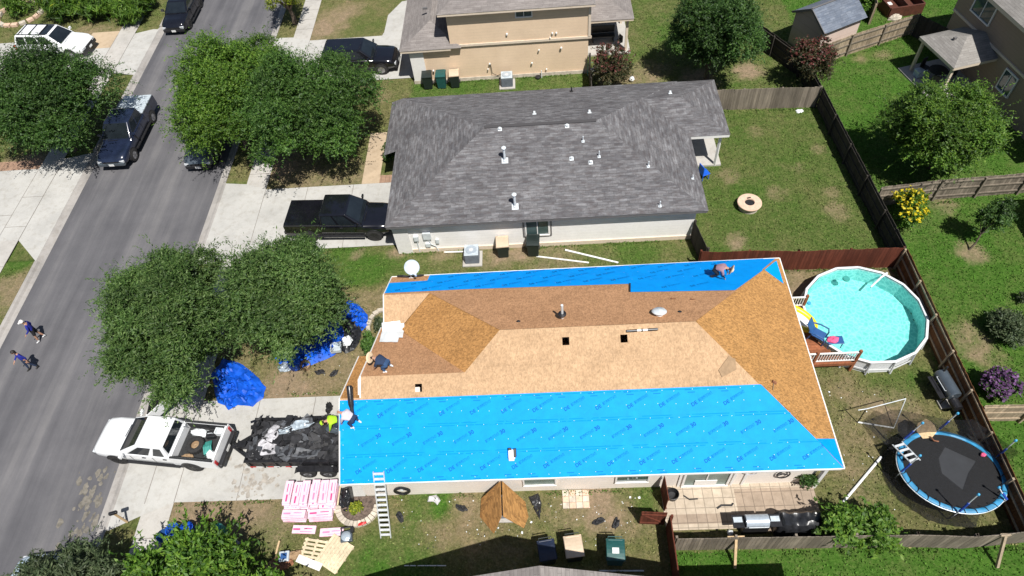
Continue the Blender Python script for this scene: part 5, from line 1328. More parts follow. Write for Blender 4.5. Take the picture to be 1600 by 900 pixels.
# ------------------------------------------------------------------ vehicles (x forward, y left, base on the ground)
def ring_loft(mb, stations, mi=0, caps=True):
    """stations: (x, half width, z bottom, z shoulder, z top, shoulder inset)"""
    n = None; V = []; F = []
    for (x, w, zb, zs, zt, ins) in stations:
        sec = [(-w * .93, zb), (-w, zb + .12), (-w, (zb + zs) / 2), (-w * .985, zs), (-w + ins * .35, zs + (zt - zs) * .6), (-w + ins, zt), (-w * .4, zt + .012), (w * .4, zt + .012), (w - ins, zt), (w - ins * .35, zs + (zt - zs) * .6), (w * .985, zs), (w, (zb + zs) / 2), (w, zb + .12), (w * .93, zb)]
        n = len(sec); V += [(x, y, z) for y, z in sec]
    for i in range(len(stations) - 1):
        for k in range(n):
            k2 = (k + 1) % n; F.append((i * n + k, i * n + k2, (i + 1) * n + k2, (i + 1) * n + k))
    if caps: F.append(tuple(range(n))); F.append(tuple(range(len(stations) * n - 1, (len(stations) - 1) * n - 1, -1)))
    mb.add(V, F, mi)

def wheel(parent, x, y, r, w, rimmat, fr=.60):
    t = MB(); Rm = Matrix.Rotation(math.pi / 2, 3, 'X')
    t.lathe((x, y, r), [(r * fr, -w / 2), (r * .86, -w / 2), (r * .97, -w * .40), (r, -w * .25), (r, w * .25), (r * .97, w * .40), (r * .86, w / 2), (r * fr, w / 2)], 26, M=Rm, closed=True)
    o = t.build('wheel', M['rubber'], parent, smooth=True)
    q = MB(); s = 1 if y > 0 else -1
    q.lathe((x, y, r), [(r * fr * 1.01, -w * .42), (r * fr * 1.01, w * .42)], 22, M=Rm)
    q.lathe((x, y + s * w * .30, r), [(0.001, -.02), (r * fr, -.02), (r * fr, .02), (0.001, .02)], 22, M=Rm)
    for k in range(6):
        a = k * math.pi / 3; q.beam((x, y + s * w * .40, r), (x + math.cos(a) * r * fr * .95, y + s * w * .40, r + math.sin(a) * r * fr * .95), .06, .05, up=(0, 1, 0))
    q.build('rim', rimmat, o)
    return o

def greenhouse(parent, paint, xb0, xb1, xt0, xt1, wb, wt, zb, zt, side, rear=True, name='cab', front=True, pane_gap=.055):
    """cabin: slanted box with glass set in each side"""
    c = [Vector((xb0, -wb, zb)), Vector((xb1, -wb, zb)), Vector((xb1, wb, zb)), Vector((xb0, wb, zb)), Vector((xt0, -wt, zt)), Vector((xt1, -wt, zt)), Vector((xt1, wt, zt)), Vector((xt0, wt, zt))]
    m = MB(); nseg = 5
    top = []
    m.add(c, [(0, 3, 2, 1), (0, 1, 5, 4), (1, 2, 6, 5), (2, 3, 7, 6), (3, 0, 4, 7), (4, 5, 6, 7)])
    o = m.build(name, paint, parent, smooth=True, bevel=.07, angle=60)
    o.modifiers['bevel'].segments = 3
    r = MB(); zz = zt + .012; r.prism([(xt0 + .12, -wt + .10), (xt1 - .10, -wt + .10), (xt1 - .04, 0), (xt1 - .10, wt - .10), (xt0 + .12, wt - .10), (xt0 + .06, 0)], zt - .05, zz); r.build('roof_panel', paint, o, bevel=.02)
    def pane(nm, a, b, d, e, u0, u1, v0, v1, out):
        n = (b - a).cross(e - a).normalized() * out
        bi = lambda u, v: a * (1 - u) * (1 - v) + b * u * (1 - v) + d * u * v + e * (1 - u) * v
        q = MB(); P = [bi(u0, v0), bi(u1, v0), bi(u1, v1), bi(u0, v1)]
        q.add([p + n for p in P] + [p - n * 2 for p in P], [(0, 1, 2, 3), (7, 6, 5, 4), (0, 4, 5, 1), (1, 5, 6, 2), (2, 6, 7, 3), (3, 7, 4, 0)])
        return q.build(nm, M['carglass'], parent)
    if front: pane('windscreen', c[1], c[2], c[6], c[5], .06, .94, .06, .93, .012)
    if rear: pane('rear_window', c[3], c[0], c[4], c[7], .08, .92, .16, .90, .012)
    for (u0, u1) in side:
        pane('side_window', c[0], c[1], c[5], c[4], u0, u1, .12, .88, .012)
        pane('side_window', c[2], c[3], c[7], c[6], 1 - u1, 1 - u0, .12, .88, .012)
    return o

def vehicle(name, label, cat, loc, heading, kind, L, W, paint, rimmat, zb=.42, hood=1.08, belt=1.15, roof=1.85, wb=None, wr=.40, cabf=None, cabr=None, cover=None, group=None, rack=False, ws=.85, bumper=None):
    t = thing(name, label, cat, loc, heading, group)
    f, r = L / 2, -L / 2; w = W / 2
    wb = wb or L * .6; xf = f - (L - wb) * .46; xr = xf - wb
    cabf = cabf if cabf is not None else f - L * .27       # foot of the windscreen
    bumper = bumper or M['black']
    pick = kind == 'pickup'
    cabr = cabr if cabr is not None else (cabf - L * .40 if pick else r + .12)
    b = MB()
    fr = [(cabr, w, zb, belt - .10, belt, .07), (cabf - .1, w, zb, belt - .12, belt - .01, .09), (cabf + .02, w, zb, hood - .12, hood - .01, .16), (f - .75, w * .985, zb, hood - .15, hood - .02, .19), (f - .30, w * .95, zb + .04, hood - .22, hood - .07, .20), (f - .10, w * .88, zb + .08, hood - .34, hood - .18, .20), (f, w * .78, zb + .12, hood - .48, hood - .34, .16)]
    if not pick: fr = [(r, w * .86, zb + .1, belt - .25, belt - .12, .12), (r + .12, w * .95, zb + .04, belt - .14, belt - .02, .10), (r + .5, w, zb, belt - .11, belt, .08)] + [(r + .8, w, zb, belt - .10, belt, .07)] + fr[1:]
    ring_loft(b, fr)
    if pick:
        bz = zb + .28; rail = belt + .02
        b.box(((cabr + r) / 2, 0, (zb + bz) / 2), (cabr - r - .02, W - .10, bz - zb))
        for s in (-1, 1): b.box(((cabr + r) / 2, s * (w - .06), (zb + .05 + rail) / 2), (cabr - r, .12, rail - zb - .05))
        b.box((r + .05, 0, (bz + rail) / 2 + .01), (.09, W - .26, rail - bz + .02))
        b.box((cabr - .05, 0, (bz + rail) / 2), (.08, W - .26, rail - bz))
    b.build('body', paint, t, smooth=True, bevel=.035 if pick else 0.02, angle=50)
    if pick:
        q = MB(); q.box(((cabr + r) / 2, 0, bz + .012), (cabr - r - .2, W - .25, .02)); 
        for s in (-1, 1): q.box(((cabr + r) / 2, s * (w - .135), (bz + rail) / 2), (cabr - r - .2, .02, rail - bz - .04)); q.box(((cabr + r) / 2, s * (w - .06), rail + .008), (cabr - r - .04, .10, .014))
        q.build('bed_liner', M['bedliner'], t)
        greenhouse(t, paint, cabr + .02, cabf, cabr + .12, cabf - ws, w * .975, w * .80, belt - .02, roof, [(.07, .30), (.40, .84)] if ws > 1 else [(.06, .42), (.48, .86)])
        if cover is not None:
            q = MB(); q.box(((cabr + r) / 2 - .01, 0, rail + .045), (cabr - r - .06, W - .10, .06)); q.beam((cabr - .1, 0, rail + .08), (r + .1, 0, rail + .08), .02, .012); q.build('bed_cover', cover, t, bevel=.02)
    else:
        greenhouse(t, paint, cabr, cabf, cabr + .32, cabf - .85, w * .97, w * .78, belt - .02, roof, [(.05, .26), (.30, .56), (.60, .88)])
    for x in (xf, xr):
        for s in (-1, 1):
            a = MB(); n = 14; rr_ = wr * 1.17
            P = [(x + rr_ * math.cos(math.pi * i / n), zb * .0 + wr + rr_ * math.sin(math.pi * i / n)) for i in range(n + 1)] + [(x - rr_, zb - .04), (x + rr_, zb - .04)]
            y0_, y1_ = (s * (w - .25), s * (w + .012))
            a.add([(p[0], y0_, p[1]) for p in P] + [(p[0], y1_, p[1]) for p in P], [tuple(range(len(P))), tuple(range(2 * len(P) - 1, len(P) - 1, -1))] + [(i, (i + 1) % len(P), len(P) + (i + 1) % len(P), len(P) + i) for i in range(len(P))])
            a.build('wheel_arch', M['black'], t)
            wheel(t, x, s * (w - .09), wr, .25, rimmat)
    q = MB(); q.box((f - .04, 0, zb + .13), (.22, W * .86, .24)); q.build('front_bumper', bumper, t, bevel=.05)
    q = MB(); q.box((r - .06, 0, zb + .14), (.22, W * .92, .22)); q.build('rear_bumper', bumper, t, bevel=.05)
    q = MB(); q.box((f + .005, 0, hood - .48 + (.0)), (.05, W * .50, .26))
    for i in range(3): q.box((f + .035, 0, hood - .57 + .09 * i), (.02, W * .48, .03))
    q.build('grille', M['black'], t)
    for s in (-1, 1):
        q = MB(); q.box((f - .07, s * W * .355, hood - .38), (.14, .30, .17)); q.build('headlight', M['head_lamp'], t, bevel=.03)
        q = MB(); q.box((r + .01, s * (w - .12), belt - .28), (.06, .14, .34)); q.build('tail_light', M['red_lamp'], t, bevel=.02)
        q = MB(); q.box((cabf - .32, s * (w + .14), belt + .12), (.10, .22, .17)); q.tube([(cabf - .3, s * (w - .05), belt + .06), (cabf - .3, s * (w + .1), belt + .09)], .025, 6); q.build('mirror', paint, t, bevel=.03)
        for dx in (.95, 1.95):
            q = MB(); q.box((cabf - dx - .25, s * (w + .012), belt - .16), (.16, .03, .045)); q.build('door_handle', M['black'], t)
        q = MB(); q.box(((xf + xr) / 2, s * (w + .03), zb - .02), (wb - 2.5 * wr, .14, .05)); q.build('running_board', M['black'], t)
        q = MB()
        for dx in (.55, 1.62): q.beam((cabf - dx, s * (w + .003), zb + .12), (cabf - dx, s * (w + .003), belt - .10), .012, .012)
        q.build('door_seam', M['black'], t)
    q = MB(); q.box((r - .175, 0, zb + .26), (.012, .32, .16)); q.box((f + .075, 0, zb + .12), (.012, .32, .15)); q.build('number_plate', M['plate'], t)
    q = MB(); q.beam((cabf + .03, -w * .55, hood + .03), (cabf + .05, w * .1, hood + .05), .02, .015); q.build('wiper', M['black'], t)
    if rack:
        q = MB()
        for s in (-1, 1): q.tube([(cabr + .45, s * w * .68, roof + .05), (cabf - 1.0, s * w * .68, roof + .05)], .025, 6)
        for i in range(3):
            x = cabr + .6 + i * .85; q.beam((x, -w * .7, roof + .06), (x, w * .7, roof + .06), .05, .03)
        q.build('roof_rack', M['black'], t)
        q = MB(); q.box((cabf - 1.25, 0, roof + .02), (.62, w * 1.25, .02)); q.build('sunroof', M['carglass'], t)
    return t

# white extended cab pickup at the kerb
wp_h = math.radians(172.5)
wp_c = Vector((-17.75, 13.08, 0))
wp = vehicle('pickup_truck', 'white pickup with a loaded open bed parked across the driveway mouth', 'pickup truck', tuple(wp_c), wp_h, 'pickup', 6.05, 1.86, M['white_paint'], M['darkrim'], zb=.50, hood=1.13, belt=1.22, roof=1.86, wb=3.62, wr=.42, cabf=1.50, cabr=-.95, ws=1.12)
d = MB(); dm = Matrix.Rotation(math.radians(180 - 62), 3, 'Z')
# passenger door standing open
hx, hy = 1.02, -.97
door = MB(); R = Matrix.Rotation(math.radians(-118), 3, 'Z')
door.box(R @ Vector((.56, 0, 0)) + Vector((hx, hy, .90)), (1.12, .09, .66), M=R)
door.add([R @ Vector(p) + Vector((hx, hy, 0)) for p in ((.05, -.03, 1.23), (1.08, -.03, 1.23), (.98, -.03, 1.72), (.5, -.03, 1.72), (.05, .03, 1.23), (1.08, .03, 1.23), (.98, .03, 1.72), (.5, .03, 1.72))], [(0, 1, 2, 3), (7, 6, 5, 4), (0, 4, 5, 1), (1, 5, 6, 2), (2, 6, 7, 3), (3, 7, 4, 0)], 1)
door.box(R @ Vector((.56, .06, 0)) + Vector((hx, hy, .92)), (1.0, .05, .50), M=R, mi=1)
door.build('open_door', [M['white_paint'], M['black']], wp, bevel=.015)
def in_bed(u, v, z):
    """place in the pickup bed: u along, v across"""
    return wp_c + Matrix.Rotation(wp_h, 3, 'Z') @ Vector((u, v, z))
BZ = .50 + .28 + .03
t = thing('spare_tyre', 'chunky spare tyre lying in the white pickup bed', 'tyre', tuple(in_bed(-1.75, .1, BZ)), .3)
q = MB(); q.lathe((0, 0, .14), [(.20, -.11), (.30, -.13), (.385, -.10), (.40, 0), (.385, .10), (.30, .13), (.20, .11)], 28, closed=True)
for k in range(22):
    a = k * math.tau / 22; q.box((.395 * math.cos(a), .395 * math.sin(a), .14), (.03, .05, .2), rz=a)
q.build('tread', M['rubber'], t, smooth=True)
q = MB(); q.lathe((0, 0, .12), [(0.001, 0), (.07, .03), (.19, -.02), (.205, .06), (.205, -.08)], 22); q.build('hub', M['cardboard'], t)
def lump(name, label, cat, loc, sx, sy, sz, mat, seed, group=None, rz=0.0, parent=None, rough=.28):
    """a slack bag or crumpled sheet with folds"""
    q = MB(); n, mseg = 10, 20; V = []; F = []
    for j in range(n + 1):
        ph = math.pi * .5 * j / n
        for i in range(mseg):
            th_ = math.tau * i / mseg
            k = 1 + rough * nz(math.cos(th_) * 1.6 + seed, math.sin(th_) * 1.6, ph * 2 + seed) + rough * .6 * nz(math.cos(th_) * 4 + seed, math.sin(th_) * 4, ph * 5)
            V.append((sx * math.cos(ph) * math.cos(th_) * k, sy * math.cos(ph) * math.sin(th_) * k, sz * math.sin(ph) ** .8 * k))
    for j in range(n):
        for i in range(mseg):
            i2 = (i + 1) % mseg; F.append((j * mseg + i, j * mseg + i2, (j + 1) * mseg + i2, (j + 1) * mseg + i))
    q.add(V, F); o = q.build(name, mat, parent, smooth=True, angle=38); o.location = loc; o.rotation_euler.z = rz
    if label: tag(o, label, cat, group)
    return o
lump('plastic_bag', 'crumpled pale plastic bag against the far side of the pickup bed', 'bag', in_bed(-1.75, -.52, BZ), .48, .19, .3, M['sheet_white'], 3, rz=wp_h)
lump('plastic_bag', 'small white bag in the corner of the pickup bed by the tailgate', 'bag', in_bed(-2.55, .42, BZ), .17, .2, .2, M['sheet_white'], 8, rz=wp_h)
lump('tan_rags', 'heap of tan rags beside the spare tyre in the pickup bed', 'rags', in_bed(-1.55, .62, BZ), .26, .15, .12, M['cardboard'], 5, rz=wp_h)
t = thing('crate', 'small white crate in the far tailgate corner of the pickup bed', 'crate', tuple(in_bed(-2.62, -.62, BZ)), wp_h)
q = MB(); q.box((0, 0, .02), (.36, .28, .04)); [q.box((a, b, .15), c) for a, b, c in ((.17, 0, (.03, .28, .26)), (-.17, 0, (.03, .28, .26)), (0, .13, (.31, .03, .26)), (0, -.13, (.31, .03, .26)))]; q.build('crate_shell', M['sheet_white'], t)
t = thing('hose_coil', 'teal ribbed hose coiled in the pickup bed by the tailgate', 'hose', tuple(in_bed(-2.42, .12, BZ)), wp_h + .4)
q = MB()
for k in range(6): q.tube([(-.05 + .06 * k, -.33, .05), (-.08 + .06 * k, 0, .22 + .02 * (k % 2)), (-.05 + .06 * k, .33, .05)], .032, 6)
q.build('coil', M['teal'], t, smooth=True)
q = MB(); q.tube([(-.1, .3, .1), (.3, .34, .14)], .03, 6); q.build('coupling', M['black'], t)
t = thing('tool_case', 'black tool case beside the pale bag in the pickup bed', 'tool case', tuple(in_bed(-2.28, -.45, BZ)), wp_h + .2)
q = MB(); q.box((0, 0, .13), (.4, .32, .26)); q.build('case', M['black'], t, bevel=.02); q = MB(); q.tube([(-.1, 0, .26), (-.1, 0, .31), (.1, 0, .31), (.1, 0, .26)], .015, 6); q.build('handle', M['galv'], t)

vehicle('pickup_truck', 'black crew cab pickup in the driveway of the grey roofed house', 'pickup truck', (-11.40, 26.22, 0), math.radians(-3.0), 'pickup', 6.0, 2.0, M['black_paint'], M['darkrim'], zb=.5, hood=1.18, belt=1.27, roof=1.95, wb=3.7, wr=.42, cabf=1.45, cabr=-.95, cover=M['black_paint'])
vehicle('suv', 'glossy black estate car with bright alloy wheels in the tan house driveway', 'car', (-12.35, 41.45, 0), math.radians(-2), 'suv', 5.3, 2.0, M['black_paint'], M['rim'], zb=.42, hood=1.14, belt=1.2, roof=1.86, wb=3.0, wr=.42)
vehicle('pickup_truck', 'navy pickup with a pale grey bed cover parked on the road', 'pickup truck', (-27.05, 35.2, 0 + RZ), math.radians(-90.5), 'pickup', 6.0, 2.0, M['navy_paint'], M['rim'], zb=.5, hood=1.16, belt=1.24, roof=1.93, wb=3.7, wr=.42, cabf=1.35, cabr=-1.05, cover=M['ac_top'], bumper=M['grey_paint'])
vehicle('suv', 'white car with roof rack in the top left driveway', 'car', (-36.2, 45.9, 0), math.radians(-7), 'suv', 5.4, 1.95, M['white_paint'], M['rim'], zb=.45, hood=1.15, belt=1.22, roof=1.86, wb=2.9, wr=.42, rack=True)
vehicle('dark_car', 'black car at the top of the road', 'car', (-27.6, 49.7, RZ), math.radians(-91), 'suv', 4.9, 1.9, M['black_paint'], M['darkrim'], hood=1.0, belt=1.05, roof=1.55, wb=2.9, wr=.35, zb=.3)
vehicle('slate_car', 'slate coloured car mostly hidden beneath the bright green street tree', 'car', (-21.45, 34.1, RZ), math.radians(-90), 'suv', 4.7, 1.85, M['grey_paint'], M['rim'], hood=1.0, belt=1.05, roof=1.5, wb=2.8, wr=.34, zb=.3)
vehicle('pale_car', 'pale blue car just showing beneath the bottom left corner tree', 'car', (-21.4, 6.0, RZ), math.radians(93), 'suv', 4.6, 1.8, M['paleblue_paint'], M['rim'], hood=.98, belt=1.02, roof=1.45, wb=2.7, wr=.33, zb=.3)

# ------------------------------------------------------------------ the rubbish trailer
tr = thing('dump_trailer', 'black twin axle trailer heaped with torn roofing on the driveway', 'trailer', (-11.0, 12.72, 0), math.radians(-1.5))
TL, TW = 5.0, 1.95; x0, x1 = -2.45, 2.55
q = MB(); q.box(((x0 + x1) / 2, 0, .66), (TL, TW, .12)); q.build('floor', M['blackmetal'], tr)
for s in (-1, 1):
    q = MB(); q.box(((x0 + x1) / 2, s * TW / 2, .95), (TL, .07, .50))
    for i in range(9): q.box((x0 + .15 + i * (TL - .3) / 8, s * (TW / 2 + .055), .92), (.07, .06, .56))
    q.box(((x0 + x1) / 2, s * (TW / 2 + .02), 1.22), (TL + .04, .12, .06)); q.build('side_panel', M['blackmetal'], tr)
    q = MB(); n = 18
    for i in range(n):
        if i % 3 == 2: continue
        q.box((x0 + .12 + (i + .5) * (TL - .24) / n, s * (TW / 2 + .095), .78), ((TL - .24) / n * .96, .012, .07), mi=(i // 1) % 3)
    q.build('reflective_tape', [M['redtape'], M['whitetape']], tr)
for nm, x in (('front_panel', x0), ('tailgate', x1)):
    q = MB(); q.box((x, 0, .95), (.07, TW - .08, .5)); q.build(nm, M['blackmetal'], tr)
for x in (.15, 1.05):
    for s in (-1, 1): wheel(tr, x, s * (TW / 2 + .20), .36, .22, M['rim'], .55)
for s in (-1, 1):
    q = MB(); P = [(-.35, .62), (-.20, .80), (.6, .84), (1.40, .80), (1.55, .62)]
    for a, b in zip(P[:-1], P[1:]): q.beam((a[0], s * (TW / 2 + .21), a[1]), (b[0], s * (TW / 2 + .21), b[1]), .28, .02)
    q.build('mudguard', M['blackmetal'], tr)
q = MB(); q.beam((x0, -.7, .55), (x0 - 1.05, 0, .52), .09, .12); q.beam((x0, .7, .55), (x0 - 1.05, 0, .52), .09, .12); q.beam((x0 - .95, 0, .52), (x0 - 1.5, 0, .52), .10, .12); q.box((x0 - .55, 0, .70), (.4, .3, .26)); q.build('drawbar', M['blackmetal'], tr)
q = MB(); q.tube([(x0 - .9, .12, 0), (x0 - .9, .12, .95)], .035, 8); q.box((x0 - .9, .12, .02), (.18, .18, .04)); q.build('jack', M['blackmetal'], tr)
tr_M = Matrix.Translation((-11.0, 12.72, 0)) @ Matrix.Rotation(math.radians(-1.5), 4, 'Z')
def in_trailer(x, y, z): return tr_M @ Vector((x, y, z))
# the heap: countless torn scraps of shingle and felt
q = MB(); n1, n2 = 44, 18; V = []
for j in range(n2 + 1):
    for i in range(n1 + 1):
        u, v = i / n1, j / n2
        x = x0 + .05 + (TL - .1) * u; y = -TW / 2 + .05 + (TW - .1) * v
        e = min(u * 7, (1 - u) * 7, v * 4, (1 - v) * 4, 1)
        V.append((x, y, .95 + .30 * e + .34 * nz(x * 1.3, y * 1.6, 2) * e + .20 * nz(x * 3.4, y * 3.4, 5)))
q.add(V, [(j * (n1 + 1) + i, j * (n1 + 1) + i + 1, (j + 1) * (n1 + 1) + i + 1, (j + 1) * (n1 + 1) + i) for j in range(n2) for i in range(n1)])
r = random.Random(12)
for k in range(420):
    x = r.uniform(x0 + .1, x1 - .1); y = r.uniform(-TW / 2 + .05, TW / 2 - .05)
    z = 1.22 + .34 * nz(x * 1.3, y * 1.6, 2) + r.uniform(-.05, .16)
    s = r.uniform(.08, .34); a = r.uniform(0, 6.28); R = Matrix.Rotation(a, 3, 'Z') @ Matrix.Rotation(r.uniform(-.8, .8), 3, 'X') @ Matrix.Rotation(r.uniform(-.5, .5), 3, 'Y')
    P = [R @ Vector((sx * s * r.uniform(.6, 1.2), sy * s * .55 * r.uniform(.6, 1.2), 0)) + Vector((x, y, z)) for sx, sy in ((-1, -1), (.2, -1.2), (1, -.8), (1, .9), (-.1, 1.2), (-1, 1))]
    q.face(P, 0 if r.random() < .85 else 1)
o = q.build('roofing_scraps', [M['felt'], M['felt_grey']]); o.matrix_world = tr_M
tag(o, 'heap of torn dark roofing scraps in the trailer', 'debris', kind='stuff')
def crumple(name, label, cat, pts, z, h, mat, seed, nn=14, group=None, M4=None, base=None):
    """a crumpled sheet inside an outline; edges lie low, folds rise inside"""
    c = Vector((sum(p[0] for p in pts) / len(pts), sum(p[1] for p in pts) / len(pts), 0))
    q = MB(); V = []; F = []
    K_ = len(pts) * 5; ring = []
    for k in range(K_):
        i = k // 5; f_ = (k % 5) / 5; a = Vector((*pts[i], 0)); b = Vector((*pts[(i + 1) % len(pts)], 0))
        p = a.lerp(b, f_); p += (p - c) * .07 * nz(p.x * 3, p.y * 3, seed); ring.append(p)
    for j in range(nn + 1):
        u = 1 - j / nn
        for k in range(K_):
            p = c + (ring[k] - c) * u
            hh = h * (abs(nz(p.x * 1.5, p.y * 1.5, seed)) * 1.1 + .55 * abs(nz(p.x * 3.9, p.y * 3.9, seed + 3)) + .32 * abs(nz(p.x * 9, p.y * 9, seed + 5))) * min(1, (1 - u) * 4 + .12)
            zz = base(p.x, p.y) if base else z
            V.append((p.x, p.y, zz + hh + .01))
    for j in range(nn):
        for k in range(K_):
            k2 = (k + 1) % K_; F.append((j * K_ + k, j * K_ + k2, (j + 1) * K_ + k2, (j + 1) * K_ + k))
    q.add(V, F); o = q.build(name, mat, smooth=True, angle=28)
    if M4 is not None: o.matrix_world = M4
    return tag(o, label, cat, group)
heap = lambda x, y: 1.30 + .34 * nz(x * 1.3, y * 1.6, 2)
crumple('empty_sack', 'pale torn sack spread over the front of the trailer load', 'sack', [(-2.1, -.75), (-1.6, -.85), (-1.05, -.7), (-1.2, -.1), (-1.05, .55), (-1.45, .75), (-1.75, .3), (-2.0, -.3)], 0, .22, M['sack'], 4, M4=tr_M, base=heap)
crumple('plastic_sheet', 'long bluish milky plastic sheet across the trailer load', 'sheet', [(-1.15, .15), (-.6, .35), (.1, .55), (.35, .75), (-.1, .8), (-.75, .6), (-1.2, .4)], 0, .25, M['sheet_clear'], 6, M4=tr_M, base=lambda x, y: heap(x, y) + .06)
crumple('grey_felt_sheet', 'flat grey felt sheet along the near side of the trailer load', 'felt', [(-.5, -.85), (.2, -.9), (.85, -.85), (.9, -.5), (.3, -.45), (-.4, -.5)], 0, .12, M['felt_grey'], 9, M4=tr_M, base=lambda x, y: heap(x, y) + .05)
crumple('dark_felt_sheet', 'dark blue grey felt sheet at the rear of the trailer load', 'felt', [(1.0, .2), (1.7, .1), (2.2, .35), (2.1, .8), (1.4, .9), (.95, .6)], 0, .22, M['grey_paint'], 19, M4=tr_M, base=lambda x, y: heap(x, y) + .04)
# ------------------------------------------------------------------ pool, deck and trampoline
PCX, PCY, PR, PH = 14.78, 18.28, 2.74, 0.92
pool = thing('swimming_pool', 'round white above ground pool of turquoise water', 'swimming pool', (PCX, PCY, 0))
n = 16; sd = 6
def pring(r, z): return [(r * math.cos(math.tau * (k + .5) / n), r * math.sin(math.tau * (k + .5) / n), z) for k in range(n)]
q = MB(); V = pring(PR, 0.0) + pring(PR - .03, .30) + pring(PR - .02, PH - .04)
q.add(V, [(i * n + k, i * n + (k + 1) % n, (i + 1) * n + (k + 1) % n, (i + 1) * n + k) for i in range(2) for k in range(n)]); q.build('wall', M['vinyl'], pool)
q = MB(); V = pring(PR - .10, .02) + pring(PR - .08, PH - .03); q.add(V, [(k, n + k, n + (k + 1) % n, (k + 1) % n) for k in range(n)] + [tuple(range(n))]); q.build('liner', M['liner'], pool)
q = MB(); q.add(pring(PR - .083, PH - .11), [tuple(range(n))]); q.build('water', M['water'], pool)
for k in range(n):
    q = MB(); a = math.tau * (k + .5) / n; b = math.tau * (k + 1.5) / n
    q.beam((PR * math.cos(a), PR * math.sin(a), PH), (PR * math.cos(b), PR * math.sin(b), PH), .115, .06); q.build('top_rail', M['vinyl'], pool, bevel=.02)
    q = MB(); q.tube([((PR + .02) * math.cos(a), (PR + .02) * math.sin(a), PH), ((PR + .10) * math.cos(a), (PR + .10) * math.sin(a), .02)], .045, 8); q.build('leg', M['vinylgrey'] if k % 2 else M['vinyl'], pool)
for k in range(n):
    a = math.tau * (k + .5) / n; b = math.tau * (k + 1.5) / n
    q = MB(); q.beam(((PR + .06) * math.cos(a), (PR + .06) * math.sin(a), .30), ((PR + .06) * math.cos(b), (PR + .06) * math.sin(b), .30), .02, .10); q.build('band', M['vinyl'], pool)
q = MB(); q.tube([(1.35, 2.0, PH - .05), (1.75, 2.25, PH + .02)], .05, 8); q.tube([(.8, 1.55, PH - .15), (1.35, 2.0, PH - .1)], .05, 8); q.build('return_hose', M['vinyl'], pool)
p = at(1322, 436, PH - .12); q = MB(); q.lathe(p, [(0.001, .06), (.16, .06), (.18, 0), (0.001, 0)], 14); tag(q.build('floating_skimmer', M['teal']), 'small dark teal float near the far edge of the pool', 'pool float')
p = at(1264, 474, PH - .12); q = MB(); q.lathe(p, [(0.001, .07), (.09, .06), (.10, 0), (0.001, 0)], 12); tag(q.build('chlorine_float', M['cyan_cap']), 'tiny blue float by the pool edge at the upper rail', 'pool float')
dk = thing('pool_deck', 'red brown timber deck with white balusters between house and pool', 'deck', (11.6, 15.7, 0))
q = MB()
for i in range(23):
    yy = 15.77 + i * .14; xe = min(PCX - math.sqrt(max(0, (PR + .12) ** 2 - (yy - PCY) ** 2)), 13.75 if i > 3 else 13.9) - 11.6
    q.box(((xe - .6) / 2, .07 + i * .14, .82), (xe + .6, .13, .04))
q.build('decking', M['deckwood'], dk)
q = MB(); q.box((.75, -.02, .72), (2.5, .05, .2)); q.build('rim_board', M['deckwood'], dk)
for (x, y) in ((.15, .05), (2.0, .05), (.5, 3.15)):
    q = MB(); q.box((x, y, .85), (.11, .11, 1.75)); q.build('post', M['deckwood'], dk)
def rail(a, b):
    a, b = Vector(a), Vector(b); q = MB(); q.beam(a + Vector((0, 0, 1.58)), b + Vector((0, 0, 1.58)), .07, .05); q.beam(a + Vector((0, 0, .95)), b + Vector((0, 0, .95)), .06, .05); q.build('handrail', M['trim_white'], dk)
    n_ = int((b - a).length / .11); q = MB()
    for i in range(n_):
        c = a.lerp(b, (i + .5) / n_); q.box((c.x, c.y, 1.27), (.032, .032, .62))
    q.build('balusters', M['trim_white'], dk)
rail((.2, .05, 0), (1.95, .05, 0)); rail((-.5, 3.15, 0), (.45, 3.15, 0)); rail((-.5, .05, 0), (.1, .05, 0))
# on the deck
t = thing('lounge_chair', 'blue moulded plastic chair with armrests on the pool deck', 'chair', (12.25, 17.0, .84), math.radians(-35))
q = MB(); q.box((0, 0, .36), (.55, .52, .05), M=Matrix.Rotation(.12, 3, 'Y')); q.build('seat', M['chair_blue'], t, bevel=.02)
q = MB(); q.beam((-.27, 0, .38), (-.62, 0, 1.02), .50, .05, up=(1, 0, .5)); q.build('backrest', M['chair_blue'], t, bevel=.02)
for s in (-1, 1):
    q = MB(); q.tube([(-.42, s * .30, .62), (-.1, s * .33, .66), (.26, s * .33, .62), (.33, s * .31, .4), (.30, s * .28, 0)], .035, 7); q.build('armrest', M['chair_blue'], t)
    q = MB(); q.tube([(-.30, s * .25, .4), (-.40, s * .27, 0)], .03, 7); q.build('leg', M['chair_blue'], t)
t = thing('beach_towel', 'pink towel bundled on a small blue side table on the deck', 'towel', (12.72, 16.62, 1.30)); q = MB()
lump('towel_bundle', None, None, (0, 0, 0), .26, .17, .13, M['pinktowel'], 21, parent=t)
t = thing('side_table', 'small low blue side table under the pink towel', 'table', (12.85, 16.62, .84))
q = MB(); q.box((0, 0, .43), (.72, .42, .04)); q.build('tabletop', M['chair_blue'], t, bevel=.02)
for a in (-.3, .3):
    for b in (-.16, .16):
        q = MB(); q.tube([(a, b, 0), (a, b, .42)], .022, 6); q.build('leg', M['chair_blue'], t)
t = thing('inflatable_ring', 'yellow oval pool float with pale centre leaning on the deck', 'pool float', (11.55, 18.05, .92), math.radians(-32))
R = Matrix.Rotation(.25, 3, 'Y'); q = MB(); V = []; F = []
for k in range(28):
    a = math.tau * k / 28
    for j in range(10):
        b = math.tau * j / 10; V.append(R @ Vector(((.86 + .15 * math.cos(b)) * math.cos(a), (.46 + .15 * math.cos(b)) * math.sin(a), .16 + .13 * math.sin(b))))
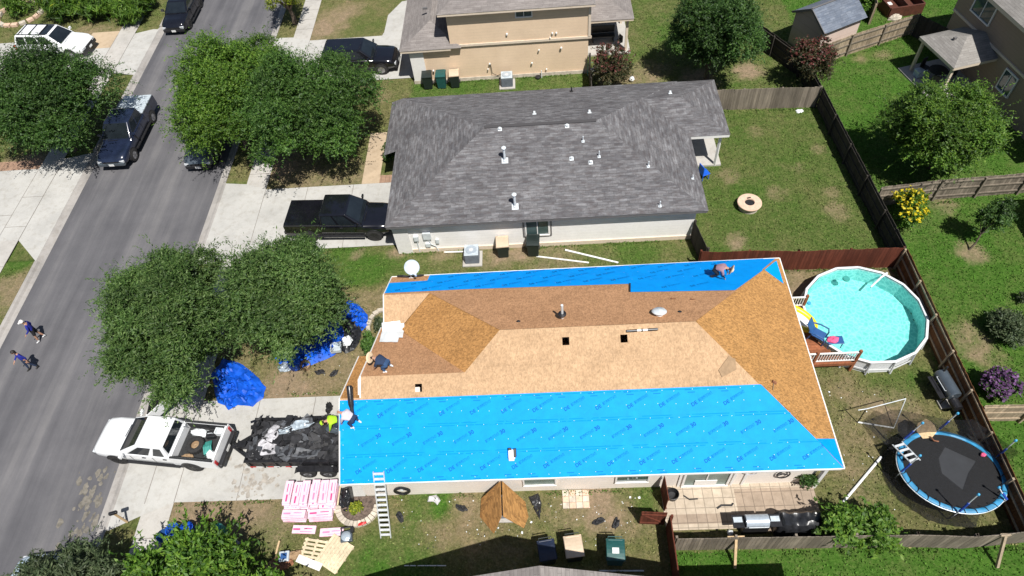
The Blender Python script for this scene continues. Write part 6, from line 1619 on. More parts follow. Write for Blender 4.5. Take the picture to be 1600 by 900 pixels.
q.add(V, [(k * 10 + j, ((k + 1) % 28) * 10 + j, ((k + 1) % 28) * 10 + (j + 1) % 10, k * 10 + (j + 1) % 10) for k in range(28) for j in range(10)]); q.build('tube', M['yellow'], t, smooth=True)
q = MB(); q.prism([(.76 * math.cos(math.tau * k / 24), .38 * math.sin(math.tau * k / 24)) for k in range(24)], .10, .16); o = q.build('centre', M['sheet_white'], t); o.rotation_euler.y = .25

TX, TY, TR, TZ = 15.81, 10.52, 1.98, .90
tp = thing('trampoline', 'round trampoline with light blue edge pad, blue poles and slumped net', 'trampoline', (TX, TY, 0), math.radians(-16))
tp.scale = (1.02, .86, 1)
q = MB(); q.prism([(1.80 * math.cos(math.tau * k / 48), 1.80 * math.sin(math.tau * k / 48)) for k in range(48)], TZ - .05, TZ - .04); q.build('jump_mat', M['tramp_mat'], tp)
q = MB(); V = []; F = []; m_ = 96
for k in range(m_):
    a = math.tau * k / m_
    for r_, z in ((1.78, TZ), (1.81, TZ + .03), (1.92, TZ + .035), (1.98, TZ + .01), (2.0, TZ - .05)): V.append((r_ * math.cos(a), r_ * math.sin(a), z + .012 * nz(a * 5, r_ * 5)))
q.add(V, [(k * 5 + j, ((k + 1) % m_) * 5 + j, ((k + 1) % m_) * 5 + j + 1, k * 5 + j + 1) for k in range(m_) for j in range(4)]); q.build('edge_pad', M['tramp_pad'], tp, smooth=True)
q = MB(); P = [(1.99 * math.cos(math.tau * k / 48), 1.99 * math.sin(math.tau * k / 48), TZ - .06) for k in range(49)]; q.tube(P, .03, 8, cap=False); q.build('frame_ring', M['galv'], tp, smooth=True)
angs = [200, 272, 332, 34, 100, 148]
for i, a in enumerate(angs):
    a = math.radians(a); c, s = math.cos(a), math.sin(a)
    q = MB(); q.tube([(1.98 * c, 1.98 * s, TZ - .1), (1.98 * c, 1.98 * s, .05), (1.75 * c - .3 * s, 1.75 * s + .3 * c, .04), (1.7 * c - .5 * s, 1.7 * s + .5 * c, TZ - .1)], .025, 7); q.build('leg', M['blackmetal'], tp)
    lean = 0.10 if i != 2 else .5
    top = Vector(((2.02 - lean) * c, (2.02 - lean) * s, 2.62 if i not in (2,) else 1.5))
    q = MB(); q.tube([(2.02 * c, 2.02 * s, .35), (2.02 * c, 2.02 * s, TZ + .1), top], .024, 7); po = q.build('net_pole', M['galv'], tp)
    q = MB(); q.tube([(2.02 * c, 2.02 * s, TZ + .15), Vector((2.02 * c, 2.02 * s, TZ + .15)).lerp(top, .5)], .045, 8); q.build('foam_sleeve', M['pole_blue'], po)
    q = MB(); q.lathe(top, [(.05, -.05), (.06, 0), (.04, .06), (0.001, .07)], 8); q.build('cap', M['cyan_cap'], po)
# the net hangs slack between the far poles and trails over the west side
V = []; F = []; nu, nv = 26, 8
tops = [Vector((-3.0, 2.15, .06)), Vector((-2.05, 2.6, 1.0)), Vector((-.95, 1.7, 2.3)), Vector((-.2, 2.0, 1.9)), Vector((.35, 1.95, 2.35)), Vector((1.0, 2.1, 1.7)), Vector((1.8, .75, 2.3))]
bots = [Vector((-2.0, .3, .75)), Vector((-1.75, .95, .95)), Vector((-1.2, 1.55, 1.0)), Vector((-.3, 1.85, 1.0)), Vector((.5, 1.8, 1.0)), Vector((1.2, 1.5, 1.0)), Vector((1.85, .65, 1.0))]
def along(L_, u):
    x = u * (len(L_) - 1); i = min(int(x), len(L_) - 2); f_ = x - i; return L_[i].lerp(L_[i + 1], f_)
for i in range(nu + 1):
    for j in range(nv + 1):
        a, b = along(bots, i / nu), along(tops, i / nu); v = j / nv
        p = a.lerp(b, v); p.z -= .25 * math.sin(v * math.pi) * abs(math.sin(i / nu * math.pi * 6)); p.x += .06 * nz(i * .6, j * .6); p.y += .06 * nz(i * .6, j * .6, 5)
        V.append(p)
q = MB(); q.add(V, [(i * (nv + 1) + j, (i + 1) * (nv + 1) + j, (i + 1) * (nv + 1) + j + 1, i * (nv + 1) + j + 1) for i in range(nu) for j in range(nv)]); q.build('net', M['net'], tp)
# netting hanging outside the rim down to the grass on the west side
q = MB(); V = []; na = 34
for i in range(na + 1):
    a = math.radians(128 + i * 170 / na); rr_ = 2.0
    for j, (dr, z) in enumerate(((0, TZ - .05), (.06, TZ * .55), (.16, .22), (.30 + .14 * nz(i * .5, 3), .05))): V.append(((rr_ + dr) * math.cos(a) + .03 * nz(i * .9, j), (rr_ + dr) * math.sin(a), z))
q.add(V, [(i * 4 + j, (i + 1) * 4 + j, (i + 1) * 4 + j + 1, i * 4 + j + 1) for i in range(na) for j in range(3)]); q.build('hanging_net', M['net_dense'], tp)
# slack netting lying on the mat, leaving an uncovered patch in the middle
q = MB(); hole = [(-.15, 1.15), (.95, .75), (.62, .05), (.35, -.85), (-.35, -.25), (-.42, .5)]; big = [(1.77 * math.cos(math.tau * k / 30), 1.77 * math.sin(math.tau * k / 30)) for k in range(30)]
flat = big + hole
for tri in tessellate_polygon([[Vector((x, y, 0)) for x, y in big], [Vector((x, y, 0)) for x, y in hole]]): q.face([(flat[i][0], flat[i][1], TZ - .015) for i in tri])
q.build('fallen_net', M['net_dense'], tp)
# a rope of the net round the pad
for k in range(14):
    a = math.radians(195 + k * 13); q = MB(); q.tube([(1.72 * math.cos(a), 1.72 * math.sin(a), TZ + .05), (1.85 * math.cos(a + .1), 1.85 * math.sin(a + .1), TZ + .07), (2.0 * math.cos(a + .12), 2.0 * math.sin(a + .12), TZ)], .018, 5); q.build('net_tie', M['black'], tp)
t = thing('folding_steps', 'pale metal step ladder leaning on the trampoline pad', 'step ladder', (TX - 1.62, TY + .72, TZ + .02), math.radians(-75))
for s in (-1, 1):
    q = MB(); q.beam((-.5, s * .22, .04), (.5, s * .20, .42), .05, .03); q.build('rail', M['aluminium'], t)
for k in range(4):
    q = MB(); q.box((-.38 + k * .26, 0, .10 + k * .10), (.09, .42, .03)); q.build('step', M['aluminium'], t)
p = at(1447, 672, TZ)
t = thing('plywood_piece', 'torn piece of pale board lying on the far edge of the trampoline', 'board', (p.x, p.y, TZ + .06), .5)
q = MB(); q.prism([(-.42, -.2), (-.1, -.36), (.25, -.28), (.42, .05), (.30, .34), (-.12, .38), (-.40, .16)], 0, .03); o = q.build('board', M['timber'], t); o.rotation_euler = (0.1, -.12, 0)
q = MB(); q.tube([(-.15, -.3, .04), (-.2, -.5, .08), (-.05, -.62, .05)], .03, 6); q.build('torn_edge', M['rust'], t)
p = at(1537, 710, TZ + .1); lump('small_toy', 'little pink and blue toy lying on the trampoline pad', 'toy', (p.x, p.y, TZ + .05), .10, .08, .09, M['pinktowel'], 31)

# ------------------------------------------------------------------ back yard things
t = thing('toy_goal', 'thin metal goal frame standing on the dry grass by the trampoline', 'goal frame', (13.2, 13.15, 0))
q = MB(); q.tube([(0, 0, .04), (1.42, -.33, .04)], .035, 7); q.build('ground_bar', M['pvc'], t)
q = MB(); q.tube([(0, 0, .04), (-.02, .05, 1.2)], .022, 7); q.build('upright', M['blackmetal'], t)
q = MB(); q.tube([(-.35, .02, 1.18), (-.02, .05, 1.2), (1.75, .45, 1.22)], .02, 7); q.build('crossbar', M['galv'], t)
q = MB(); q.tube([(1.42, -.33, .04), (1.75, .45, 1.22)], .018, 7); q.build('stay', M['galv'], t)
a, b = at(1317, 785), at(1375, 716); q = MB(); q.tube([(0, 0, .05), b - a + Vector((0, 0, .05))], .055, 10); q.tube([b - a + Vector((0, 0, .05)), (b - a) * 1.015 + Vector((0, 0, .05))], .065, 10)
tag(q.build('plastic_pipe', M['pvc'], loc=a), 'long white plastic pipe lying on the grass near the trampoline', 'pipe')
a, b = at(883, 391), at(966, 411)
q = MB(); q.beam((0, 0, .03), b - a + Vector((0, 0, .03)), .09, .04); tag(q.build('white_batten', M['pvc'], loc=a), 'white batten on the grass touching the blue roof edge', 'batten')
a, b = at(838, 401), at(920, 411)
q = MB(); q.beam((0, 0, .03), b - a + Vector((0, 0, .03)), .08, .04); tag(q.build('white_batten', M['trim_white'], loc=a), 'white batten on the grass nearer the black wheelie bin', 'batten')
t = thing('smoker_grill', 'dark barrel smoker grill on wheels beside the brown fence', 'grill', (17.12, 14.35, 0), math.radians(98))
q = MB(); R = Matrix.Rotation(math.pi / 2, 3, 'Y'); q.lathe((.05, 0, .85), [(0.001, -.62), (.26, -.62), (.30, -.58), (.30, .58), (.26, .62), (0.001, .62)], 18, M=R); q.build('barrel', M['grey_paint'], t, smooth=True)
q = MB(); q.lathe((-.82, 0, .62), [(0.001, -.22), (.2, -.22), (.2, .22), (0.001, .22)], 16, M=R); q.build('firebox', M['blackmetal'], t)
for x in (-.45, .55):
    q = MB(); q.tube([(x, -.25, 0), (x, -.2, .7)], .025, 6); q.build('leg', M['blackmetal'], t); q = MB(); q.tube([(x, .25, 0), (x, .2, .7)], .025, 6); q.build('leg', M['blackmetal'], t)
q = MB(); q.box((.05, .42, .72), (1.1, .26, .03)); q.build('shelf', M['blackmetal'], t)
q = MB(); q.tube([(.55, 0, 1.1), (.55, 0, 1.5)], .045, 8); q.build('chimney', M['blackmetal'], t)
q = MB(); q.tube([(-.3, .30, 1.0), (-.3, .36, 1.02), (.4, .36, 1.02), (.4, .30, 1.0)], .014, 6); q.build('handle', M['galv'], t)
p = at(1478, 632); q = MB(); q.box((0, 0, .05), (.7, .42, .10), rz=.1); tag(q.build('paving_slab', M['walk'], loc=p, bevel=.01), 'pale concrete slab on the ground at the foot of the smoker', 'slab')
fp = thing('fire_pit', 'round fire pit with pale stone cap on the grey house lawn', 'fire pit', (11.22, 26.2, 0))
q = MB(); n = 16
for k in range(n):
    a = math.tau * k / n; b = math.tau * (k + 1) / n - .012; V = []
    for r_, z in ((.60, 0), (.60, .34), (.42, .34), (.42, 0)):
        V += [(r_ * math.cos(a), r_ * math.sin(a), z), (r_ * math.cos(b), r_ * math.sin(b), z)]
    q.add(V, [(0, 1, 3, 2), (2, 3, 5, 4), (4, 5, 7, 6), (0, 2, 4, 6), (1, 7, 5, 3)])
q.build('ring_wall', M['stone'], fp)
q = MB(); q.lathe((0, 0, .36), [(.28, 0), (.72, 0), (.73, .06), (.70, .09), (.30, .09), (.28, .05)], 36, closed=True); q.build('cap', M['pinkstone'], fp)
q = MB(); q.lathe((0, 0, .06), [(0.001, 0), (.42, 0), (.42, .29)], 24); q.build('bowl', M['black'], fp)
q = MB(); q.lathe((0, .02, .2), [(.10, .0), (.24, .02), (.24, .04), (.10, .02)], 20, closed=True); q.tube([(-.1, .3, .47), (.12, .34, .47)], .04, 6); q.build('grate', M['blackmetal'], fp)
fp.scale = (.9, .9, .95)
p = at(1098, 268, .5); t = thing('garden_chair', 'royal blue chair at the corner of the grey house wall', 'chair', (p.x + .1, p.y, 0), .4)
q = MB(); q.box((0, 0, .42), (.5, .5, .05)); q.build('seat', M['royal'], t, bevel=.02); q = MB(); q.box((-.24, 0, .75), (.05, .5, .6)); q.build('backrest', M['royal'], t, bevel=.02)
for a in (-.2, .2):
    for b in (-.2, .2): q = MB(); q.tube([(a, b, 0), (a, b, .42)], .025, 6); q.build('leg', M['royal'], t)
p = at(1166, 172); q = MB(); lump('white_rag', 'small white rag at the foot of the grey board fence', 'rag', at(1249, 174), .25, .14, .10, M['sheet_white'], 41)
p = at(987, 127); q = MB(); q.lathe((0, 0, .18), [(0.001, -.18), (.12, -.14), (.18, 0), (.12, .14), (0.001, .18)], 14); tag(q.build('white_ball', M['pvc'], loc=p, smooth=True), 'white ball on the grass by the red tinged bush', 'ball')

# ------------------------------------------------------------------ bins and air conditioners
def bin_(label, loc, rz, body, lid, group='wheelie bins', s=1.0, sticker=False):
    t = thing('wheelie_bin', label, 'bin', loc, rz, group)
    q = MB(); a, b, c, d, h = .27 * s, .30 * s, .32 * s, .37 * s, .98 * s
    V = [(-a, -b, .03), (a, -b, .03), (a, b, .03), (-a, b, .03), (-c, -d, h), (c, -d, h), (c, d, h), (-c, d, h)]
    q.add(V, [(0, 3, 2, 1), (4, 5, 6, 7), (0, 1, 5, 4), (1, 2, 6, 5), (2, 3, 7, 6), (3, 0, 4, 7)]); q.build('body', body, t, bevel=.04)
    q = MB(); V = []; nn = 6
    for j in range(nn + 1):
        y = -d - .03 + (2 * d + .05) * j / nn; z = h + .05 + .07 * math.sin(math.pi * min(1, j / nn * 1.0))
        V += [(-c - .03, y, h + .01), (-c - .01, y, z), (c + .01, y, z), (c + .03, y, h + .01)]
    q.add(V, [(j * 4 + k, j * 4 + k + 1, (j + 1) * 4 + k + 1, (j + 1) * 4 + k) for j in range(nn) for k in range(3)] + [(0, 1, 2, 3), tuple(nn * 4 + k for k in (3, 2, 1, 0))])
    q.box((0, d - .02, h + .06), (c * 1.7, .06, .05)); lo = q.build('lid', lid, t, bevel=.02)
    q = MB(); q.tube([(-c * .8, d, h - .02), (-c * .8, d + .12, h), (c * .8, d + .12, h), (c * .8, d, h - .02)], .02, 6); q.build('handle', body, t)
    for sx in (-1, 1):
        q = MB(); q.lathe((sx * a * 1.05, b * .95, .12), [(0.001, -.04), (.12, -.04), (.12, .04), (0.001, .04)], 14, M=Matrix.Rotation(math.pi / 2, 3, 'Y')); q.build('wheel', M['rubber'], t)
    if sticker:
        q = MB(); q.box((0, -.05, h + .128), (.26, .22, .008)); q.build('label_sheet', M['plate'], lo)
    return t
bin_('navy bin at the edge of the house shadow, left of two others', (-.55, 7.80, 0), math.radians(8), M['bin_dark'], M['bin_navy'])
bin_('dark bin with a tan lid between two others by the house shadow', (.50, 7.90, 0), math.radians(6), M['bin_dark'], M['bin_tan'], s=1.05)
bin_('teal green bin with a white label sheet on its lid', (2.10, 7.72, 0), math.radians(-3), M['bin_green'], M['bin_green'], s=1.06, sticker=True)
bin_('dark bin with a tan lid beside the air conditioner of the grey house', (-2.35, 23.72, 0), .05, M['bin_dark'], M['bin_tan'], s=1.0)
bin_('black green bin under the window of the white wall', (-.72, 23.70, 0), -.06, M['bin_dark'], M['bin_dark'], s=1.02)
bin_('black bin nearest the pier of the tan house', (-7.45, 38.72, 0), .03, M['bin_dark'], M['bin_dark'])
bin_('green bin between two others against the tan wall', (-6.52, 38.70, 0), -.02, M['bin_green'], M['bin_green'])
bin_('dark bin with a tan lid against the tan wall', (-5.62, 38.70, 0), .04, M['bin_dark'], M['bin_tan'])
def ac_unit(label, loc, rz=0.0):
    t = thing('air_conditioner', label, 'air conditioner', loc, rz, 'outdoor air conditioner units')
    q = MB(); q.box((0, 0, .04), (1.05, 1.05, .08)); q.build('pad', M['walk'], t)
    q = MB(); q.box((0, 0, .42), (.74, .74, .66))
    for i in range(9):
        for s in (-1, 1): q.box((0, s * .375, .16 + i * .065), (.68, .02, .03)); q.box((s * .375, 0, .16 + i * .065), (.02, .68, .03))
    q.build('cabinet', M['ac'], t)
    q = MB(); q.prism([(-.38, -.38), (.38, -.38), (.38, .38), (-.38, .38)], .755, .80); q.build('top', M['ac_top'], t, bevel=.03)
    q = MB(); q.lathe((0, 0, .80), [(.12, .0), (.29, .0), (.30, .03), (.29, .035), (.12, .03)], 24, closed=True)
    for k in range(10): q.beam((.1 * math.cos(k * .628), .1 * math.sin(k * .628), .82), (.29 * math.cos(k * .628), .29 * math.sin(k * .628), .82), .015, .015)
    q.build('fan_guard', M['steel'], t)
    q = MB(); q.lathe((0, 0, .80), [(0.001, .05), (.12, .03), (.12, 0)], 16); q.build('fan_hub', M['head_lamp'], t)
    return t
ac_unit('pale topped air conditioner on a slab by the white wall', (-4.02, 23.45, 0))
ac_unit('pale topped air conditioner against the tan wall', (-2.12, 38.45, 0))
ac_unit('air conditioner half hidden under two leaning boards', (-2.25, 9.75, 0))
# two sheets of strand board tented over it
def slab4(name, P, mat, th_=.02):
    P = [Vector(p) for p in P]; n_ = (P[1] - P[0]).cross(P[2] - P[0]).normalized() * th_
    q = MB(); k = len(P); uvs = []
    q.face(P, 0, [((p - P[0]).dot((P[1] - P[0]).normalized()) + 50.2, (p - P[0]).length * .7 + 50.3) for p in P]); q.face([p - n_ for p in reversed(P)])
    for i in range(k): j = (i + 1) % k; q.face([P[i], P[i] - n_, P[j] - n_, P[j]])
    return q.build(name, mat)
tz = 1.55
o = slab4('leaning_board', [(-2.33, 10.42, tz), (-2.30, 9.05, tz - .25), (-2.72, 8.80, .02), (-3.3, 9.5, .02), (-3.25, 10.25, .1)], M['osb_w']); tag(o, 'gold strand board leaning over the air conditioner, west side', 'board')
o = slab4('leaning_board', [(-2.24, 9.05, tz - .25), (-2.27, 10.42, tz), (-1.42, 10.05, .1), (-1.30, 9.45, .02), (-1.50, 8.98, .02)], M['osb_e']); tag(o, 'orange strand board leaning over the air conditioner, east side', 'board')
crumple('black_plastic', 'leaf shaped piece of black plastic on the grass by the wall', 'plastic', [(-1.28, 10.30), (-.85, 10.42), (-.72, 10.0), (-.82, 9.30), (-1.05, 9.75)], 0, .14, M['bag'], 14)

# ------------------------------------------------------------------ south side of the house: ladder, bundles, pallets
ld = thing('ladder', 'long aluminium ladder leaning on the blue eave', 'ladder', (-7.22, 8.76, 0))
top = Vector((.20, 1.62, 3.05))
for s in (-.21, .21):
    q = MB(); q.beam((s, 0, 0), top + Vector((s, 0, 0)), .035, .08, up=(0, -1, .5)); q.build('rail', M['aluminium'], ld)
nr = 13
for k in range(nr):
    c = top * ((k + .6) / nr); q = MB(); q.beam(c + Vector((-.20, 0, 0)), c + Vector((.20, 0, 0)), .09, .045); q.build('rung', M['aluminium'], ld)
pl_ = thing('planter_ring', 'half round stone edged flower bed against the cream wall', 'flower bed', (-8.55, 10.12, 0))
q = MB(); n = 15
for k in range(n):
    a = math.pi + math.pi * k / n + .01; b = math.pi + math.pi * (k + 1) / n - .01; V = []
    for z in (0, .2):
        for r_ in (.72, .98): V += [(r_ * math.cos(a), r_ * math.sin(a) * .95, z), (r_ * math.cos(b), r_ * math.sin(b) * .95, z)]
    q.add(V, [(0, 2, 3, 1), (4, 5, 7, 6), (0, 1, 5, 4), (2, 6, 7, 3), (0, 4, 6, 2), (1, 3, 7, 5)])
q.build('edging', M['stone'], pl_, bevel=.015)
q = MB(); V = [(0, 0, .12)] + [(.74 * math.cos(math.pi + math.pi * k / 16), .70 * math.sin(math.pi + math.pi * k / 16), .06) for k in range(17)]; q.add(V, [(0, k + 1, k + 2) for k in range(16)]); q.add([(-.74, 0, .06), (.74, 0, .06), (.74, .4, .06), (-.74, .4, .06)], [(0, 1, 2, 3)]); q.build('soil', M['mulch'], pl_)
tree('bed_plant', 'small yellow green plant in the stone edged bed', -8.55, 9.92, .28, .24, .2, .32, M['leaf_ygreen'], 700, 71, cat='plant', stems=4, trunk=.015, lobes=7, lobe=.5, L=.12, Wd=.06)
for k, (x, y, lab) in enumerate(((-8.25, 9.30, 'red rag on the stone edging'),)): lump('red_rag', lab, 'rag', (x, y, .2), .17, .07, .05, M['redtape'], 51, rz=.3)
def bundle(loc, rz, label, group, layer=0, seed=0, show=False):
    t = thing('shingle_bundle', label, 'shingle bundle', loc, rz, group)
    r = random.Random(seed); q = MB(); q.box((0, 0, .045), (1.0, .34, .085)); q.build('wrapper', M['pinkwrap'], t, bevel=.012)
    q = MB(); q.box((-.28 + r.uniform(-.05, .05), 0.0, .0885), (.30, .07, .004)); q.box((.18, .03, .0885), (.36, .035, .004)); q.box((.1, -.1, .0885), (.5, .018, .004))
    q.box((0, -.171, .05), (.62, .004, .018)); q.build('print', M['pinkprint'] if seed % 2 else M['pinklight'], t)
    return t
r = random.Random(4)
for sx, lab in ((-11.15, 'left'), (-9.98, 'right')):
    for lay in range(6):
        cnt = 3
        for c_ in range(3 if lay < 5 else (3 if sx < -11 else 3)):
            z = .10 + lay * .092; xx = sx + (c_ - 1) * .36 + r.uniform(-.03, .03); yy = 10.42 - lay * .0 + r.uniform(-.05, .05)
            bundle((xx, yy + .03 * lay, z), math.pi / 2 + r.uniform(-.03, .03), 'pink wrapped shingle bundle in the %s stack beside the trailer' % lab, 'stacked shingle bundles, %s stack' % lab, lay, int(r.random() * 50))
    t = thing('pallet', 'pallet beneath the %s stack of pink bundles' % lab, 'pallet', (sx, 10.42, 0))
    for k in range(5): q = MB(); q.box((-.5 + k * .25, 0, .085), (.12, 1.2, .02)); q.build('deck_board', M['pallet'], t)
    for y in (-.5, 0, .5): q = MB(); q.box((0, y, .04), (1.1, .08, .075)); q.build('bearer', M['pallet'], t)
for k in range(5):   # extra bundles laid on the near side, flat side towards the street
    for j, sx in enumerate((-11.2, -10.05)):
        bundle((sx + r.uniform(-.04, .04), 9.66 + .015 * k, .02 + k * .092), r.uniform(-.04, .04), 'pink wrapped bundle laid along the grass side of the %s stack' % ('left', 'right')[j], 'bundles along the grass side, %s stack' % ('left', 'right')[j], k, k * 3 + j)
bundle(tuple(at(476, 828)), -.05, 'single pink bundle with a dark tear lying on the grass', 'loose bundles', 0, 1)
p = at(478, 827, .1); q = MB(); q.face([(-.06, -.1, 0), (.0, -.02, 0), (.10, .10, 0), (.03, .02, 0)]); q.face([(-.09, .0, 0), (.07, .03, 0), (.0, .055, 0)]); tag(q.build('dark_strap', M['black'], loc=(p.x, p.y, .099)), 'dark torn strap lying on the single bundle', 'strap')
bundle(tuple(at(519, 832)), .03, 'single pink bundle lying next to the black machine', 'loose bundles', 0, 2)
t = thing('air_compressor', 'small dark air compressor on the grass beside the loose bundle', 'compressor', tuple(at(543, 840)), .15)
q = MB(); q.box((0, 0, .12), (.5, .46, .2)); q.build('base', M['grey_paint'], t, bevel=.03); q = MB(); q.lathe((0, -.02, .22), [(.20, 0), (.20, .05), (.12, .09), (.05, .10), (0.001, .10)], 20); q.build('motor', M['steel'], t); q = MB(); q.tube([(-.2, .26, .2), (-.2, .3, .35), (.22, .3, .35), (.22, .26, .2)], .025, 6); q.box((.28, .18, .3), (.12, .2, .2)); q.build('handle', M['black'], t)
def pallet(label, c, rz, w, h, ns, gap, tilt=0.0):
    t = thing('pallet', label, 'pallet', tuple(c), rz)
    for k in range(ns):
        q = MB(); q.box((-w / 2 + (k + .5) * w / ns, 0, .115), (w / ns * gap, h, .022)); q.build('deck_board', M['pallet'], t)
    for y in (-h * .42, 0, h * .42): q = MB(); q.box((0, y, .055), (w, .09, .09)); q.build('bearer', M['pallet'], t)
    t.rotation_euler.x = tilt; return t
pallet('close boarded pale pallet lying askew on the grass', at(524, 866), math.radians(-31), 1.1, 1.25, 8, .93)
p = pallet('open slatted pallet under the corner of the pale one', at(491, 862), math.radians(80), 1.0, 1.05, 6, .60); p.location.z = -.03
a, b = at(466, 873), at(503, 888); q = MB(); q.beam((0, 0, .10), b - a + Vector((0, 0, .12)), .30, .025); tag(q.build('white_board', M['trim_white'], loc=a), 'white board lying against the open pallet', 'board')
a, b = at(432, 866), at(438, 846); q = MB(); q.beam((0, 0, .05), b - a + Vector((0, 0, .1)), .07, .05); tag(q.build('yellow_batten', M['timber'], loc=a), 'short yellow timber batten by the brown rubbish', 'batten')
t = thing('cool_box', 'pale blue cool box with an open square lid by the brown rubbish', 'cool box', tuple(at(447, 872)), .1)
q = MB(); q.box((0, 0, .15), (.42, .42, .3)); q.build('box', M['ac_top'], t, bevel=.03); q = MB(); q.box((0, 0, .305), (.26, .24, .012)); q.build('lid_panel', M['chair_blue'], t)
for i, (px, py, s, m_, lab) in enumerate(((440, 880, .5, M['rust'], 'brown crumpled sacking behind the cool box'), (460, 868, .3, M['cardboard'], 'folded brown cardboard right of the cool box'), (428, 885, .45, M['cardboard'], 'tan crumpled sacking under the lime tree edge'))):
    lump('sacking', lab, 'sacking', at(px, py), s, s * .6, .22, m_, 61 + i, rz=.4 * i)
# blue tubs and a barrel under the lime tree
for i, (px, py, lab) in enumerate(((276, 832, 'round royal blue tub nearest the pavement under the lime tree'), (298, 830, 'royal blue tub behind the first under the lime tree'), (262, 842, 'dark blue tub at the pavement edge under the lime tree'))):
    p = at(px, py); t = thing('plastic_tub', lab, 'tub', (p.x, p.y, 0)); q = MB(); q.lathe((0, 0, 0), [(.2, 0), (.27, .42), (.29, .44), (.26, .45), (.20, .06), (0.001, .05)], 18); q.build('shell', M['royal'] if i < 2 else M['chair_blue'], t, smooth=True)
t = thing('barrel', 'slim dark blue barrel standing under the lime tree', 'barrel', tuple(at(377, 862)), 0); q = MB(); q.lathe((0, 0, 0), [(.20, 0), (.24, .1), (.25, .45), (.24, .85), (.20, .95), (0.001, .96)], 18); q.build('drum', M['chair_blue'], t, smooth=True); q = MB(); q.lathe((0, 0, .3), [(.252, 0), (.262, .02), (.252, .04)], 18); q.lathe((0, 0, .62), [(.252, 0), (.262, .02), (.252, .04)], 18); q.build('hoops', M['black'], t)
q = MB(); q.lathe((0, 0, 0), [(.12, 0), (.16, .22), (.15, .23), (.11, .02)], 14); tag(q.build('clay_pot', M['rust'], loc=at(328, 819)), 'small terracotta pot at the tip of the lime tree shoots', 'pot')
q = MB(); q.lathe((0, 0, 0), [(.2, 0), (.2, .5), (.17, .55), (0.001, .56)], 14); tag(q.build('teal_canister', M['teal'], loc=at(348, 830)), 'teal canister beside the lime tree shoots', 'canister')
p = at(200, 812); t = thing('mailbox', 'small dark letter box on a post at the kerb', 'letter box', (p.x, p.y - .1, 0), .3); q = MB(); q.tube([(0, 0, 0), (0, 0, 1.05)], .05, 6); q.build('post', M['timber'], t); q = MB(); q.box((0, 0, 1.15), (.34, .14, .16)); q.build('box', M['blackmetal'], t, bevel=.04)
# against the cream wall
t = thing('hose_reel', 'black hose looped on the cream wall near the ladder', 'hose', (-6.55, 10.50, .75))
q = MB(); P = [(.28 * math.cos(a) + .03 * math.cos(3 * a), -.06, .34 * math.sin(a)) for a in [math.tau * k / 24 for k in range(25)]]; q.tube(P, .06, 7, cap=False); q.build('loops', M['blackmetal'], t, smooth=True); q = MB(); q.box((0, -.03, 0), (.12, .05, .12)); q.build('bracket', M['galv'], t)
crumple('striped_cloth', 'pale grey striped cloth dropped on the grass below the wall', 'cloth', [(-5.55, 10.45), (-5.2, 10.5), (-5.02, 10.25), (-5.15, 10.05), (-5.3, 10.2), (-5.6, 10.2)], 0, .12, M['sack'], 24)
crumple('black_sack', 'black plastic sack against the wall by the pink bundles', 'sack', [(-9.45, 10.95), (-8.95, 11.0), (-8.75, 10.35), (-9.0, 9.85), (-9.4, 9.95)], 0, .5, M['bag'], 26)
t = thing('paver_step', 'small square of pale pavers on the grass below the wall', 'paving', (.72, 10.12, 0))
for i in range(4):
    for j in range(3): q = MB(); q.box((-.42 + i * .28, -.26 + j * .26, .03), (.265, .245, .06)); q.build('paver', M['pinkstone'] if (i + j) % 2 else M['stone'], t)
q = MB(); P = [(0.5 * .5 * math.cos(a), -.05, .35 * math.sin(a)) for a in [math.tau * k / 16 for k in range(17)]]
t = thing('wire_ornament', 'black curled wire ornament on the cream wall under the eave', 'wall ornament', (9.10, 10.52, 1.15)); q.tube(P, .03, 6, cap=False); q.tube([(-.25, -.05, -.1), (0, -.05, .1), (.25, -.05, -.1)], .025, 6); q.build('curl', M['black'], t)
q = MB(); q.tube([(.24 * math.cos(a), -.04, .22 * math.sin(a)) for a in [math.tau * k / 16 for k in range(17)]], .02, 6, cap=False); t = thing('wire_ornament', 'pale ring shaped wire ornament on the cream wall by the patio door', 'wall ornament', (7.75, 10.50, 1.5)); q.build('ring', M['sack'], t)
# patio furniture
t = thing('gas_grill', 'stainless steel gas grill with black side shelves on the patio', 'grill', (7.72, 8.74, 0), 0)
q = MB(); q.box((0, 0, .42), (1.0, .5, .75)); q.build('cabinet', M['black'], t, bevel=.02)
for s in (-1, 1): q = MB(); q.box((s * .72, 0, .86), (.44, .5, .05)); q.build('side_shelf', M['blackmetal'], t)
q = MB(); V = []; nn = 8
for j in range(nn + 1):
    a = math.pi * j / nn; V += [(-.44, -.26 * math.cos(a), .86 + .26 * math.sin(a)), (.44, -.26 * math.cos(a), .86 + .26 * math.sin(a))]
q.add(V, [(2 * j, 2 * j + 1, 2 * j + 3, 2 * j + 2) for j in range(nn)] + [tuple(2 * j for j in range(nn + 1)), tuple(2 * j + 1 for j in range(nn, -1, -1))]); q.build('hood', M['steel'], t, smooth=True)
q = MB(); q.tube([(-.38, -.30, 1.0), (.38, -.30, 1.0)], .02, 6); q.build('handle', M['galv'], t)
for x_ in (-.72, .72): q = MB(); q.box((x_, .06, .892), (.34, .21, .012)); q.build('burner_cover', M['ac_top'], t)
q = MB(); V = []; nx_, ny_ = 22, 8
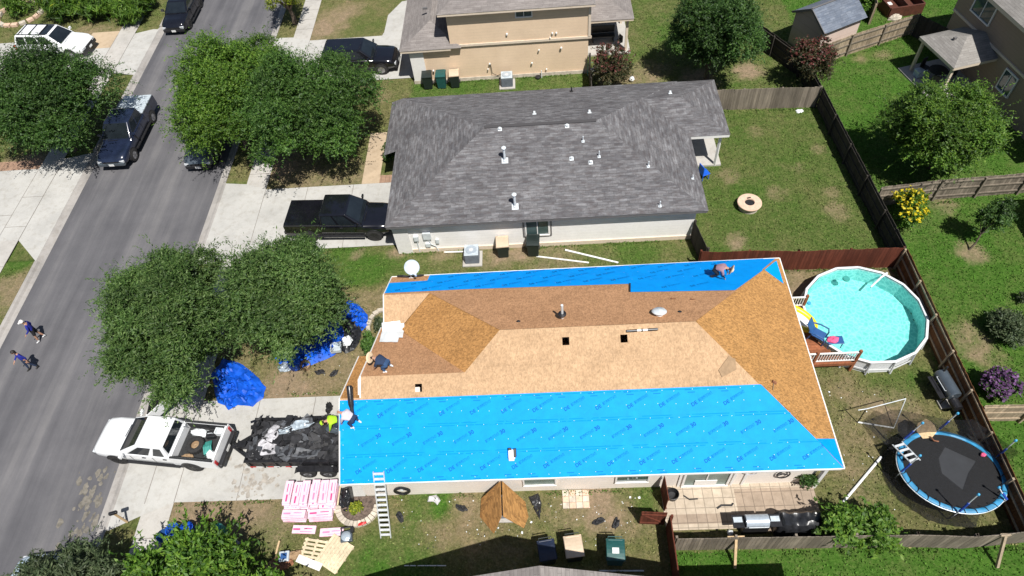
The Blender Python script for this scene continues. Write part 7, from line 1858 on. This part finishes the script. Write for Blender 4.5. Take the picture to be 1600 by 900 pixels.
for j in range(ny_ + 1):
    for i in range(nx_ + 1):
        u, v = i / nx_, j / ny_; e = min(1, min(u, 1 - u) * 9, min(v, 1 - v) * 5)
        V.append((-.98 + 1.96 * u + .05 * nz(v * 5, u * 5), -.36 + .72 * v + .05 * nz(u * 7, v * 3, 3), .02 + (.86 + .07 * math.sin(u * 12) * .6 + .10 * nz(u * 9, v * 4, 8)) * e ** .4))
q.add(V, [(j * (nx_ + 1) + i, j * (nx_ + 1) + i + 1, (j + 1) * (nx_ + 1) + i + 1, (j + 1) * (nx_ + 1) + i) for j in range(ny_) for i in range(nx_)]); o = q.build('covered_furniture', M['bag'], smooth=True, loc=(9.5, 8.74, 0)); o.scale = (1.03, 1.3, 1.05); tag(o, 'long patio furniture under a wrinkled black cover beside the grill', 'furniture cover')
def twig(label, pts, m_, w=.03): q = MB(); q.tube([at(a, b) + Vector((0, 0, .05)) for a, b in pts], w, 6); tag(q.build('felt_strip', m_), label, 'scrap')
twig('thin black strip of felt on the pale pavers below the patio door', [(1068, 775), (1077, 781), (1090, 780)], M['felt'])
twig('black felt scrap on the pale pavers nearest the brown pavers', [(1120, 795), (1127, 790), (1143, 790), (1145, 787)], M['felt'], .04)
q = MB(); q.lathe((0, 0, 0), [(.22, 0), (.26, .35), (.24, .36), (.19, .05), (0.001, .04)], 16); tag(q.build('dark_pot', M['black'], loc=at(1050, 776)), 'round dark pot beside the open gate leaf on the patio', 'pot')
q = MB(); q.lathe((0, 0, 0), [(.13, 0), (.17, .24), (.16, .25), (.12, .03)], 14); tag(q.build('clay_pot', M['cardboard'], loc=at(1266, 752)), 'tan pot at the corner post of the cream wall', 'pot')
lump('white_bag', 'small crumpled white bag at the patio end of the low fence', 'bag', at(1141, 833), .14, .12, .16, M['sheet_white'], 71)
# roofing rubbish on the front lawn
crumple('blue_tarpaulin', 'crumpled blue tarpaulin beside the driveway near the white pickup', 'tarpaulin', [tuple(at(*p).xy) for p in ((330, 585), (336, 612), (340, 630), (352, 634), (358, 641), (372, 634), (395, 636), (412, 622), (416, 605), (402, 588), (380, 570), (350, 560))], 0, .55, M['tarp'], 33)
crumple('blue_tarpaulin', 'long blue tarpaulin stretched over the lawn below the olive tree', 'tarpaulin', [tuple(at(*p).xy) for p in ((430, 560), (448, 580), (470, 577), (520, 558), (532, 548), (540, 525), (530, 500), (515, 495), (480, 515), (450, 530))], 0, .45, M['tarp'], 34)
crumple('blue_tarpaulin', 'folded blue tarpaulin on the lawn nearest the satellite dish', 'tarpaulin', [tuple(at(*p).xy) for p in ((533, 478), (548, 470), (560, 476), (575, 492), (575, 508), (566, 518), (550, 508), (534, 500))], 0, .40, M['tarp'], 35)
crumple('black_sheeting', 'heap of black sheeting on the lawn between two blue tarpaulins', 'sheeting', [tuple(at(*p).xy) for p in ((540, 498), (556, 495), (567, 512), (562, 535), (553, 548), (540, 553), (530, 545), (538, 520))], 0, .35, M['bag'], 36)
crumple('white_sheet', 'white cloth bundle on the black sheeting', 'cloth', [tuple((at(*p, .25)).xy) for p in ((534, 532), (546, 524), (552, 532), (547, 540), (537, 541))], .25, .35, M['sheet_white'], 37)
t = thing('grey_box', 'small open pale grey box on the long blue tarpaulin', 'box', (at(526, 545, .2).x, at(526, 545, .2).y, .22), .1); q = MB()
for a, b, c_ in ((.24, 0, (.04, .5, .2)), (-.24, 0, (.04, .5, .2)), (0, .24, (.44, .04, .2)), (0, -.24, (.44, .04, .2)), (0, 0, (.46, .46, .03))): q.box((a, b, .1 if c_[2] > .1 else .03), c_)
q.build('tray', M['ac_top'], t)
t = thing('blue_drum', 'round blue drum at the near end of the long tarpaulin', 'drum', tuple(at(463, 573)), 0); q = MB(); q.lathe((0, 0, 0), [(.26, 0), (.30, .06), (.30, .40), (.26, .48), (0.001, .5)], 18); q.build('shell', M['royal'], t, smooth=True)
t = thing('wicker_basket', 'brown round basket beside the blue drum', 'basket', tuple(at(479, 574)), 0); q = MB(); q.lathe((0, 0, 0), [(.22, 0), (.27, .28), (.25, .3), (.2, .05), (0.001, .04)], 16); q.build('bowl', M['cardboard'], t)
lump('plastic_bag', 'pale bluish plastic bag on the lawn left of the blue drum', 'bag', at(446, 575), .34, .28, .24, M['sheet_clear'], 81)
for i, (px, py, lab) in enumerate(((500, 582, 'torn black felt scrap on the front lawn, nearest the tarpaulin'), (522, 584, 'torn black felt scrap on the front lawn, nearest the garage'), (516, 640, 'black curled felt standing beside the trailer tailgate'), (625, 808, 'black scrap on the grass right of the ladder'), (721, 794, 'black scrap cluster on the grass left of the leaning boards'), (936, 815, 'dark scrap on the dry grass above the tan lidded bin'), (962, 819, 'small black scrap on the dry grass above the green bin'))):
    lump('felt_scrap', lab, 'scrap', at(px, py), .24, .12, .10 if i != 2 else .45, M['felt'], 90 + i, rz=i * .7, rough=.6)
# scattered white and dark scraps too many to count
q = MB(); r = random.Random(77)
for k in range(190):
    if k < 110: p = at(r.uniform(620, 1020), r.uniform(775, 860))
    elif k < 150: p = at(r.uniform(1280, 1400), r.uniform(580, 800))
    else: p = at(r.uniform(430, 600), r.uniform(570, 620))
    if p.y < 7.4 or (p.y > 10.4 and p.x < 10.5 and p.x > -8.8): continue
    s = r.uniform(.012, .034) if r.random() < .93 else r.uniform(.04, .07); a = r.uniform(0, 6.28)
    q.face([(p.x + s * math.cos(a + t_) * r.uniform(.6, 1.3), p.y + s * math.sin(a + t_) * r.uniform(.6, 1.3), .012 + s * r.uniform(.1, .6)) for t_ in (0, 1.4, 3.1, 4.6)], 0 if r.random() < .62 else 1)
tag(q.build('litter', [M['sheet_white'], M['felt']]), 'small white and dark scraps strewn over the dry grass', 'litter', kind='stuff')
a, b = at(632, 884), at(697, 884); q = MB(); q.beam((0, 0, .02), b - a + Vector((0, 0, .02)), .035, .02); tag(q.build('white_strip', M['pvc'], loc=a), 'thin white strip on the grass where the house shadow starts', 'strip')
a, b = at(936, 892), at(1006, 892); q = MB(); q.beam((0, 0, .02), b - a + Vector((0, 0, .02)), .05, .02); tag(q.build('white_strip', M['galv'], loc=a), 'pale metal strip lying in the house shadow below the green bin', 'strip')
# things far off
t = thing('timber_box', 'red brown open timber box with a white square panel near the shed', 'timber box', (24.25, 43.15, 0), math.radians(8))
q = MB()
for a, b, c_ in ((1.2, 0, (2.4, .1, .75)), (1.2, 1.9, (2.4, .1, .75)), (0, .95, (.1, 1.8, .75)), (2.4, .95, (.1, 1.8, .75)), (1.3, .95, (.08, 1.8, .70))): q.box((a, b, .375), c_)
q.build('side_boards', M['hot_tub'], t); q = MB(); q.box((1.2, .95, .15), (2.3, 1.8, .06)); q.build('floor_boards', M['hot_tub'], t); q = MB(); q.box((.7, 1.35, .2), (.36, .32, .06)); q.build('white_panel', M['trim_white'], t)
p = at(1398, 29); q = MB(); lump('cushion', 'pale tan cushion at the foot of the timber box', 'cushion', (p.x, p.y, 0), .5, .25, .3, M['stone'], 85, rz=.3)
t = thing('patio_set', 'dark round patio table with chairs under the patio cover', 'patio table', (24.75, 36.1, .1), .3)
q = MB(); q.lathe((0, 0, .70), [(0.001, .03), (.55, .03), (.55, 0), (0.001, 0)], 20); q.build('tabletop', M['black'], t); q = MB(); q.tube([(0, 0, 0), (0, 0, .7)], .06, 8); q.build('leg', M['black'], t)
for k in range(3):
    a = k * 2.1; c = Vector((24.75 + .85 * math.cos(a), 36.1 + .85 * math.sin(a), .1)); t = thing('patio_chair', 'black patio chair at the round table', 'chair', tuple(c), a, 'patio chairs at the round table')
    q = MB(); q.box((0, 0, .42), (.46, .46, .05)); q.build('seat', M['black'], t); q = MB(); q.box((.22, 0, .72), (.05, .46, .55)); q.build('backrest', M['black'], t)
    for aa in (-.19, .19):
        for bb in (-.19, .19): q = MB(); q.tube([(aa, bb, 0), (aa, bb, .42)], .02, 6); q.build('leg', M['black'], t)
t = thing('storage_tote', 'pale blue tote on the taupe house patio slab', 'tote', (24.0, 36.6, .09), .3); q = MB(); q.box((0, 0, .2), (.6, .45, .4)); q.build('tub', M['paleblue_paint'], t, bevel=.03); q = MB(); q.box((0, 0, .42), (.64, .49, .05)); q.build('lid', M['ac_top'], t)
t = thing('porch_bench', 'dark bench on the tan house porch', 'bench', (4.6, 42.6, .1), 0)
q = MB(); q.box((0, 0, .42), (1.6, .5, .06)); q.build('seat', M['black'], t); q = MB(); q.box((0, .25, .75), (1.6, .06, .5)); q.build('backrest', M['black'], t)
for a in (-.7, .7): q = MB(); q.box((a, 0, .2), (.08, .45, .4)); q.build('leg', M['black'], t)
t = thing('porch_chair', 'small dark folding chair at the edge of the tan house porch', 'chair', (5.6, 41.75, .1), .5); q = MB(); q.box((0, 0, .4), (.4, .4, .04)); q.build('seat', M['black'], t); q = MB(); q.box((.18, 0, .65), (.04, .4, .4)); q.build('backrest', M['black'], t)
for s in (-1, 1): q = MB(); q.tube([(-.18, s * .18, 0), (.18, s * .18, .8)], .02, 6); q.tube([(.18, s * .18, 0), (-.18, s * .18, .4)], .02, 6); q.build('leg_frame', M['black'], t)
t = thing('garden_cart', 'pale green hose cart at the corner of the tan wall', 'hose cart', (3.55, 38.9, 0), .3); q = MB(); q.lathe((0, 0, .4), [(.28, -.2), (.28, -.17), (.14, -.16), (.14, .16), (.28, .17), (.28, .2)], 16, M=Matrix.Rotation(math.pi / 2, 3, 'Y')); q.build('reel', M['sack'], t); q = MB(); q.tube([(-.3, 0, 0), (-.25, .1, .9), (.25, .1, .9), (.3, 0, 0)], .025, 6); q.build('frame', M['teal'], t)
t = thing('garden_tap', 'grey hose tap at the foot of the tan wall', 'tap', (-.1 + .3, 38.95, 0), 0); q = MB(); q.tube([(0, 0, 0), (0, .05, .55)], .03, 6); q.build('pipe', M['galv'], t); q = MB(); q.lathe((-.25, 0, 0), [(.18, 0), (.2, .12), (.1, .16), (0.001, .16)], 12); q.build('hose', M['blackmetal'], t)
# stone edging in the top left corner
t = thing('stone_ring', 'pale stone edging round the clipped bush in the top left corner', 'edging', (-42.0, 51.7, 0))
for k in range(18):
    a = math.tau * k / 18; q = MB(); q.box((1.75 * math.cos(a), 1.75 * math.sin(a), .12), (.5, .35, .26), rz=a + math.pi / 2 + .1 * math.sin(k * 3)); q.build('stone', M['pinkstone'] if k % 3 else M['stone'], t, bevel=.04)
t = thing('stone_ring', 'curved stone edging beside the entry boards of the reroofed house', 'edging', (-8.6, 19.35, 0))
for k in range(9):
    a = math.radians(80 + k * 22); q = MB(); q.box((.62 * math.cos(a), .95 * math.sin(a), .09), (.28, .2, .18), rz=a + math.pi / 2); q.build('stone', M['stone'], t, bevel=.03)
# ------------------------------------------------------------------ people: one skinned surface each, grown from a skeleton
def person(label, loc, rz, J, dress, hat=None, hatmat=None, hair=True, M4=None, cap=False):
    """J: joint name -> position (metres, x forward, y left, z up)"""
    t = thing('person', label, 'person', loc, rz)
    if M4 is not None: t.matrix_world = M4
    Jv = {k: Vector(v) for k, v in J.items()}
    up = (Jv['neck'] - Jv['chest']).normalized()
    names = []; pts = []; rad = []; edges = []; idx = {}
    def add(n, p, r):
        idx[n] = len(pts); pts.append(Vector(p)); rad.append(r); names.append(n)
    add('pelvis', Jv['pelvis'], (.20, .15)); add('belly', Jv['pelvis'].lerp(Jv['chest'], .5), (.215, .165)); add('chest', Jv['chest'], (.235, .17)); add('neck', Jv['neck'], (.058, .058))
    hd = Jv['head'] - Jv['neck']
    add('jaw', Jv['neck'] + hd * .45, (.068, .070)); add('skull', Jv['head'], (.092, .098)); add('crown', Jv['head'] + hd.normalized() * .085, (.060, .065))
    edges += [(0, 1), (1, 2), (2, 3), (3, 4), (4, 5), (5, 6)]
    add('nose', Jv['head'] + Jv['face'].normalized() * .115 - hd.normalized() * .03, (.016, .016)); edges.append((idx['skull'], idx['nose']))
    for s in ('l', 'r'):
        sh, el, wr_ = Jv['shoulder_' + s], Jv['elbow_' + s], Jv['wrist_' + s]
        add('shoulder_' + s, sh, (.088, .085)); add('upper_' + s, sh.lerp(el, .5), (.070, .070)); add('elbow_' + s, el, (.044, .044)); add('fore_' + s, el.lerp(wr_, .4), (.042, .042)); add('wrist_' + s, wr_, (.027, .027))
        hdn = (wr_ - el).normalized(); palm = wr_ + hdn * .075
        add('palm_' + s, palm, (.040, .022))
        edges += [(idx['chest'], idx['shoulder_' + s]), (idx['shoulder_' + s], idx['upper_' + s]), (idx['upper_' + s], idx['elbow_' + s]), (idx['elbow_' + s], idx['fore_' + s]), (idx['fore_' + s], idx['wrist_' + s]), (idx['wrist_' + s], idx['palm_' + s])]
        side = hdn.cross(Vector((0, 0, 1)));
        if side.length < .1: side = hdn.cross(Vector((1, 0, 0)))
        side.normalize(); dn = hdn.cross(side).normalized() * (-1 if hdn.cross(side).z > 0 else 1)
        for k, (o_, l_) in enumerate(((-.030, .060), (-.010, .072), (.010, .068), (.030, .052))):
            a = palm + side * o_ + hdn * .02; add('f%d_%s' % (k, s), a + hdn * l_ * .55 + dn * .012, (.010, .010)); add('g%d_%s' % (k, s), a + hdn * l_ + dn * .035, (.008, .008))
            edges += [(idx['palm_' + s], idx['f%d_%s' % (k, s)]), (idx['f%d_%s' % (k, s)], idx['g%d_%s' % (k, s)])]
        add('thumb_' + s, wr_ + hdn * .05 - side * .055 + dn * .01, (.011, .011)); edges.append((idx['wrist_' + s], idx['thumb_' + s]))
        hp, kn, an = Jv['hip_' + s], Jv['knee_' + s], Jv['ankle_' + s]
        add('hip_' + s, hp, (.118, .118)); add('thigh_' + s, hp.lerp(kn, .5), (.105, .105)); add('knee_' + s, kn, (.058, .058)); add('calf_' + s, kn.lerp(an, .35), (.056, .056)); add('ankle_' + s, an, (.038, .038)); add('toe_' + s, Jv['toe_' + s], (.038, .030)); add('heel_' + s, an + (an - Jv['toe_' + s]).normalized() * .05 + Vector((0, 0, -.04)), (.034, .03))
        edges += [(idx['pelvis'], idx['hip_' + s]), (idx['hip_' + s], idx['thigh_' + s]), (idx['thigh_' + s], idx['knee_' + s]), (idx['knee_' + s], idx['calf_' + s]), (idx['calf_' + s], idx['ankle_' + s]), (idx['ankle_' + s], idx['toe_' + s]), (idx['ankle_' + s], idx['heel_' + s])]
    me = bpy.data.meshes.new('body'); me.from_pydata([tuple(p) for p in pts], edges, [])
    o = bpy.data.objects.new('body', me); COL.objects.link(o)
    sk = o.modifiers.new('skin', 'SKIN'); sk.use_smooth_shade = True; sk.branch_smoothing = .6
    lay = me.skin_vertices[0] if len(me.skin_vertices) else None
    if lay is None:
        bpy.context.view_layer.objects.active = o
        with bpy.context.temp_override(object=o, active_object=o): bpy.ops.mesh.customdata_skin_add()
        lay = me.skin_vertices[0]
    for i, v in enumerate(lay.data): v.radius = rad[i]; v.use_root = (i == 0)
    ss = o.modifiers.new('sub', 'SUBSURF'); ss.levels = 1; ss.render_levels = 1
    dg = bpy.context.evaluated_depsgraph_get(); dg.update()
    m2 = bpy.data.meshes.new_from_object(o.evaluated_get(dg)); bpy.data.objects.remove(o)
    kinds = list(dress.keys()); mats = {}
    order = []
    def mi(mat):
        if mat not in order: order.append(mat)
        return order.index(mat)
    P = np.array([tuple(p) for p in pts])
    def part_of(n):
        b = n.split('_')[0]
        if b in ('pelvis', 'hip', 'thigh'): return 'legs_up'
        if b in ('knee', 'calf'): return 'legs_low'
        if b in ('ankle', 'toe', 'heel'): return 'shoes'
        if b in ('belly', 'chest', 'shoulder', 'upper'): return 'top'
        if b in ('elbow', 'fore'): return 'sleeve'
        if b in ('jaw', 'nose', 'neck'): return 'skin'
        if b in ('skull',): return 'head'
        if b == 'crown': return 'hair'
        return 'skin'
    face = Jv['face'].normalized()
    idxs = []
    for pl in m2.polygons:
        c = np.array(pl.center); k = int(((P - c) ** 2).sum(1).argmin()); pt = part_of(names[k])
        if pt in ('head', 'skin') and k in (idx['skull'], idx['jaw']):
            rel = Vector(c) - Jv['head']; pt = 'hair' if (rel.dot(face) < .03 or rel.dot(hd.normalized()) > .045) and rel.dot(hd.normalized()) > -.07 else 'skin'
        idxs.append(mi(dress[pt])); pl.use_smooth = True
    m2.materials.clear()
    for m_ in order: m2.materials.append(m_)
    m2.polygons.foreach_set('material_index', idxs)
    b = bpy.data.objects.new('body', m2); COL.objects.link(b); b.parent = t
    # face
    hn = hd.normalized(); sd = face.cross(hn).normalized(); q = MB()
    for s in (-1, 1):
        c = Jv['head'] + face * .092 + sd * s * .034 + hn * .005; q.lathe(c, [(0.001, .012), (.012, 0), (0.001, -.012)], 8)
    q.build('eyes', M['black'], t)
    q = MB(); q.beam(Jv['head'] + face * .088 - hn * .062 - sd * .024, Jv['head'] + face * .088 - hn * .062 + sd * .024, .012, .010); q.build('mouth', M['rust'], t)
    for s in (-1, 1):
        q = MB(); c = Jv['head'] + sd * s * .095; q.lathe(c, [(0.001, .03), (.018, .01), (.018, -.015), (0.001, -.032)], 8); q.build('ear', dress['skin'], t)
    if hat == 'straw':
        q = MB(); R = (hn + face * .25).normalized().to_track_quat('Z', 'Y').to_matrix()
        q.lathe(Jv['head'] + hn * .05, [(.11, .0), (.20, .0), (.235, .025), (.235, .035), (.20, .014), (.115, .016), (.105, .09), (.085, .115), (0.001, .105)], 26, M=R); h = q.build('straw_hat', M['straw'], t, smooth=True)
        q = MB(); q.lathe(Jv['head'] + hn * .05, [(.119, .018), (.119, .05), (.113, .05)], 26, M=R); q.build('hat_band', M['rust'], h)
    elif hat == 'hair':
        q = MB(); n_, m_ = 7, 18; V = []
        for j in range(n_ + 1):
            ph = -.55 + (math.pi / 2 + .55) * j / n_
            for i in range(m_):
                a = math.tau * i / m_; f_ = math.cos(a)
                lo = max(ph, .35 if f_ > .35 else -9); V.append(Jv['head'] + (face * f_ * .108 + sd * math.sin(a) * .108) * math.cos(lo) + hn * (.118 * math.sin(lo) + .008) - face * .012)
        q.add(V, [(j * m_ + i, j * m_ + (i + 1) % m_, (j + 1) * m_ + (i + 1) % m_, (j + 1) * m_ + i) for j in range(n_) for i in range(m_)]); q.build('hair', M['hair'], t, smooth=True)
    elif hat == 'cap':
        q = MB(); R = hn.to_track_quat('Z', 'Y').to_matrix(); q.lathe(Jv['head'] + hn * .03, [(.106, 0), (.104, .05), (.075, .10), (0.001, .115)], 20, M=R)
        pk = [Jv['head'] + hn * .035 + face * (.09 + .11 * math.cos(a)) + sd * .085 * math.sin(a) for a in (-1.4, -.7, 0, .7, 1.4)]
        q.face(pk); q.build('cap', hatmat, t, smooth=True)
    return t

def stand(w=.2, step=.0, arms=(.05, .05), lean=0.0, bend=0.0):
    J = dict(pelvis=(0, 0, .95), chest=(lean * .4 + .02, 0, 1.32), neck=(lean * .6 + .02, 0, 1.50), head=(lean * .7 + .05, 0, 1.645), face=(1, 0, -.1))
    for s, k in (('l', 1), ('r', -1)):
        st = step * k
        J['hip_' + s] = (0, k * .095, .92); J['knee_' + s] = (.03 + st * .5, k * .105, .50); J['ankle_' + s] = (st, k * .11, .085); J['toe_' + s] = (st + .16, k * .125, .035)
        J['shoulder_' + s] = (lean * .45, k * .185, 1.42); a = arms[0 if k == 1 else 1]
        J['elbow_' + s] = (lean * .45 - .03 + a, k * .25, 1.14); J['wrist_' + s] = (lean * .45 + .12 + a * 2, k * .22, .93)
    return J
def dress(top, sleeve, up, low, shoes, hair=None): return dict(top=top, sleeve=sleeve, legs_up=up, legs_low=low, shoes=shoes, skin=M['skin'], head=M['skin'], hair=hair or M['hair'])
p = at(65, 528); person('person in blue shirt, black shorts, pale cap and white shoes walking on the road', (p.x, p.y, RZ), math.radians(-150), stand(step=.16, arms=(.1, -.05)), dress(M['shirt_blue'], M['shirt_blue'], M['cloth_black'], M['skin'], M['shoe_white']), hat='cap', hatmat=M['cap_white'])
p = at(52, 574); person('person in blue shirt and dark trousers with bare black hair walking on the road', (p.x, p.y, RZ), math.radians(-130), stand(step=-.18, arms=(-.1, .12)), dress(M['shirt_blue'], M['shirt_blue'], M['cloth_navy'], M['cloth_navy'], M['shoe_dark']), hat='hair')
def bent(knees=.0, reach=(.45, .05), twist=0, drop=0.0):
    """bending forward from the hips with knees bent, hands low"""
    J = dict(pelvis=(-.12, 0, .70 - drop), chest=(.22, 0, .88 - drop), neck=(.40, 0, .90 - drop), head=(.53, 0, .88 - drop), face=(.55, 0, -.85))
    for s, k in (('l', 1), ('r', -1)):
        J['hip_' + s] = (-.12, k * .10, .68 - drop); J['knee_' + s] = (.14, k * .16, .42 - drop * .5); J['ankle_' + s] = (-.10 + k * .08, k * .16, .085); J['toe_' + s] = (.06 + k * .08, k * .18, .035)
        J['shoulder_' + s] = (.26, k * .19, .84 - drop); J['elbow_' + s] = (.36, k * .25, .56 - drop * .7); J['wrist_' + s] = (reach[0], k * .20, .27 + reach[1] - drop * .4)
    return J
def on_roof(px, py, pl, rz):
    q = pl.hit(px, py); return Matrix.Translation(q + Vector((0, 0, .03))) @ Matrix.Rotation(rz, 4, 'Z')
person('person in straw hat and blue denim crouching on brown boards by the west rake', (0, 0, 0), 0, bent(drop=.12), dress(M['cloth_navy'], M['skin'], M['denim'], M['denim'], M['shoe_white']), hat='straw', M4=on_roof(606, 578, PG, math.radians(165)))
person('person in pale shirt and dark trousers bending at the west edge of blue membrane', (0, 0, 0), 0, bent(drop=.02), dress(M['shirt_grey'], M['shirt_grey'], M['cloth_navy'], M['cloth_navy'], M['shoe_white'], M['skin']), M4=on_roof(556, 665, PS, math.radians(160)))
person('person in a wide straw hat and dark clothes kneeling on the north blue membrane', (0, 0, 0), 0, bent(drop=.12), dress(M['shirt_mauve'], M['cloth_black'], M['cloth_black'], M['cloth_black'], M['shoe_dark']), hat='straw', M4=on_roof(1117, 432, PN, math.radians(-25)))
tp_ = in_trailer(1.55, .55, 1.28)
person('person in a bright lime shirt stooping over the load in the trailer', tuple(tp_), math.radians(-160), bent(drop=.0), dress(M['shirt_lime'], M['shirt_lime'], M['cloth_navy'], M['cloth_navy'], M['shoe_dark']), hat='cap', hatmat=M['shirt_lime'])
